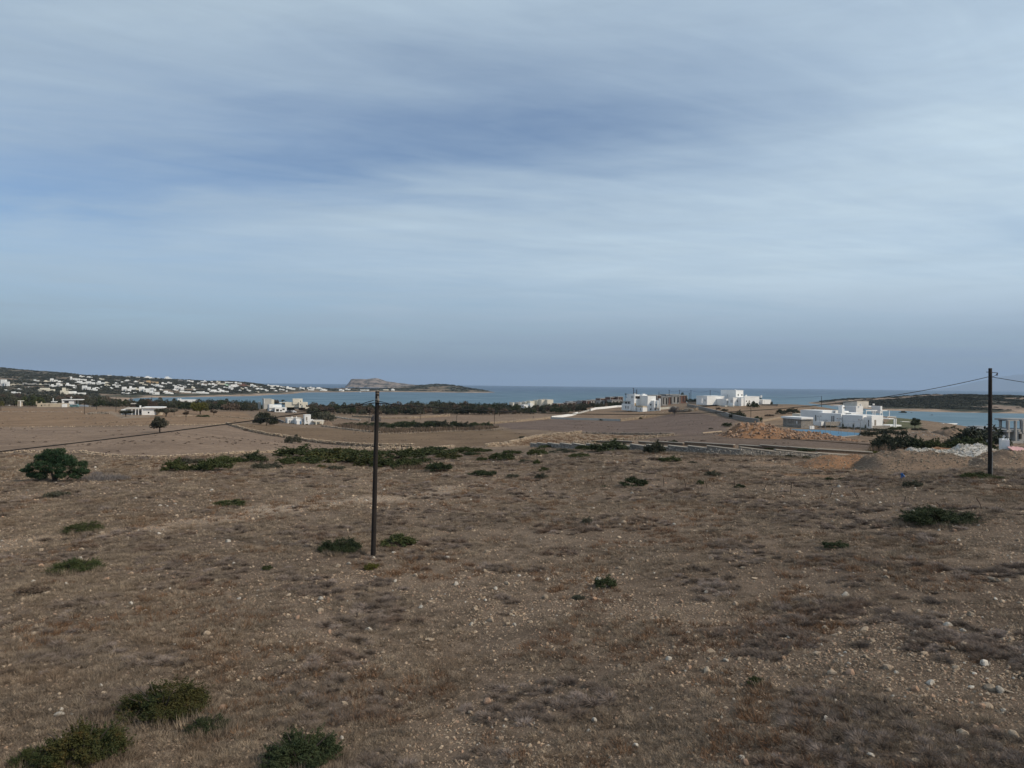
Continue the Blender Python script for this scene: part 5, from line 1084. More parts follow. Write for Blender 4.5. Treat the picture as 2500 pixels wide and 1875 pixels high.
slab_wall([(1345, 1023), (1400, 1025), (1460, 1026.5), (1515, 1028.5)], 1.0, .3, 'grey_plaster', 'plain grey concrete wall at the head of the grey field')
slab_wall([(1347, 1022), (1375, 1018.5), (1395, 1015.5), (1410, 1011)], 1.2, .35, 'white', 'white wall rising from the grey wall to the tree belt')
slab_wall([(1410, 1011), (1425, 1007), (1442, 1002)], .8, .35, 'grey_plaster', 'short grey link of wall under the trees')
slab_wall([(1442, 1003), (1455, 999.5), (1480, 997.5), (1505, 994.5), (1525, 993.5)], 1.3, .35, 'white', 'white wall leading up the knoll to the three-storey villa')
slab_wall([(1612, 1000), (1635, 998), (1650, 997)], 1.2, .3, 'cream', 'cream garden wall beside the three-storey villa')
slab_wall([(1678, 991), (1700, 996), (1725, 1002), (1750, 1009), (1775, 1015)], 1.2, .4, 'masonry', 'upper stretch of the stone lane wall below the wide villa', 'concrete')
slab_wall([(1762, 1013), (1790, 1022), (1820, 1029), (1853, 1034)], 1.4, .4, 'masonry', 'lower stretch of the stone lane wall beside the rock pile', 'concrete')
slab_wall([(1715, 1058), (1760, 1054)], .25, .4, 'pale_stone', 'pale kerb running in to the toe of the rock pile')
slab_wall([(1760, 1062), (1900, 1071), (2000, 1078), (2060, 1082), (2130, 1087)], .18, .3, 'earth', 'low earth kerb below the rock pile')
slab_wall([(1860, 1030), (1890, 1024), (1912, 1020)], .6, .5, 'pale_stone', 'low pale wall climbing from the lane to the annex')
slab_wall([(195, 992), (215, 993), (237, 993)], 1.2, .3, 'white', 'low white wall at the far edge of the tan field')
slab_wall([(1700, 988), (1740, 990), (1790, 993)], .6, .3, 'cream', 'low cream terrace wall before the wide white villa')
slab_wall([(1860, 990), (1880, 990), (1900, 990.5)], .8, .4, 'pale_stone', 'rough pale wall at the seaward end of the wide villa')

# stepped stone walls with concrete coping below the slope
def stepped(segs, D0, D1, px0, px1, label, face=True, seed=0):
    a0, a1 = ground(px0, D0), ground(px1, D1)
    o = (a0 + a1) / 2; o[2] = float(gz(o[0], o[1])); t = thing('stepped_stone_wall', label, 'stone wall', o); r = np.random.default_rng(seed)
    xs_ = np.array([q_[0] for q_ in segs] + [segs[-1][1]]); ds_ = np.array([at(q_[0], q_[4])[1] for q_ in segs] + [at(segs[-1][1], segs[-1][4])[1]])
    cf = np.polyfit(xs_, ds_, 3); Df = lambda x_: float(np.polyval(cf, x_))
    for x0, x1, y0, y1, yb in segs:
        k0, k1 = (x0 - px0) / (px1 - px0), (x1 - px0) / (px1 - px0)
        A, B = pt(x0, y0, Df(x0)), pt(x1, y1, Df(x1))
        ga, gb = min(float(gz(A[0], A[1])), pt(x0, yb, A[1])[2]) - .25, min(float(gz(B[0], B[1])), pt(x1, yb, B[1])[2]) - .25
        d = (B - A)[:2]; Ln = np.linalg.norm(d); d /= Ln; n_ = np.array([d[1], -d[0]])          # towards the camera
        if n_[1] > 0: n_ = -n_
        def q(mb, lo, hi, e, off0, off1):
            pts = []
            for z in (0, 1):
                for P_, g_ in ((A, ga), (B, gb)):
                    for w in (off0, off1):
                        ex = -e if P_ is A else e
                        pts.append((P_[0] + n_[0] * w + d[0] * ex, P_[1] + n_[1] * w + d[1] * ex, (lo(P_, g_), hi(P_, g_))[z]))
            mb.add(np.array(pts) - o, [(0, 2, 3, 1), (4, 5, 7, 6), (0, 4, 6, 2), (1, 3, 7, 5), (0, 1, 5, 4), (2, 6, 7, 3)])
        b = MB(); q(b, lambda P_, g_: g_, lambda P_, g_: P_[2] - .1, 0, -.25, .12)
        pan = b.build('wall_panel', 'masonry' if face else 'earth', t)
        c = MB(); q(c, lambda P_, g_: P_[2] - .1, lambda P_, g_: P_[2], .03, -.3, .2); c.build('coping', 'coping', t)
        if face:
            n = int(Ln * .9 / .035); u = r.uniform(0, 1, n); z = r.uniform(0, 1, n)
            P_ = A + (B - A) * u[:, None]; g_ = ga + (gb - ga) * u
            pos = np.stack([P_[:, 0] + n_[0] * .12, P_[:, 1] + n_[1] * .12, g_ + .1 + (P_[:, 2] - .16 - g_ - .1) * z], 1) - o
            st = obj('facing_stones', rocks_mesh('facing_stones', pos, r.uniform(.07, .15, n), 'grey_stone', seed + int(x0)), pan); tag(st, kind='stuff')
    return t
stepped([(1296, 1312, 1081, 1083, 1091), (1312, 1338, 1080, 1083, 1092), (1338, 1368, 1080, 1084.5, 1093), (1368, 1398, 1080.5, 1085, 1094), (1398, 1432, 1081, 1087, 1095), (1432, 1480, 1082, 1088, 1097), (1480, 1540, 1082, 1089, 1099), (1540, 1580, 1083, 1089, 1100), (1580, 1632, 1084, 1091, 1102), (1632, 1680, 1086, 1092, 1103), (1680, 1726, 1087, 1093.5, 1105), (1726, 1807, 1087, 1097, 1107), (1807, 1893, 1090, 1101, 1110), (1893, 1994, 1096, 1106, 1117), (1994, 2105, 1104, 1112, 1120)], 93, 82, 1296, 2105, 'long stepped wall of grey field stones with concrete coping below the slope', True, 4)
stepped([(1445, 1492, 1075, 1077, 1080), (1492, 1545, 1074, 1077, 1081), (1560, 1608, 1077, 1080.5, 1084), (1608, 1668, 1077, 1081, 1085), (1672, 1792, 1078, 1085, 1089), (1804, 1860, 1085, 1088.5, 1092), (1856, 1920, 1085, 1090, 1094), (1920, 2000, 1089, 1096, 1100), (2000, 2130, 1095, 1103, 1108)], 104, 90, 1445, 2130, 'second stepped wall of stone and coping, higher up behind the first', False, 6)

# dry weeds along the foot of the stepped wall
q = np.array([at(px, np.interp(px, [1296, 1500, 1700, 1900, 2100], [1093, 1101, 1106, 1112, 1121]) + random.uniform(-1, 5)) for px in np.random.default_rng(8).uniform(1290, 2110, 420)]); r = np.random.default_rng(9); n = len(q)
scatter('wall_foot_weeds', q, r.uniform(1.4, 3.2, n)[:, None] * np.array([1, 1, .9]), r.uniform(0, 6.28, (n, 3)) * np.array([0, 0, 1]), r.integers(0, 5, n), GR, 'dry weeds growing along the foot of the stepped wall')
# ------------------------------------------------------------------ mounds of earth, gravel and rock by the building works
def mound(name, prof, D, dep, mat, label, stones=None, ns=0, ss=(.05, .15), seed=0, cat='mound'):
    """prof: (pixel, top row, foot row) along the mound at distance D"""
    pxs = np.linspace(prof[0][0], prof[-1][0], 70); tp = np.interp(pxs, [p[0] for p in prof], [p[1] for p in prof])
    tops = np.array([pt(a, b, D) for a, b in zip(pxs, tp)]); gz0 = gz(tops[:, 0], tops[:, 1]); hh = np.maximum(tops[:, 2] - gz0, .0)
    e_ = np.linspace(0, 1, 70); hh = hh * np.clip(np.minimum(e_, 1 - e_) / .12, 0, 1) ** .8
    w = np.linspace(-1, 1, 25); v = []
    for k in w:
        y = D + k * dep; x = tops[:, 0]
        prof_k = np.clip(1 - abs(k) ** 1.5, 0, 1)
        nz = (fbm(x / .9, np.full_like(x, y) / .9, seed, 4) - .5) * .5 + (fbm(x / 2.6, np.full_like(x, y) / 2.6, seed + 3, 3) - .5) * .6
        v.append(np.stack([x + .0 * k, np.full_like(x, y), gz(x, np.full_like(x, y)) - .06 + np.maximum(hh * prof_k * (1 + nz), 0)], 1))
    V = np.array(v); o = np.array([tops[35, 0], D, float(gz(tops[35, 0], D))])
    idx = np.arange(25 * 70).reshape(25, 70); f = np.stack([idx[:-1, :-1], idx[:-1, 1:], idx[1:, 1:], idx[1:, :-1]], -1).reshape(-1, 4)
    t = thing(name, label, cat, o)
    obj('heap', np_mesh('heap', V.reshape(-1, 3) - o, f, mat, True), t)
    if stones:
        r = np.random.default_rng(seed + 9); i, j = r.integers(0, 24, ns), r.integers(0, 69, ns); a, b = r.uniform(0, 1, (2, ns, 1))
        P_ = V[i, j] * (1 - a) * (1 - b) + V[i + 1, j] * a * (1 - b) + V[i, j + 1] * (1 - a) * b + V[i + 1, j + 1] * a * b - o
        s = r.uniform(ss[0], ss[1], ns) * (.5 + r.pareto(3, ns).clip(0, 1.2))
        tag(obj('loose_stones', rocks_mesh('loose_stones', P_ + np.array([0, 0, .02]), s, stones, seed), t), kind='stuff')
    return t, V - o
mound('earth_mound', [(1940, 1130), (1975, 1124), (2000, 1116), (2030, 1111), (2060, 1114), (2085, 1112), (2105, 1112), (2125, 1118), (2150, 1128)], 72, 3.2, 'red_earth', 'orange earth mound with pale stones at the end of the stepped wall', 'pale_stone', 1100, (.04, .09), 31)
mound('earth_mound', [(2090, 1136), (2120, 1112), (2150, 1106), (2170, 1097), (2200, 1096), (2240, 1100), (2290, 1106), (2340, 1110), (2390, 1116), (2430, 1128)], 68, 4.2, 'earth', 'long brown mound of stony earth, widest of the mounds', 'pale_stone', 2600, (.04, .10), 37)
mound('gravel_heap', [(2190, 1102), (2215, 1094), (2235, 1095), (2270, 1091), (2300, 1094), (2330, 1090), (2345, 1084), (2357, 1081), (2375, 1083), (2390, 1084), (2405, 1090), (2425, 1096), (2440, 1106)], 79, 3.6, 'white_gravel', 'pale grey-white gravel heap with a pointed top behind the brown mound', 'white_stone', 2600, (.05, .12), 41, 'gravel heap')
mound('earth_mound', [(2262, 1099), (2280, 1091), (2300, 1087), (2320, 1091), (2340, 1099)], 82, 1.2, 'red_earth', 'small orange earth cap showing over the gravel heap', 'pale_stone', 150, (.03, .07), 43)
mA, VA = mound('earth_mound', [(2355, 1137), (2385, 1122), (2410, 1108), (2435, 1094), (2460, 1091), (2480, 1095), (2510, 1103), (2560, 1112), (2640, 1130)], 64, 4.0, 'earth', 'brown earth mound under the shrine and the pink sheet', 'pale_stone', 1800, (.04, .10), 47)
mound('earth_mound', [(2275, 1068), (2290, 1052), (2305, 1046), (2320, 1047), (2335, 1054), (2352, 1066)], 195, 7, 'earth', 'tan earth mound on the bank before the strait', 'pale_stone', 250, (.06, .15), 53)
mound('earth_mound', [(2200, 1066), (2230, 1056), (2262, 1052), (2280, 1056), (2300, 1064)], 190, 6, 'earth', 'grey-brown bank of rubble beyond the court', 'grey_stone', 300, (.08, .2), 57)
# pile of orange rock
pile, VP = mound('rock_pile', [(1755, 1064), (1775, 1052), (1790, 1043), (1805, 1035), (1830, 1033), (1860, 1037), (1895, 1041), (1920, 1051), (1960, 1057), (2000, 1058), (2040, 1066), (2070, 1071), (2115, 1080)], 152, 6.5, 'red_earth', 'long pile of broken orange rock between the dark strip and the blue court', None, 0, seed=61, cat='rock pile')
BLD = [rock_mesh('boulder', 700 + i, 'orange_stone', 0, .35) for i in range(6)]
r = np.random.default_rng(62); cnt = 0; _front = [(i, j) for i in range(1, 17) for j in range(2, 68)]
r.shuffle(_front)
for i, j in _front:
    q = VP[i, j]
    if VP[12, j, 2] - VP[0, j, 2] < .35: continue
    s = r.uniform(.28, .62) * (1.15 if r.uniform() < .2 else 1)
    obj('boulder', BLD[r.integers(0, 6)], pile, q + np.array([r.normal(0, .15), r.normal(0, .15), .05]), tuple(r.uniform(0, 6, 3)), (s, s * r.uniform(.7, 1.1), s * r.uniform(.6, 1)))
    cnt += 1
    if cnt >= 300: break
n = 900; i, j = r.integers(0, 24, n), r.integers(1, 69, n)
tag(obj('small_rocks', rocks_mesh('small_rocks', VP[i, j] + r.normal(0, .2, (n, 3)) * np.array([1, 1, .1]), r.uniform(.12, .3, n), 'orange_stone', 63), pile), kind='stuff')
# stumps and rubble on the stony terrace
poly = poly_world([(1200, 1089), (1250, 1083), (1312, 1068), (1420, 1059), (1630, 1063), (1560, 1072), (1400, 1082), (1300, 1088)]); lo, hi = poly.min(0), poly.max(0)
q = np.random.default_rng(64).uniform(lo, hi, (2600, 2)); q = q[inside(poly, q[:, 0], q[:, 1])]; n = len(q); r = np.random.default_rng(65)
tag(obj('terrace_rubble', rocks_mesh('terrace_rubble', np.stack([q[:, 0], q[:, 1], gz(q[:, 0], q[:, 1])], 1), r.uniform(.1, .28, n), 'pale_stone', 66)), 'pale rubble strewn over the stony terrace', 'rubble', None, 'stuff')
q = np.random.default_rng(67).uniform(lo, hi, (900, 2)); q = q[inside(poly, q[:, 0], q[:, 1])]; n = len(q)
scatter('terrace_weeds', np.stack([q[:, 0], q[:, 1], gz(q[:, 0], q[:, 1])], 1), r.uniform(1.2, 2.4, n), r.uniform(0, 6.28, (n, 3)) * np.array([0, 0, 1]), r.integers(0, 3, n), RT, 'reddish dead weeds dotting the stony terrace')
# ------------------------------------------------------------------ buildings
class House:
    """px: a pixel column on the house, D: its distance; psi: turn of the front wall (degrees), so that the shaded flank shows beside the sunlit front"""
    def __init__(s, name, label, cat, px, base, psi, D=None, group=None):
        p = at(px, base) if D is None else ground(px, D)
        s.D = p[1]; s.s = s.D / FPX; s.psi = math.radians(psi); s.o = p
        s.c, s.sn = math.cos(s.psi), math.sin(s.psi)
        s.t = thing(name, label, cat, p, s.psi, group)
    def loc(s, P):
        q = np.asarray(P) - s.o; return np.array([q[0] * s.c + q[1] * s.sn, -q[0] * s.sn + q[1] * s.c, q[2]])
    def blk(s, part, xl, xc, xr, yt, yb, mat, dd=0.0, dep=None, parent=None, cap=None, sink=.6, prow=None):
        """a wall block: flank from xl to the corner xc, front from xc to xr"""
        D = s.D + dd; k = D / FPX
        c = s.loc(pt(xc, yb, D)); zt = s.loc(pt(xc, yt, D))[2]; zb = c[2] - sink
        w = max(.15, (xr - xc) * k / s.c)
        d = dep if dep is not None else max(.3, (xc - xl) * k / max(s.sn, .12))
        m = MB().box(c[0], c[0] + w, c[1], c[1] + d, zb, zt)
        o = m.build(part, mat, parent or s.t); b = dict(x0=c[0], x1=c[0] + w, y0=c[1], y1=c[1] + d, z0=c[2], z1=zt, o=o, D=D)
        if cap:
            e, h = .08, .14
            MB().box(c[0] - e, c[0] + w + e, c[1] - e, c[1] + d + e, zt, zt + h).build('roof_edge', cap, o)
        return b
    def _hit(s, b, face, px, py):
        r = ray(px, py); O = s.loc(CAM); V = np.array([r[0] * s.c + r[1] * s.sn, -r[0] * s.sn + r[1] * s.c, r[2]])
        t = (b['y0'] - O[1]) / V[1] if face == 'f' else (b['x0'] - O[0]) / V[0]
        return O + V * t
    def win(s, b, face, x0, x1, y0, y1, mat='glass', part='window', frame=True):
        A, B = s._hit(b, face, x0, y1), s._hit(b, face, x1, y0)
        z0, z1 = sorted((A[2], B[2])); m, fr = MB(), MB(); e = .07; pr = .05
        if face == 'f':
            a0, a1 = sorted((A[0], B[0])); a0, a1 = max(a0, b['x0'] + .02), min(a1, b['x1'] - .02); y = b['y0']
            if a1 - a0 < .1: return
            m.box(a0, a1, y - .02, y + .05, z0, z1)
            for q in ((a0 - e, a0, z0 - e, z1 + e), (a1, a1 + e, z0 - e, z1 + e), (a0, a1, z1, z1 + e), (a0, a1, z0 - e, z0)): fr.box(q[0], q[1], y - pr, y + .04, q[2], q[3])
        else:
            a0, a1 = sorted((A[1], B[1])); a0, a1 = max(a0, b['y0'] + .02), min(a1, b['y1'] - .02); x = b['x0']
            if a1 - a0 < .1: return
            m.box(x - .02, x + .05, a0, a1, z0, z1)
            for q in ((a0 - e, a0, z0 - e, z1 + e), (a1, a1 + e, z0 - e, z1 + e), (a0, a1, z1, z1 + e), (a0, a1, z0 - e, z0)): fr.box(x - pr, x + .04, q[0], q[1], q[2], q[3])
        o = m.build(part, mat, s.t)
        if frame: fr.build('frame', b['o'].data.materials[0], o)
        return o
    def post(s, px, yt, yb, w, mat, dd=0.0, part='post'):
        P_, Q = s.loc(pt(px, yb, s.D + dd)), s.loc(pt(px, yt, s.D + dd)); h = w / 2
        return MB().box(P_[0] - h, P_[0] + h, P_[1] - h, P_[1] + h, P_[2] - .4, Q[2]).build(part, mat, s.t)

# three-storey white villa on the knoll
h = House('white_villa', 'three-storey white cubic villa with terraces on the knoll behind the grey field', 'villa', 1575, 1003, 24, D=405)
low = h.blk('wall', 1523, 1538, 1546, 986.5, 1000, 'white', 4); h.win(low, 'l', 1527, 1529, 991, 997); h.win(low, 'l', 1532.5, 1534.5, 991.5, 997.5)
b1 = h.blk('wall', 1546, 1569, 1581, 995, 1004, 'white', -2); h.win(b1, 'l', 1548, 1550, 997, 1001.5); h.win(b1, 'l', 1562.5, 1564.5, 997, 1002)
b2 = h.blk('wall', 1579, 1581, 1603, 967, 1004, 'white', 0, dep=9, cap='white'); h.win(b2, 'f', 1587, 1590.5, 986, 990); h.win(b2, 'f', 1587, 1590.5, 997, 1001)
b3 = h.blk('wall', 1593.5, 1597, 1613, 978, 1002.5, 'white', -1.5, dep=7); h.win(b3, 'f', 1600, 1603, 986, 990.5); h.win(b3, 'f', 1598, 1601, 997, 1002); h.win(b3, 'f', 1606, 1608.5, 997, 1002)
b4 = h.blk('wall', 1609.5, 1610.5, 1612.5, 973, 1000, 'white', -2.2, dep=1.2)
b5 = h.blk('wall', 1560, 1577, 1581.5, 974, 1003, 'white', 5); h.win(b5, 'l', 1568.5, 1570.5, 985, 990.5); h.win(b5, 'l', 1575, 1576.8, 985.5, 990.5)
b6 = h.blk('wall', 1562, 1568, 1581, 963.5, 1000, 'white', 9, dep=7); h.win(b6, 'f', 1574, 1576, 972, 977.5); h.win(b6, 'f', 1579, 1580.5, 972, 977)
b7 = h.blk('wall', 1539, 1549, 1562.5, 963.5, 1002, 'white', 6, dep=8, cap='white'); h.win(b7, 'f', 1551, 1562, 967, 973.5, 'dark', 'loggia'); h.win(b7, 'l', 1540.5, 1547, 967, 973, 'grey_plaster', 'loggia')
b8 = h.blk('wall', 1533, 1548, 1553, 973, 1001, 'white', 3); h.win(b8, 'f', 1549, 1553, 984, 992, 'ochre', 'porch_recess')
b9 = h.blk('wall', 1524.5, 1537, 1540, 979, 988, 'grey_plaster', 6); h.win(b9, 'l', 1526, 1531, 981, 986, 'dark', 'veranda_opening'); h.win(b9, 'l', 1533.5, 1537, 981, 986, 'dark', 'veranda_opening')
h.blk('terrace_wall', 1547, 1569, 1580, 991, 995, 'beige', -1.5); h.blk('terrace_wall', 1602, 1604, 1611, 992.5, 994, 'grey_plaster', -2.6, dep=2.5)
h.blk('chimney', 1569.5, 1570.5, 1576, 961.5, 964, 'white', 12, dep=2, sink=0)
t = thing('transformer_frame', 'dark transformer frame on two poles behind the three-storey villa', 'transformer', ground(1551, 425))
for px in (1547, 1554.5):
    a, b = ground(px, 425), pt(px, 947.5 if px < 1550 else 951, 425); MB().tube([a - np.array(t.location) - np.array([0, 0, .3]), b - np.array(t.location)], .16, 8).build('pole', 'pole_wood', t)
for y in (952.5, 957, 960): MB().tube([pt(1545.5, y, 425) - np.array(t.location), pt(1556, y, 425) - np.array(t.location)], .1, 6).build('crossbar', 'pole_wood', t)
MB().tube([pt(1544, 947.8, 425) - np.array(t.location), pt(1548, 947.8, 425) - np.array(t.location)], .12, 6).build('lamp_arm', 'pole_wood', t)
MB().box(*[v for i in range(3) for v in sorted((pt(1548, 963.5, 425)[i] - t.location[i], pt(1553.5, 959.5, 427)[i] - t.location[i]))]).build('transformer', 'white', t)

# wide white villa on the rise
h = House('white_villa', 'wide white villa with a raised central block on the rise above the lane', 'villa', 1790, 989, 26, D=395)
a1 = h.blk('wall', 1773.5, 1796.5, 1818, 953, 975, 'white', 8, cap='white'); h.win(a1, 'f', 1801, 1803.5, 962, 966.5); h.win(a1, 'f', 1810, 1812.5, 962, 966.5); h.win(a1, 'l', 1775.5, 1777, 963, 968, 'grey_plaster')
a2 = h.blk('wall', 1782.5, 1790, 1807, 971.5, 990, 'white', -3, cap='white'); h.win(a2, 'f', 1799, 1802, 977, 982); h.win(a2, 'l', 1784, 1785, 976, 983); h.win(a2, 'l', 1786.5, 1788, 976, 983)
a3 = h.blk('wall', 1807, 1809.5, 1816.5, 971.5, 991, 'white', -4, dep=5)
a4 = h.blk('wall', 1816, 1818, 1849, 970.5, 990, 'white', -1, dep=9, cap='white'); h.win(a4, 'f', 1821.5, 1823.5, 978, 981); h.win(a4, 'f', 1828, 1831, 977.5, 981, 'masonry')
a5 = h.blk('wall', 1817, 1818, 1861, 968, 988, 'white', 12, dep=8, cap='white')
a6 = h.blk('wall', 1769, 1773, 1785, 974, 987, 'white', 2, dep=8); h.win(a6, 'f', 1776, 1779, 979, 983)
a7 = h.blk('wall', 1717, 1726, 1776, 967.5, 986, 'white', 6, dep=9, cap='white'); h.win(a7, 'l', 1719.5, 1720.5, 975, 980); h.win(a7, 'l', 1722.5, 1723.5, 975, 980); h.win(a7, 'f', 1756.5, 1759, 976, 979); h.win(a7, 'f', 1766, 1769, 975.5, 980, 'dark', 'porch_opening')
h.blk('wall', 1735, 1737, 1790, 966, 972, 'white', 15, dep=7)
a8 = h.blk('wall', 1860, 1862, 1887, 976, 986, 'white', 16, dep=8, cap='white'); h.win(a8, 'f', 1866, 1866.6, 978, 985, 'grey_plaster', 'pilaster', False); h.win(a8, 'f', 1881, 1881.6, 978, 985, 'grey_plaster', 'pilaster', False)
h.blk('wall', 1712.5, 1713.5, 1715, 972.5, 982, 'white', 4, dep=1.2)
for c_, t_, w_, d_ in ((1795.5, 953.5 - 2.4, 2.4, 10), (1821.5, 964, 3, 14), (1858.5, 965.5, 3.2, 10), (1806, 953.5 - 1.2, 1.8, 12)): h.blk('chimney', c_ - 1, c_ - .3, c_ + w_ - .6, t_, t_ + 5, 'white', d_, dep=.9, sink=0)
h.blk('patio_slab', 1748, 1770, 1812, 990, 991.5, 'grey_plaster', -6, dep=3)

# long low villa, its annex and blue court
h = House('white_villa', 'long low white villa with a row of projecting walls behind the blue court', 'villa', 2050, 1044, 30, D=232)
v0 = h.blk('wall', 1988, 2008, 2059, 1002.5, 1034, 'white', 12, dep=9); h.win(v0, 'l', 1990.5, 1993, 1013, 1029); h.win(v0, 'l', 1997.5, 2000, 1013, 1029)
h.win(v0, 'f', 2022.5, 2026, 1016, 1022, 'dark')
v1 = h.blk('wall', 2024, 2053, 2068, 1010, 1041, 'white', 4, dep=9); h.win(v1, 'l', 2030, 2032.5, 1015.5, 1031); h.win(v1, 'l', 2034.5, 2037, 1015.5, 1031)
v2 = h.blk('wall', 2058, 2078, 2094, 1013, 1041, 'white', 2, dep=8); v3 = h.blk('wall', 2086, 2106, 2120, 1014.5, 1042, 'white', -2, dep=8)
v4 = h.blk('wall', 2112, 2128, 2168, 1014.5, 1044, 'white', 1, dep=10)
v5 = h.blk('wall', 2112.5, 2128, 2131, 1019, 1046, 'white', -4, dep=5); h.win(v5, 'l', 2119.5, 2122, 1025.5, 1041, 'dark', 'doorway'); 
h.win(v2, 'f', 2083, 2087, 1021, 1033, 'dark', 'doorway'); h.win(v1, 'f', 2055.5, 2060, 1020, 1033, 'dark', 'doorway'); h.win(v4, 'f', 2134, 2139, 1025, 1039, 'masonry'); h.win(v4, 'f', 2155, 2161.5, 1026, 1040, 'glass', 'glass_door')
h.blk('roof_slab', 2057, 2078, 2118, 1008, 1011, 'white', 14, dep=6, sink=0); h.blk('roof_block', 2050, 2056, 2078, 1003.5, 1010, 'white', 16, dep=6)
b = h.blk('chimney', 2053.5, 2055.5, 2064, 991, 1012, 'white', 13, dep=1.4); h.win(b, 'f', 2059, 2062, 994, 997, 'dark', 'vent'); h.blk('chimney_cap', 2055, 2057, 2063, 989.3, 991.2, 'white', 13.2, dep=.8, sink=0)
b = h.blk('chimney', 1971.5, 1976, 1982, 1004, 1018, 'grey_plaster', 18, dep=1.6); h.win(b, 'f', 1976.5, 1981, 1005.5, 1007.5, 'dark', 'vent')
h.win(v0, 'f', 2035, 2038, 1004.5, 1010, 'masonry', 'vent')
h.blk('plinth', 1985, 2005, 2014, 1029, 1037, 'white', 6, dep=3)
h.blk('garden_wall', 2013, 2014.5, 2066, 1030, 1036, 'masonry', -1, dep=.4)
h.blk('garden_wall', 2125, 2127, 2194, 1040, 1047, 'masonry', -3, dep=.4)
h.blk('pergola_beam', 2168, 2170, 2188, 1021.5, 1023.5, 'white', 4, dep=4, sink=0); h.post(2187, 1022, 1040, .3, 'white', 4); h.post(2183, 1022, 1040, .3, 'white', 9)
h.blk('terrace_slab', 2166, 2168, 2216, 1038.5, 1041, 'white', 8, dep=4, sink=.1)
for i, (px, b_, w, hh) in enumerate(((2059, 1033.5, 4.5, 13), (2085, 1036, 4.5, 13), (2114, 1040, 3.5, 12))):
    bush(px, b_, w, hh, 'mastic_dark', '%s slim dark cypress-like shrub in the recesses of the long villa' % ORD[i], 'shrubs in the villa recesses', D=229 - i, name='slim_shrub', cat='shrub')
h = House('annex', 'flat-roofed grey stone annex with a white roof slab beside the blue court', 'annex', 1940, 1047, 20, D=218)
b = h.blk('wall', 1909, 1956, 1990, 1024, 1048, 'masonry', 0, dep=8); h.blk('roof_slab', 1907, 1956.5, 1991, 1019, 1024, 'white', -.6, dep=9, sink=0)
h.win(b, 'l', 1944, 1947, 1028, 1034, 'white', 'window'); h.win(b, 'l', 1932.5, 1935.5, 1043, 1048, 'white', 'round_dish'); h.blk('stair_rail', 1977, 1978, 1990, 1040, 1047, 'white', -3, dep=.4)
# outbuilding
h = House('outbuilding', 'small cream outbuilding with four slit windows behind the annex', 'outbuilding', 1960, 1022, 20, D=262)
b = h.blk('wall', 1951, 1953, 1971, 1010.5, 1022, 'cream', 0, dep=4)
for q in range(4): h.win(b, 'f', 1955.5 + q * 3.7, 1957 + q * 3.7, 1014, 1018.5, 'dark', 'slit_window', False)
# blue court: sheet, kerb, fence posts, lamps
cq = [at(1925, 1049), at(2005, 1050.5), at(2125, 1060.5), at(2052, 1066.5)]
def quad_sheet(q, z, th):
    m = MB(); m.add([(p[0], p[1], p[2] + z) for p in q] + [(p[0], p[1], p[2] + z - th) for p in q], [(0, 3, 2, 1), (4, 5, 6, 7), (0, 1, 5, 4), (1, 2, 6, 5), (2, 3, 7, 6), (3, 0, 4, 7)]); return m
cc = sum(cq) / 4; t = thing('sports_court', 'fenced blue sports court between the rock pile and the long villa', 'sports court', cc)
base = [cc + (q - cc) * 1.06 for q in cq]; off = cc
quad_sheet([q - off for q in base], .12, .9).build('court_slab', 'concrete', t); quad_sheet([q - off for q in cq], .15, .02).build('court_surface', 'blue_court', t)
for a, b in zip(cq, cq[1:] + cq[:1]):
    n = max(2, int(np.linalg.norm((b - a)[:2]) / 5))
    for i in range(n):
        p = a + (b - a) * i / n; p = cc + (p - cc) * 1.04 - off; MB().tube([(p[0], p[1], p[2] - .3), (p[0], p[1], p[2] + 3.2)], .035, 6).build('fence_post', 'steel', t)
    A, B = [cc + (q - cc) * 1.04 - off for q in (a, b)]
    for z in (1.6, 3.2): MB().tube([(A[0], A[1], A[2] + z), (B[0], B[1], B[2] + z)], .02, 5).build('fence_rail', 'steel', t)
for i, (px, yb, yt, D) in enumerate(((2001, 1052, 1015, 196), (2016, 1060, 1026, 185), (2049, 1064, 1021, 180), (2101, 1060, 1024, 186))):
    p = ground(px, D); H = pt(px, yt, D)[2] - p[2]
    l = thing('floodlight_pole', '%s thin floodlight pole along the blue court, from the annex end' % ORD[i], 'floodlight', p, 0, 'floodlights of the court')
    MB().tube([(0, 0, -.2), (0, 0, H)], [.06, .045], 7).build('pole', 'steel', l); MB().tube([(-.4, 0, H - .25), (.4, 0, H - .25)], .03, 5).build('crossarm', 'steel', l)
    for q in (-.4, .4): MB().box(q - .16, q + .16, -.12, .06, H - .25, H + .02).build('lamp', 'steel', l)

# stone box house above the strait
h = House('stone_house', 'flat stone box house over a white terrace storey, above the strait', 'house', 2110, 1010, 24, D=330)
h.blk('upper_wall', 2077.5, 2092.5, 2129, 980, 992.5, 'roof_stone', 6, dep=8, cap='beige'); h.blk('terrace_wall', 2067, 2090, 2112, 992, 1004, 'white', 3, dep=6); h.blk('terrace_wall', 2112, 2149.5, 2155, 991.5, 1006, 'white', 2, dep=5)
h.blk('roof_slab', 2066, 2070, 2150, 991, 993, 'white', 10, dep=9, sink=.2)
h.blk('chimney', 2101, 2101.5, 2104, 986.5, 991, 'white', 3, dep=.5, sink=0); h.blk('chimney', 2132, 2132.6, 2136, 985.5, 989.5, 'white', 8, dep=.6, sink=0); h.blk('chimney', 2113, 2113.5, 2115, 978.8, 981, 'white', 9, dep=.5, sink=0)
for a, b, y in ((2114, 2150, 1001.5), (2150, 2171.5, 1001.5)): h.blk('pergola_beam', a, a + 1, b, y, y + 2.2, 'white', -4, dep=.3, sink=0)
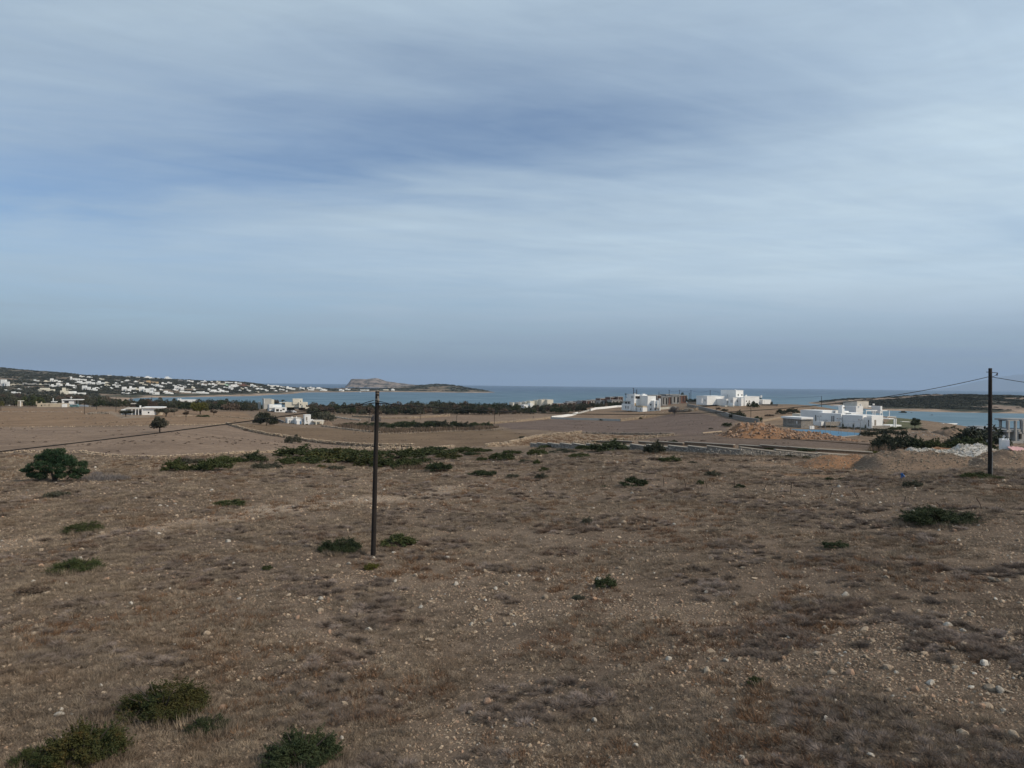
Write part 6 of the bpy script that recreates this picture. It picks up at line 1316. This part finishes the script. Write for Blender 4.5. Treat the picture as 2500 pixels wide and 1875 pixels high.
for px in (2114.5, 2131, 2136, 2148.5, 2154, 2171): h.post(px, 1003, 1014, .28, 'white', -4 if px > 2112 else 0)
slab_wall([(2166, 1020), (2190, 1019), (2192, 1016)], .8, .25, 'grey_plaster', 'pale glass-topped terrace wall above the strait')
for i, (a, b, c, d, e, f, l) in enumerate([(2300, 1034, 2345, 1034, 2375, 1038, 'white paved strip on the slope down to the strait'), (2200, 1029, 2235, 1031, 2240, 1032, 'pale garden path edge below the pergola')]):
    slab_wall([(a, b), (c, d), (e, f)], .15, .8, 'white', l, name='paved_edge')

# cream apartments
h = House('apartment_row', 'stepped row of cream flat-roofed apartments above the tree belt', 'apartments', 1310, 1000, 24, D=590)
for xl, xc, xr, yt, yb, dd, m_ in ((1242, 1250, 1252, 991, 998, 6, 'cream'), (1242, 1252, 1255.5, 983, 998, 2, 'cream'), (1258, 1266, 1274, 982.5, 998, 8, 'grey_plaster'), (1272, 1283, 1294, 981.5, 999, 6, 'cream'), (1287, 1294, 1305, 979.5, 999, 3, 'cream'), (1304, 1311, 1319, 977.5, 999, 6, 'cream'), (1320, 1322, 1332, 976, 999, 2, 'cream'), (1328, 1336, 1351, 976, 999, 0, 'cream')):
    b = h.blk('wall', xl, xc, xr, yt, yb, m_, dd, dep=8, cap=m_)
b = h.blk('wall', 1262, 1279, 1290, 988.5, 1001, 'white', -4, dep=8, cap='white')
for x0 in (1264.5, 1270, 1274.5): h.win(b, 'l', x0, x0 + 3.4, 991, 993.5)
for x0 in (1268, 1272.5): h.win(b, 'l', x0, x0 + 3, 996, 998.5)
h.blk('wall', 1288, 1294, 1302, 985.5, 1000, 'white', -3, dep=5)
for px, y in ((1268, 981), (1279, 980), (1291, 979), (1302, 977), (1318, 975.5), (1333, 973.5), (1327, 974)): h.post(px, y - 1.5, y + 4, .5, 'steel', 6, 'roof_tank')

# unfinished brick and concrete shells
def shell(px, base, D, xl, xc, xr, yt, yb, label, n=2, mat='brick', psi=24):
    h = House('brick_shell', label, 'unfinished house', px, base, psi, D, 'unfinished brick houses by the villa')
    h.blk('roof_slab', xl - .6, xc, xr + .6, yt, yt + 1.6, 'concrete', -.5, dep=8, sink=0)
    b = h.blk('wall', xl, xc, xr, yt + 1.6, yb, mat, 0, dep=7.6)
    w = (xr - xc) / n
    for i in range(n):
        h.win(b, 'f', xc + w * (i + .28), xc + w * (i + .72), yt + 3.2, yb - 1.2, 'dark', 'window_opening', False)
        if i == 0: h.post(xc + w * i, yt + 1.6, yb + .5, .35, 'concrete', -.25, 'column')
    h.post(xr, yt + 1.6, yb + .5, .35, 'concrete', -.1 + 1.2, 'column')
    if xc - xl > 3: h.win(b, 'l', xl + 1, xc - 1, yt + 3, yb - 1.4, 'dark', 'window_opening', False)
    return h
SH = [(1368, 585, 1358, 1360, 1377, 984.5, 998, 3, 'brick'), (1391, 585, 1383, 1385, 1397, 983, 996, 2, 'brick'), (1402, 590, 1396, 1397.5, 1406, 981.5, 994, 2, 'brick'), (1395, 620, 1388, 1390, 1414, 980, 990, 3, 'concrete'), (1413, 600, 1408, 1409.5, 1418, 979.5, 992, 2, 'brick'), (1422, 590, 1419, 1420, 1429, 978, 992, 2, 'concrete'), (1437, 585, 1430, 1432, 1443, 977.5, 992, 2, 'brick'), (1451, 605, 1442, 1444, 1462, 976, 990, 3, 'concrete'), (1470, 570, 1464, 1466, 1486, 972, 984, 3, 'brick'), (1470, 566, 1464, 1466, 1490, 977, 989, 3, 'grey_plaster'), (1500, 560, 1486, 1490, 1508, 969, 980, 3, 'brick'), (1512, 558, 1508, 1509, 1521, 968, 980, 2, 'brick'), (1505, 552, 1492, 1494, 1520, 976, 986, 3, 'grey_plaster')]
for i, (px, D, xl, xc, xr, yt, yb, n, m_) in enumerate(SH):
    shell(px, 0, D, xl, xc, xr, yt, yb, '%s unfinished %s shell of the row climbing from the cream apartments' % (ORD[i], {'brick': 'red brick', 'concrete': 'grey concrete', 'grey_plaster': 'grey rendered'}[m_]), n, m_)
SH2 = [(1618, 470, 1601, 1604, 1614, 965, 990, 2, 'brick'), (1626, 480, 1612, 1617, 1630, 968.5, 988, 2, 'concrete'), (1640, 500, 1626, 1630, 1640, 968, 986, 2, 'brick'), (1652, 510, 1640, 1642, 1660, 966, 984, 2, 'concrete'), (1664, 525, 1655, 1657.5, 1678, 964.5, 982, 3, 'brick'), (1640, 540, 1622, 1626, 1664, 962.5, 976, 3, 'concrete'), (1600, 520, 1590, 1594, 1616, 964, 980, 3, 'concrete')]
for i, (px, D, xl, xc, xr, yt, yb, n, m_) in enumerate(SH2):
    shell(px, 0, D, xl, xc, xr, yt, yb, '%s unfinished %s shell of the row between the two white villas' % (ORD[i], {'brick': 'red brick', 'concrete': 'grey concrete'}[m_]), n, m_)
slab_wall([(1680, 985), (1700, 985.5), (1716, 986)], 1.2, .4, 'pale_stone', 'pale wall behind the dark trees between the villas')

# white tower house in the fields
h = House('tower_house', 'small white house with a square tower and covered porch at the edge of the fields', 'house', 735, 1037, 24, D=298)
w0 = h.blk('wall', 688, 702, 722, 1022, 1036.5, 'white', 3, dep=8, cap='roof_stone'); h.win(w0, 'l', 694.5, 699.5, 1024, 1034, 'grey_plaster', 'shutter')
for x0 in (705.5, 709.5, 714): h.win(w0, 'f', x0, x0 + 2.6, 1026.5, 1029.5); h.win(w0, 'f', x0, x0 + 2.6, 1031, 1034)
w1 = h.blk('wall', 719, 722.5, 736, 1022, 1037, 'white', 0, dep=7, cap='roof_stone'); h.win(w1, 'f', 731.5, 734.5, 1028, 1037, 'blue_paint', 'door'); h.blk('buttress', 723, 724.5, 731, 1027, 1036, 'white', -1.2, dep=1.2)
w2 = h.blk('tower', 735, 743.5, 757, 1013.5, 1037.5, 'white', 0, cap='white'); h.win(w2, 'f', 747, 750.5, 1018, 1027, 'masonry', 'tall_window'); h.win(w2, 'f', 748.5, 751, 1028.5, 1031); h.blk('parapet_corner', 741, 743.5, 746, 1012, 1013.6, 'white', 0, dep=1, sink=0)
w3 = h.blk('wall', 755, 757, 766, 1025.5, 1037, 'white', 2, dep=6)
h.blk('porch_roof', 757, 764, 789, 1026.5, 1029, 'roof_stone', 0, dep=5, sink=0); h.post(772, 1029, 1038, .45, 'cream', 0); h.post(787, 1029, 1037.5, .45, 'cream', 1); h.blk('porch_back', 766, 767, 788, 1029, 1036, 'cream', 6, dep=.3)
for c_ in (711.5, 722.5): h.blk('chimney', c_, c_ + .4, c_ + 2.4, 1017, 1022, 'white', 5, dep=.6, sink=0)
for i, px in enumerate((742, 747.5, 750, 752)): bush(px, 1037.5, 3, 3.5, 'mastic_dark', '%s potted plant along the tower house front' % ORD[i], 'potted plants at the tower house', name='potted_plant', cat='plant', D=296.5)
mound('earth_mound', [(788, 1037), (793, 1031), (799, 1029), (806, 1031), (813, 1038)], 292, 2.2, 'earth', 'rounded tan heap of earth beside the porch of the tower house', 'pale_stone', 120, (.1, .25), 71)

# houses by the bay
h = House('house', 'grey two-storey house by the bay behind the low white house', 'house', 645, 990, 26, D=455)
b = h.blk('wall', 632, 644, 660, 974, 996, 'grey_plaster', 4, cap='grey_plaster'); h.win(b, 'l', 634.5, 636.5, 977.5, 981); h.win(b, 'l', 635, 637, 987.5, 991); h.blk('wall', 621, 632, 636, 981.5, 997, 'grey_plaster', 8, dep=6); h.blk('parapet', 643, 644.5, 645.5, 973.5, 983, 'white', 3.8, dep=.4); h.post(641, 970.5, 974, .4, 'steel', 8, 'solar_heater'); h.blk('wall', 658, 660, 668, 975.5, 992, 'cream', 10, dep=5)
h = House('house', 'low white house with a columned veranda before the bay', 'house', 670, 1003, 26, D=425)
b = h.blk('wall', 640, 658, 672, 988.5, 1002, 'grey_plaster', 6); h.blk('wall', 655, 658, 683.5, 989, 1001, 'white', 4, dep=6, cap='white'); h.blk('wall', 656, 657.5, 666, 987, 994, 'white', 3.5, dep=4)
b = h.blk('veranda_wall', 666, 671, 696, 995.5, 1005.5, 'white', 0, dep=5, cap='white'); h.win(b, 'f', 674, 681, 998.5, 1004.5, 'dark', 'arch'); h.win(b, 'f', 684, 688, 1000.5, 1004); h.win(b, 'f', 689.5, 695, 997.5, 1001, 'dark', 'window'); h.win(b, 'l', 667, 670, 997.5, 1004, 'dark', 'opening')
h = House('house', 'cream house with a square upper room on the bay shore', 'house', 720, 995, 20, D=450)
b = h.blk('wall', 690, 696, 746, 982, 992, 'cream', 2, dep=8); h.blk('terrace_roof', 680, 682, 697, 982.5, 984, 'cream', 2, dep=6, sink=0); b = h.blk('upper_wall', 712.5, 715, 736.5, 974, 985, 'cream', 3, dep=7, cap='cream'); h.win(b, 'f', 733, 735, 978, 981)
b2 = h.blk('wall', 728, 730, 745, 982, 993, 'cream', 0, dep=6); h.win(b2, 'f', 733, 735.5, 986, 989); h.blk('end_wall', 744.5, 745, 747, 981.5, 995, 'cream', -.8, dep=.5); h.blk('yard_wall', 744, 745, 761, 993.5, 996, 'cream', 0, dep=.5)
for px, w in ((770, 7), (785, 5)): bush(px, 0, w, 2, 'white_stone', ['pale wall stub among trees near the cream house', 'second pale wall stub among trees near the cream house'][px > 780], name='rubble_stub', cat='rubble', D=440)
h = House('house', 'long white house with two chimneys above the belt on the bay shore', 'house', 455, 985, 20, D=560)
b = h.blk('wall', 432, 436, 477, 976, 984, 'white', 0, dep=8, cap='white'); h.blk('chimney', 433, 433.5, 436, 973, 977, 'white', 1, dep=1, sink=0); h.blk('chimney', 438, 438.5, 442, 973, 978, 'white', 1, dep=1, sink=0)

# white farmhouse in the tan field
h = House('farmhouse', 'white farmhouse with a pale sloping roof and veranda in the tan field', 'farmhouse', 345, 1013, 18, D=285)
b = h.blk('wall', 293, 295, 304, 1000, 1013, 'white', 6, dep=5); b = h.blk('wall', 303, 306, 348, 999, 1013.5, 'white', 3, dep=7)
for x0, m_ in ((324, 'glass'), (333, 'dark'), (340, 'glass')): h.win(b, 'f', x0, x0 + 4, 1003, 1010 if m_ == 'glass' else 1013, m_, 'window' if m_ == 'glass' else 'door')
c_ = h.blk('wall', 345, 348, 372, 997, 1014, 'white', 0, dep=7); h.win(c_, 'f', 361, 365, 1005, 1009); 
h.blk('roof', 300, 303, 349, 996.5, 999, 'roof_stone', -1.5, dep=9, sink=0); h.blk('roof', 344, 347, 391, 994, 996.8, 'white', -.8, dep=9, sink=0); h.blk('wall', 370, 372, 389, 998, 1013, 'beige', 5, dep=6)
for px in (322, 331, 338, 347): h.post(px, 999, 1013, .25, 'white', -1)
h.blk('chimney', 340, 340.5, 343.5, 990, 998, 'white', 4, dep=.7, sink=0); h.blk('chimney', 313, 313.5, 315, 992, 998, 'masonry', 5, dep=.5, sink=0)
# outbuildings along the far edge of the fields
h = House('stone_shed', 'narrow pale stone shed with a white door post before the green trees', 'shed', 45, 989, 24, D=475)
b = h.blk('wall', 37, 43, 50, 979, 990, 'beige', 0); h.blk('roof', 36, 43, 53, 978, 979.3, 'cream', -.5, dep=4, sink=0); h.win(b, 'f', 45.5, 47, 981, 986); h.blk('pillar', 48.5, 49, 50.5, 979, 990, 'white', -.6, dep=.4)
h = House('ruin', 'long low ruined stone building with a pale end beside the parked van', 'ruin', 120, 992, 20, D=470)
b = h.blk('wall', 85, 90, 150, 985, 992.5, 'beige', 0, dep=6); h.blk('wall', 150, 151, 158, 987, 992.5, 'white', -.4, dep=5); h.win(b, 'f', 107, 112, 987.5, 991, 'white_stone', 'patch'); h.win(b, 'f', 119, 120.5, 986, 992, 'dark', 'gap'); h.win(b, 'f', 100, 103, 988, 992, 'dark', 'doorway'); h.blk('gable_stub', 87, 87.5, 89.5, 980, 986, 'beige', 1, dep=.8); h.blk('gable_stub', 99, 99.5, 101.5, 981, 986, 'beige', 2, dep=.8)
h = House('house', 'white house with a wide arch and flat canopy behind the ruin', 'house', 165, 985, 22, D=500)
b = h.blk('wall', 141, 152, 175, 976, 984, 'white', 2, dep=6); h.win(b, 'f', 157, 168, 979, 984, 'dark', 'arch'); h.blk('roof', 139, 150, 192, 975, 976.6, 'white', 1, dep=7, sink=0); h.post(190.5, 976, 984, .3, 'steel', 1); h.post(152, 976, 984, .4, 'white', 1)
h = House('white_roof_shed', 'flat white roof with a tall white flue among the trees', 'shed', 128, 982, 15, D=505)
h.blk('roof', 121, 124, 134, 980, 981.5, 'white', 0, dep=4, sink=0); h.blk('wall', 122, 124.5, 133, 981.5, 985, 'grey_plaster', .5, dep=3); h.blk('flue', 128.5, 128.8, 130, 972, 981, 'white', 1, dep=.4, sink=0)
h = House('pergola', 'long flat reed-roofed pergola among the trees behind the farmhouse', 'pergola', 345, 992, 15, D=480)
h.blk('roof', 316, 319, 369, 984.5, 986.5, 'roof_stone', 0, dep=5, sink=0); h.blk('wall', 318, 320, 368, 986.5, 993, 'brown_leaf', 1, dep=3)
for px in (320, 337, 353, 367): h.post(px, 986, 993, .25, 'dark_wood', 0)
h = House('shrine_post', 'small white wayside monument with a cross among the trees below the village', 'monument', 173, 972, 15, D=600)
h.blk('cross_shaft', 172.5, 172.8, 174, 968, 974, 'white', 0, dep=.4); h.blk('cross_arm', 170.5, 170.8, 176, 970, 971, 'white', -.1, dep=.3, sink=0)

# vehicles
def car(px, base, D, rz, L_, H, col_, label, van=False, cat='car'):
    p = at(px, base) if D is None else ground(px, D)
    t = thing('parked_van' if van else 'parked_car', label, cat, p, math.radians(rz)); w = L_ * .4
    pr = [(-.5, .18), (-.5, .62 if not van else .72), (-.48, .72 if not van else .97), (-.3, .97) if van else (-.36, .76), (.22, 1.0) if van else (-.2, 1.0), (.34, .95) if van else (.12, 1.0), (.44, .6) if van else (.27, .72), (.5, .52), (.5, .18)]
    m = MB(); n = len(pr); v = [(a * L_, -w / 2, b * H) for a, b in pr] + [(a * L_, w / 2, b * H) for a, b in pr]
    m.add(v, [(i, (i + 1) % n, n + (i + 1) % n, n + i) for i in range(n)]); m.add(v, [(0, n - 1 - i, n - 2 - i) for i in range(n - 2)]); m.add(v, [(n, n + i + 1, n + i + 2) for i in range(n - 2)])
    m.build('body', col_, t)
    for s in (-1, 1):
        g = MB(); g.box(-.2 * L_ if van else -.24 * L_, .3 * L_ if van else .14 * L_, s * w / 2 - .015, s * w / 2 + .015, H * (.6 if van else .73), H * (.82 if van else .93)); g.build('side_window', 'glass', t)
        for x in (-.32, .31):
            k = MB().tube([(x * L_, s * (w / 2 - .2), .32), (x * L_, s * (w / 2 + .02), .32)], .32, 14).build('wheel', 'tyre', t); MB().tube([(x * L_, s * (w / 2 + .02), .32), (x * L_, s * (w / 2 + .03), .32)], .18, 10).build('rim', 'steel', k)
        MB().box(.5 * L_ - .03, .5 * L_ + .02, s * w * .38 - .12, s * w * .38 + .12, H * .42, H * .5).build('headlight', 'white', t)
    if van: MB().box(-.49 * L_, .3 * L_, -w / 2 - .01, w / 2 + .01, H * .84, H * .985).build('roof_panel', 'car_white', t)
    return t
car(183, 994.5, 465, 8, 5.3, 2.2, 'car_teal', 'teal van with a white roof parked by the long ruin', True, 'van')
car(682, 1035.5, 297, 10, 4.2, 1.5, 'car_dark', 'dark car parked beside the white tower house')
car(715, 1006, 415, 6, 4.3, 1.5, 'car_white', 'white car parked near the low white house by the bay')
car(706, 1006.5, 408, 60, 4.1, 1.45, 'car_dark', 'dark car parked behind the white car by the bay')
for i, (px, w) in enumerate(((18, 14), (168, 4))):
    p = at(px, 992); s = p[1] / FPX; L_ = w * s; 
    t = thing('rowing_boat' if i == 0 else 'white_box', ['white boat hull laid up by the stone shed', 'small white box beside the parked van'][i], ['boat', 'box'][i], p)
    if i == 0:
        x = np.linspace(-1, 1, 13); m = MB(); b_ = (1 - np.abs(x) ** 2.5) * L_ * .16 + .02
        v = np.concatenate([np.stack([x * L_ / 2, -b_, .9 + .25 * x * x], 1), np.stack([x * L_ / 2 * .92, 0 * b_, .15 + .2 * x * x], 1), np.stack([x * L_ / 2, b_, .9 + .25 * x * x], 1)])
        f = [(k * 13 + i2, k * 13 + i2 + 1, (k + 1) * 13 + i2 + 1, (k + 1) * 13 + i2) for k in range(2) for i2 in range(12)]; m.add(v, f); m.build('hull', 'white', t); MB().box(-.2, .2, -.5, .5, .7, .76).build('bench', 'beige', t)
    else: MB().box(-L_ / 2, L_ / 2, -.4, .4, -.1, .8).build('box', 'white', t)

# unfinished concrete frame, shrine and pink sheet at the edge
h = House('concrete_frame', 'bare grey concrete frame of a two-storey building above the strait', 'unfinished building', 2470, 1078, 22, D=150)
for D2, xs in ((0, (2461, 2478.5, 2510)), (7, (2442, 2459, 2493, 2520))):
    for px in xs: h.post(px, 1027, 1080, .42, 'concrete', D2, 'column')
h.blk('roof_beam', 2459, 2460, 2499, 1025, 1028, 'concrete', 0, dep=.4, sink=0); h.blk('roof_beam', 2440, 2441, 2480, 1025, 1027.5, 'concrete', 7, dep=.4, sink=0); h.blk('roof_slab', 2494, 2496, 2560, 1024, 1028, 'concrete', 2, dep=6, sink=0)
h.blk('floor_slab', 2420, 2458, 2560, 1050, 1055, 'concrete', -.5, dep=9, sink=0); h.blk('floor_slab', 2424, 2426, 2462, 1043.5, 1047.5, 'concrete', 8, dep=6, sink=0)
b = h.blk('ground_wall', 2478, 2479, 2520, 1055, 1080, 'concrete', .3, dep=6); h.win(b, 'f', 2486, 2494, 1059, 1072, 'dark', 'window_opening'); h.blk('parapet', 2496, 2497.5, 2504, 1028, 1051, 'concrete', 1, dep=.5); h.blk('base_slab', 2455, 2458, 2560, 1078, 1080.5, 'concrete', -2, dep=10)
h = House('shrine', 'small pale blue and white wayside shrine with a cross on the brown mound', 'shrine', 2451, 1091, -28, D=66)
zb = 1094
b = h.blk('body', 2441, 2443, 2459, 1074, zb, 'white', 0, dep=.7, sink=.3); h.win(b, 'f', 2448.5, 2451.5, 1077, 1090, 'dark', 'niche'); h.win(b, 'f', 2444.3, 2447, 1074.5, 1090, 'car_teal', 'blue_panel', False); h.win(b, 'f', 2453, 2455.6, 1074.5, 1090, 'car_teal', 'blue_panel', False)
for px in (2440.5, 2445, 2456.5, 2461.5): h.post(px, 1069.5, zb, .1, 'white', -.02, 'corner_pillar')
A, B, C = [h.loc(pt(px, y, 66)) for px, y in ((2443, 1074), (2459, 1074), (2451, 1069.5))]; m = MB()
v = [A, B, C] + [q + np.array([0, .65, 0]) for q in (A, B, C)]; m.add(v, [(0, 1, 2), (5, 4, 3)]); m.add(v, [(1, 4, 5, 2), (0, 2, 5, 3), (0, 3, 4, 1)]); m.build('gable', 'white', h.t)
k = MB(); q = h.loc(pt(2451.3, 1070, 66)); s = 66 / FPX
k.box(q[0] - .03, q[0] + .03, q[1] - .01, q[1] + .05, q[2] - .02, q[2] + 8 * s); k.box(q[0] - .125, q[0] + .125, q[1] - .014, q[1] + .054, q[2] + 4.2 * s, q[2] + 5.6 * s); k.build('cross', 'white', h.t)
# pink sheet lying over the back of the mound
gx, gy = np.meshgrid(np.linspace(2460, 2545, 26), np.linspace(0, 1, 9)); v = []
for a, b in zip(gx.ravel(), gy.ravel()):
    top = np.interp(a, [2460, 2475, 2490, 2510, 2545], [1090.5, 1089.5, 1091, 1097, 1112]); q = pt(a, top + 15 * b * min(1, (a - 2459) / 22), 65.6 - 1.7 * b); v.append(q + np.array([0, 0, .03 * math.sin(a * .6 + b * 4)]))
v = np.array(v); o = v[0].copy(); ii = np.arange(26 * 9).reshape(9, 26)
x_ = tag(obj('pink_sheet', np_mesh('pink_sheet', v - o, np.stack([ii[:-1, :-1], ii[1:, :-1], ii[1:, 1:], ii[:-1, 1:]], -1).reshape(-1, 4), 'pink', True), None, o), 'faded pink sheeting draped over the end of the brown mound by the shrine', 'sheet'); x_.modifiers.new('thick', 'SOLIDIFY').thickness = .03

# ------------------------------------------------------------------ the village across the bay
VILLAGE = {
 'on the skyline ridge': [(265, 918, 9, 2.2, 'w'), (310.5, 922, 9, 2.4, 'w'), (331, 922, 13, 2, 'w'), (358, 924, 24, 5, 'd'), (385, 925, 5, 2.5, 'w'), (406, 926, 19, 6, 'd'), (440, 930, 18, 3, 'g'), (462, 933, 16, 4, 'w'), (492, 933.5, 8, 2.5, 'w'), (499, 933, 8, 4, 'w'), (516, 934, 5, 3, 'w'), (532, 935, 10, 4.5, 'c'), (556, 936, 20, 3.5, 'w'), (579, 938, 16, 5, 'w')],
 'on the upper slope': [(86, 931, 13, 3.6, 'w'), (111, 932, 14, 3, 'c'), (128, 932, 17, 7, 'w'), (142, 934, 13, 4, 'w'), (176, 928.5, 15, 7.5, 'w'), (192, 930, 28, 5, 'w'), (197, 921, 12, 4, 'w'), (170, 921, 5, 2, 'w'), (215, 923, 14, 3.5, 'w'), (308, 930.5, 13, 3, 'w'), (284, 930, 12, 3, 'g'), (440, 942.5, 20, 3, 'w'), (367, 936, 28, 6, 'o'), (398, 939, 13, 5, 'w'), (343, 936, 10, 2.5, 'c'), (318, 940, 14, 4, 'g'), (484, 937, 8, 2.5, 'w'), (510, 939, 8, 3, 'w'), (538, 938.5, 20, 3, 'c'), (551, 942, 14, 4, 'e'), (591, 943, 18, 6, 'b')],
 'on the middle slope': [(8, 945, 20, 16, 't'), (64, 941, 26, 6, 'g'), (80, 941, 16, 5, 'g'), (125, 945, 15, 6, 'w'), (142, 943, 14, 7, 'w'), (163, 944.5, 11, 8.5, 'w'), (175, 945, 14, 5, 'w'), (190, 937, 24, 6, 'w'), (217, 940, 22, 8, 'w'), (241, 939, 20, 8, 'w'), (207, 954, 20, 11, 'w'), (226, 956, 14, 8, 'w'), (104, 955, 38, 7, 'c'), (152, 965, 18, 16, 't2'), (181, 965, 40, 8.5, 'w'), (34, 963, 20, 6, 'w'), (38, 969, 5, 4, 'w'), (260, 943, 14, 4, 'c'), (281, 943, 20, 4, 'w'), (258, 945, 6, 2, 'w'), (284, 948, 16, 4, 'w')],
 'above the sandy shore': [(305, 956, 22, 10, 'w'), (320, 953, 14, 9, 'w'), (333, 952, 12, 5, 'c'), (348, 958, 24, 12, 'w'), (370, 955, 16, 7, 'w'), (373, 963, 24, 8, 'w'), (384, 946, 14, 7, 'w'), (394, 947.5, 10, 5, 'w'), (403, 961, 18, 6, 'w'), (417, 962, 9, 3, 'w'), (434, 952, 24, 8, 'w'), (450, 947, 8, 4, 'w'), (447, 958.5, 26, 4, 'w'), (482, 961, 42, 4.6, 'w'), (497, 961, 14, 5, 'w'), (520, 959, 28, 6.5, 'w'), (541, 959, 26, 6, 'w'), (496, 942, 12, 5, 'w'), (521, 942, 14, 5.5, 'w'), (520, 947, 14, 3, 'w'), (562, 952, 12, 8, 'w'), (566, 945.5, 20, 6, 'w'), (576, 943, 10, 4, 'w'), (585, 956, 7, 4, 'w')],
 'on the low point': [(616, 945.5, 14, 7, 'w'), (624, 946, 8, 3, 'w'), (636, 946, 6, 2, 'w'), (640, 952.5, 18, 3.5, 'w'), (626, 958, 10, 2, 'c'), (658, 943.5, 14, 4, 'w'), (672, 943.8, 16, 3, 'w'), (672, 956, 8, 3, 'w'), (688, 947, 13, 4, 'w'), (686, 954.5, 14, 5, 'w'), (703, 950, 14, 6, 'w'), (712, 951, 14, 2.5, 'w'), (699, 956, 5, 2.5, 'w')],
 'half hidden in hillside scrub': [(297, 935, 11, 3.4, 'w'), (330, 934, 9, 3.8, 'w'), (352, 941, 13, 3.0, 'c'), (372, 942, 8, 4.2, 'w'), (412, 936, 11, 3.4, 'w'), (425, 944, 9, 3.8, 'w'), (462, 941, 13, 3.0, 'w'), (470, 948, 8, 4.2, 'c'), (300, 962, 11, 3.4, 'w'), (312, 963, 9, 3.8, 'w'), (330, 961, 13, 3.0, 'w'), (392, 954, 8, 4.2, 'w'), (258, 936, 11, 3.4, 'c'), (246, 948, 9, 3.8, 'w'), (232, 949, 13, 3.0, 'w'), (270, 950, 8, 4.2, 'w'), (112, 941, 11, 3.4, 'w'), (98, 941, 9, 3.8, 'c'), (70, 948, 13, 3.0, 'w'), (46, 953, 8, 4.2, 'w'), (14, 955, 11, 3.4, 'w'), (180, 949, 9, 3.8, 'w'), (165, 953, 13, 3.0, 'c'), (600, 950, 8, 4.2, 'w'), (606, 955, 11, 3.4, 'w'), (650, 955, 9, 3.8, 'w'), (664, 950, 13, 3.0, 'w'), (590, 951, 8, 4.2, 'c'), (548, 948, 11, 3.4, 'w'), (535, 952, 9, 3.8, 'w'), (476, 953, 13, 3.0, 'w'), (225, 931, 8, 4.2, 'w'), (246, 927, 11, 3.4, 'c'), (282, 938, 9, 3.8, 'w'), (425, 953, 13, 3.0, 'w'), (508, 953, 8, 4.2, 'w'), (628, 951, 11, 3.4, 'w')],
 'along the far beach': [(736, 951, 12, 5.5, 'w'), (752, 949, 6, 2.5, 'w'), (761, 949.5, 12, 4.5, 'w'), (757, 953, 16, 2.5, 'w'), (776, 950, 16, 4, 'w'), (787, 954, 18, 4, 'w'), (833, 955, 12, 4.5, 'w'), (848, 952, 13, 3.5, 'w'), (886, 953.5, 22, 2, 'w'), (897, 954, 7, 2.5, 'w'), (879, 958.5, 4, 2, 'w'), (958, 953.5, 10, 4, 'w'), (940, 953, 14, 2, 'c')]}
WORDS = {'w': 'white', 'c': 'cream', 'o': 'ochre', 'g': 'grey unfinished', 'e': 'pale green', 'b': 'reddish brick', 'd': 'white stepped', 't': 'white tower-like', 't2': 'cream tower-like'}
MAT['green_plaster'] = two_tone('pale_green_plaster', (.38, .52, .42), (.34, .47, .38), .5, .9, fine=.08)
VM = {'w': 'white', 'c': 'cream', 'o': 'ochre', 'g': 'concrete', 'e': 'green_plaster', 'b': 'brick', 'd': 'white', 't': 'white', 't2': 'cream'}
rv = random.Random(99)
for row, lst in VILLAGE.items():
    for i, (px, base, w, hh, k) in enumerate(sorted(lst)):
        p = at(px, base, dmin=820); hh = hh * 1.15; w = w * 1.08
        h = House('village_house', '%s %s house %s across the bay, %s from the inland end' % ('long' if w > 3.6 * hh else 'block-like' if hh > .6 * w else 'low', WORDS[k], row, ORD[i]), 'house', px, base, rv.choice((18, 24, 30)), D=p[1], group='village houses ' + row)
        m_ = VM[k]; x0, x1 = px - w / 2, px + w / 2
        f = w * .22; yb = base; sk = 1.5
        if k == 'd':
            for q in range(3): h.blk('wall', x0 + q * w * .12, x0 + f + q * w * .1, x1 - q * w * .16, base - hh * (q + 1) / 3, base, m_, q * 2, dep=9, sink=sk)
            continue
        if hh < 3.2 or w < 7: b = h.blk('wall', x0, x0 + f, x1, base - hh, yb, m_, 0, dep=7, sink=sk)
        elif rv.random() < .5:
            b = h.blk('wall', x0, x0 + f, x1, base - hh * .62, yb, m_, 0, dep=7, sink=sk); a0 = rv.uniform(.05, .35)
            h.blk('upper_wall', x0 + w * a0, x0 + w * a0 + f * .7, x0 + w * (a0 + rv.uniform(.4, .6)), base - hh, yb - hh * .4, m_, 2, dep=5, sink=.5)
        else:
            sp = rv.uniform(.4, .65); b = h.blk('wall', x0, x0 + f * .8, x0 + w * sp, base - hh, yb, m_, 0, dep=7, sink=sk)
            b2 = h.blk('wall', x0 + w * sp - f * .5, x0 + w * sp, x1, base - hh * rv.uniform(.55, .8), yb, m_, -1.5, dep=6, sink=sk)
            if hh > 5: h.win(b2, 'f', x0 + w * (sp + .1), x0 + w * (sp + .2), base - hh * .45, base - hh * .12, 'dark', 'window', False)
        if hh >= 4.5 and k != 'g':
            n = max(1, int(w * .6 / 4)); fx0, fx1 = x0 + f * 1.1, x0 + w * .6
            for q in range(n):
                c = fx0 + (fx1 - fx0) * (q + .5) / n; h.win(b, 'f', c - .55, c + .55, base - hh * .48, base - hh * .18, 'dark', 'window', False)
        if k == 'g':
            for q in range(3): h.win(b, 'f', x0 + f + (w - f) * (q + .25) / 3, x0 + f + (w - f) * (q + .7) / 3, base - hh * .7, base - hh * .2, 'dark', 'window_opening', False)
tag(obj('quarry_bank', np_mesh('quarry_bank', np.array([at(a, b, 820) + np.array([0, 0, .3]) for a, b in ((16, 944), (50, 943), (54, 939), (44, 935), (18, 936))]), np.array([(0, 1, 2), (0, 2, 3), (0, 3, 4)]), 'beige')), 'pale cut bank of bare earth on the village slope by the grey unfinished houses', 'earth bank')
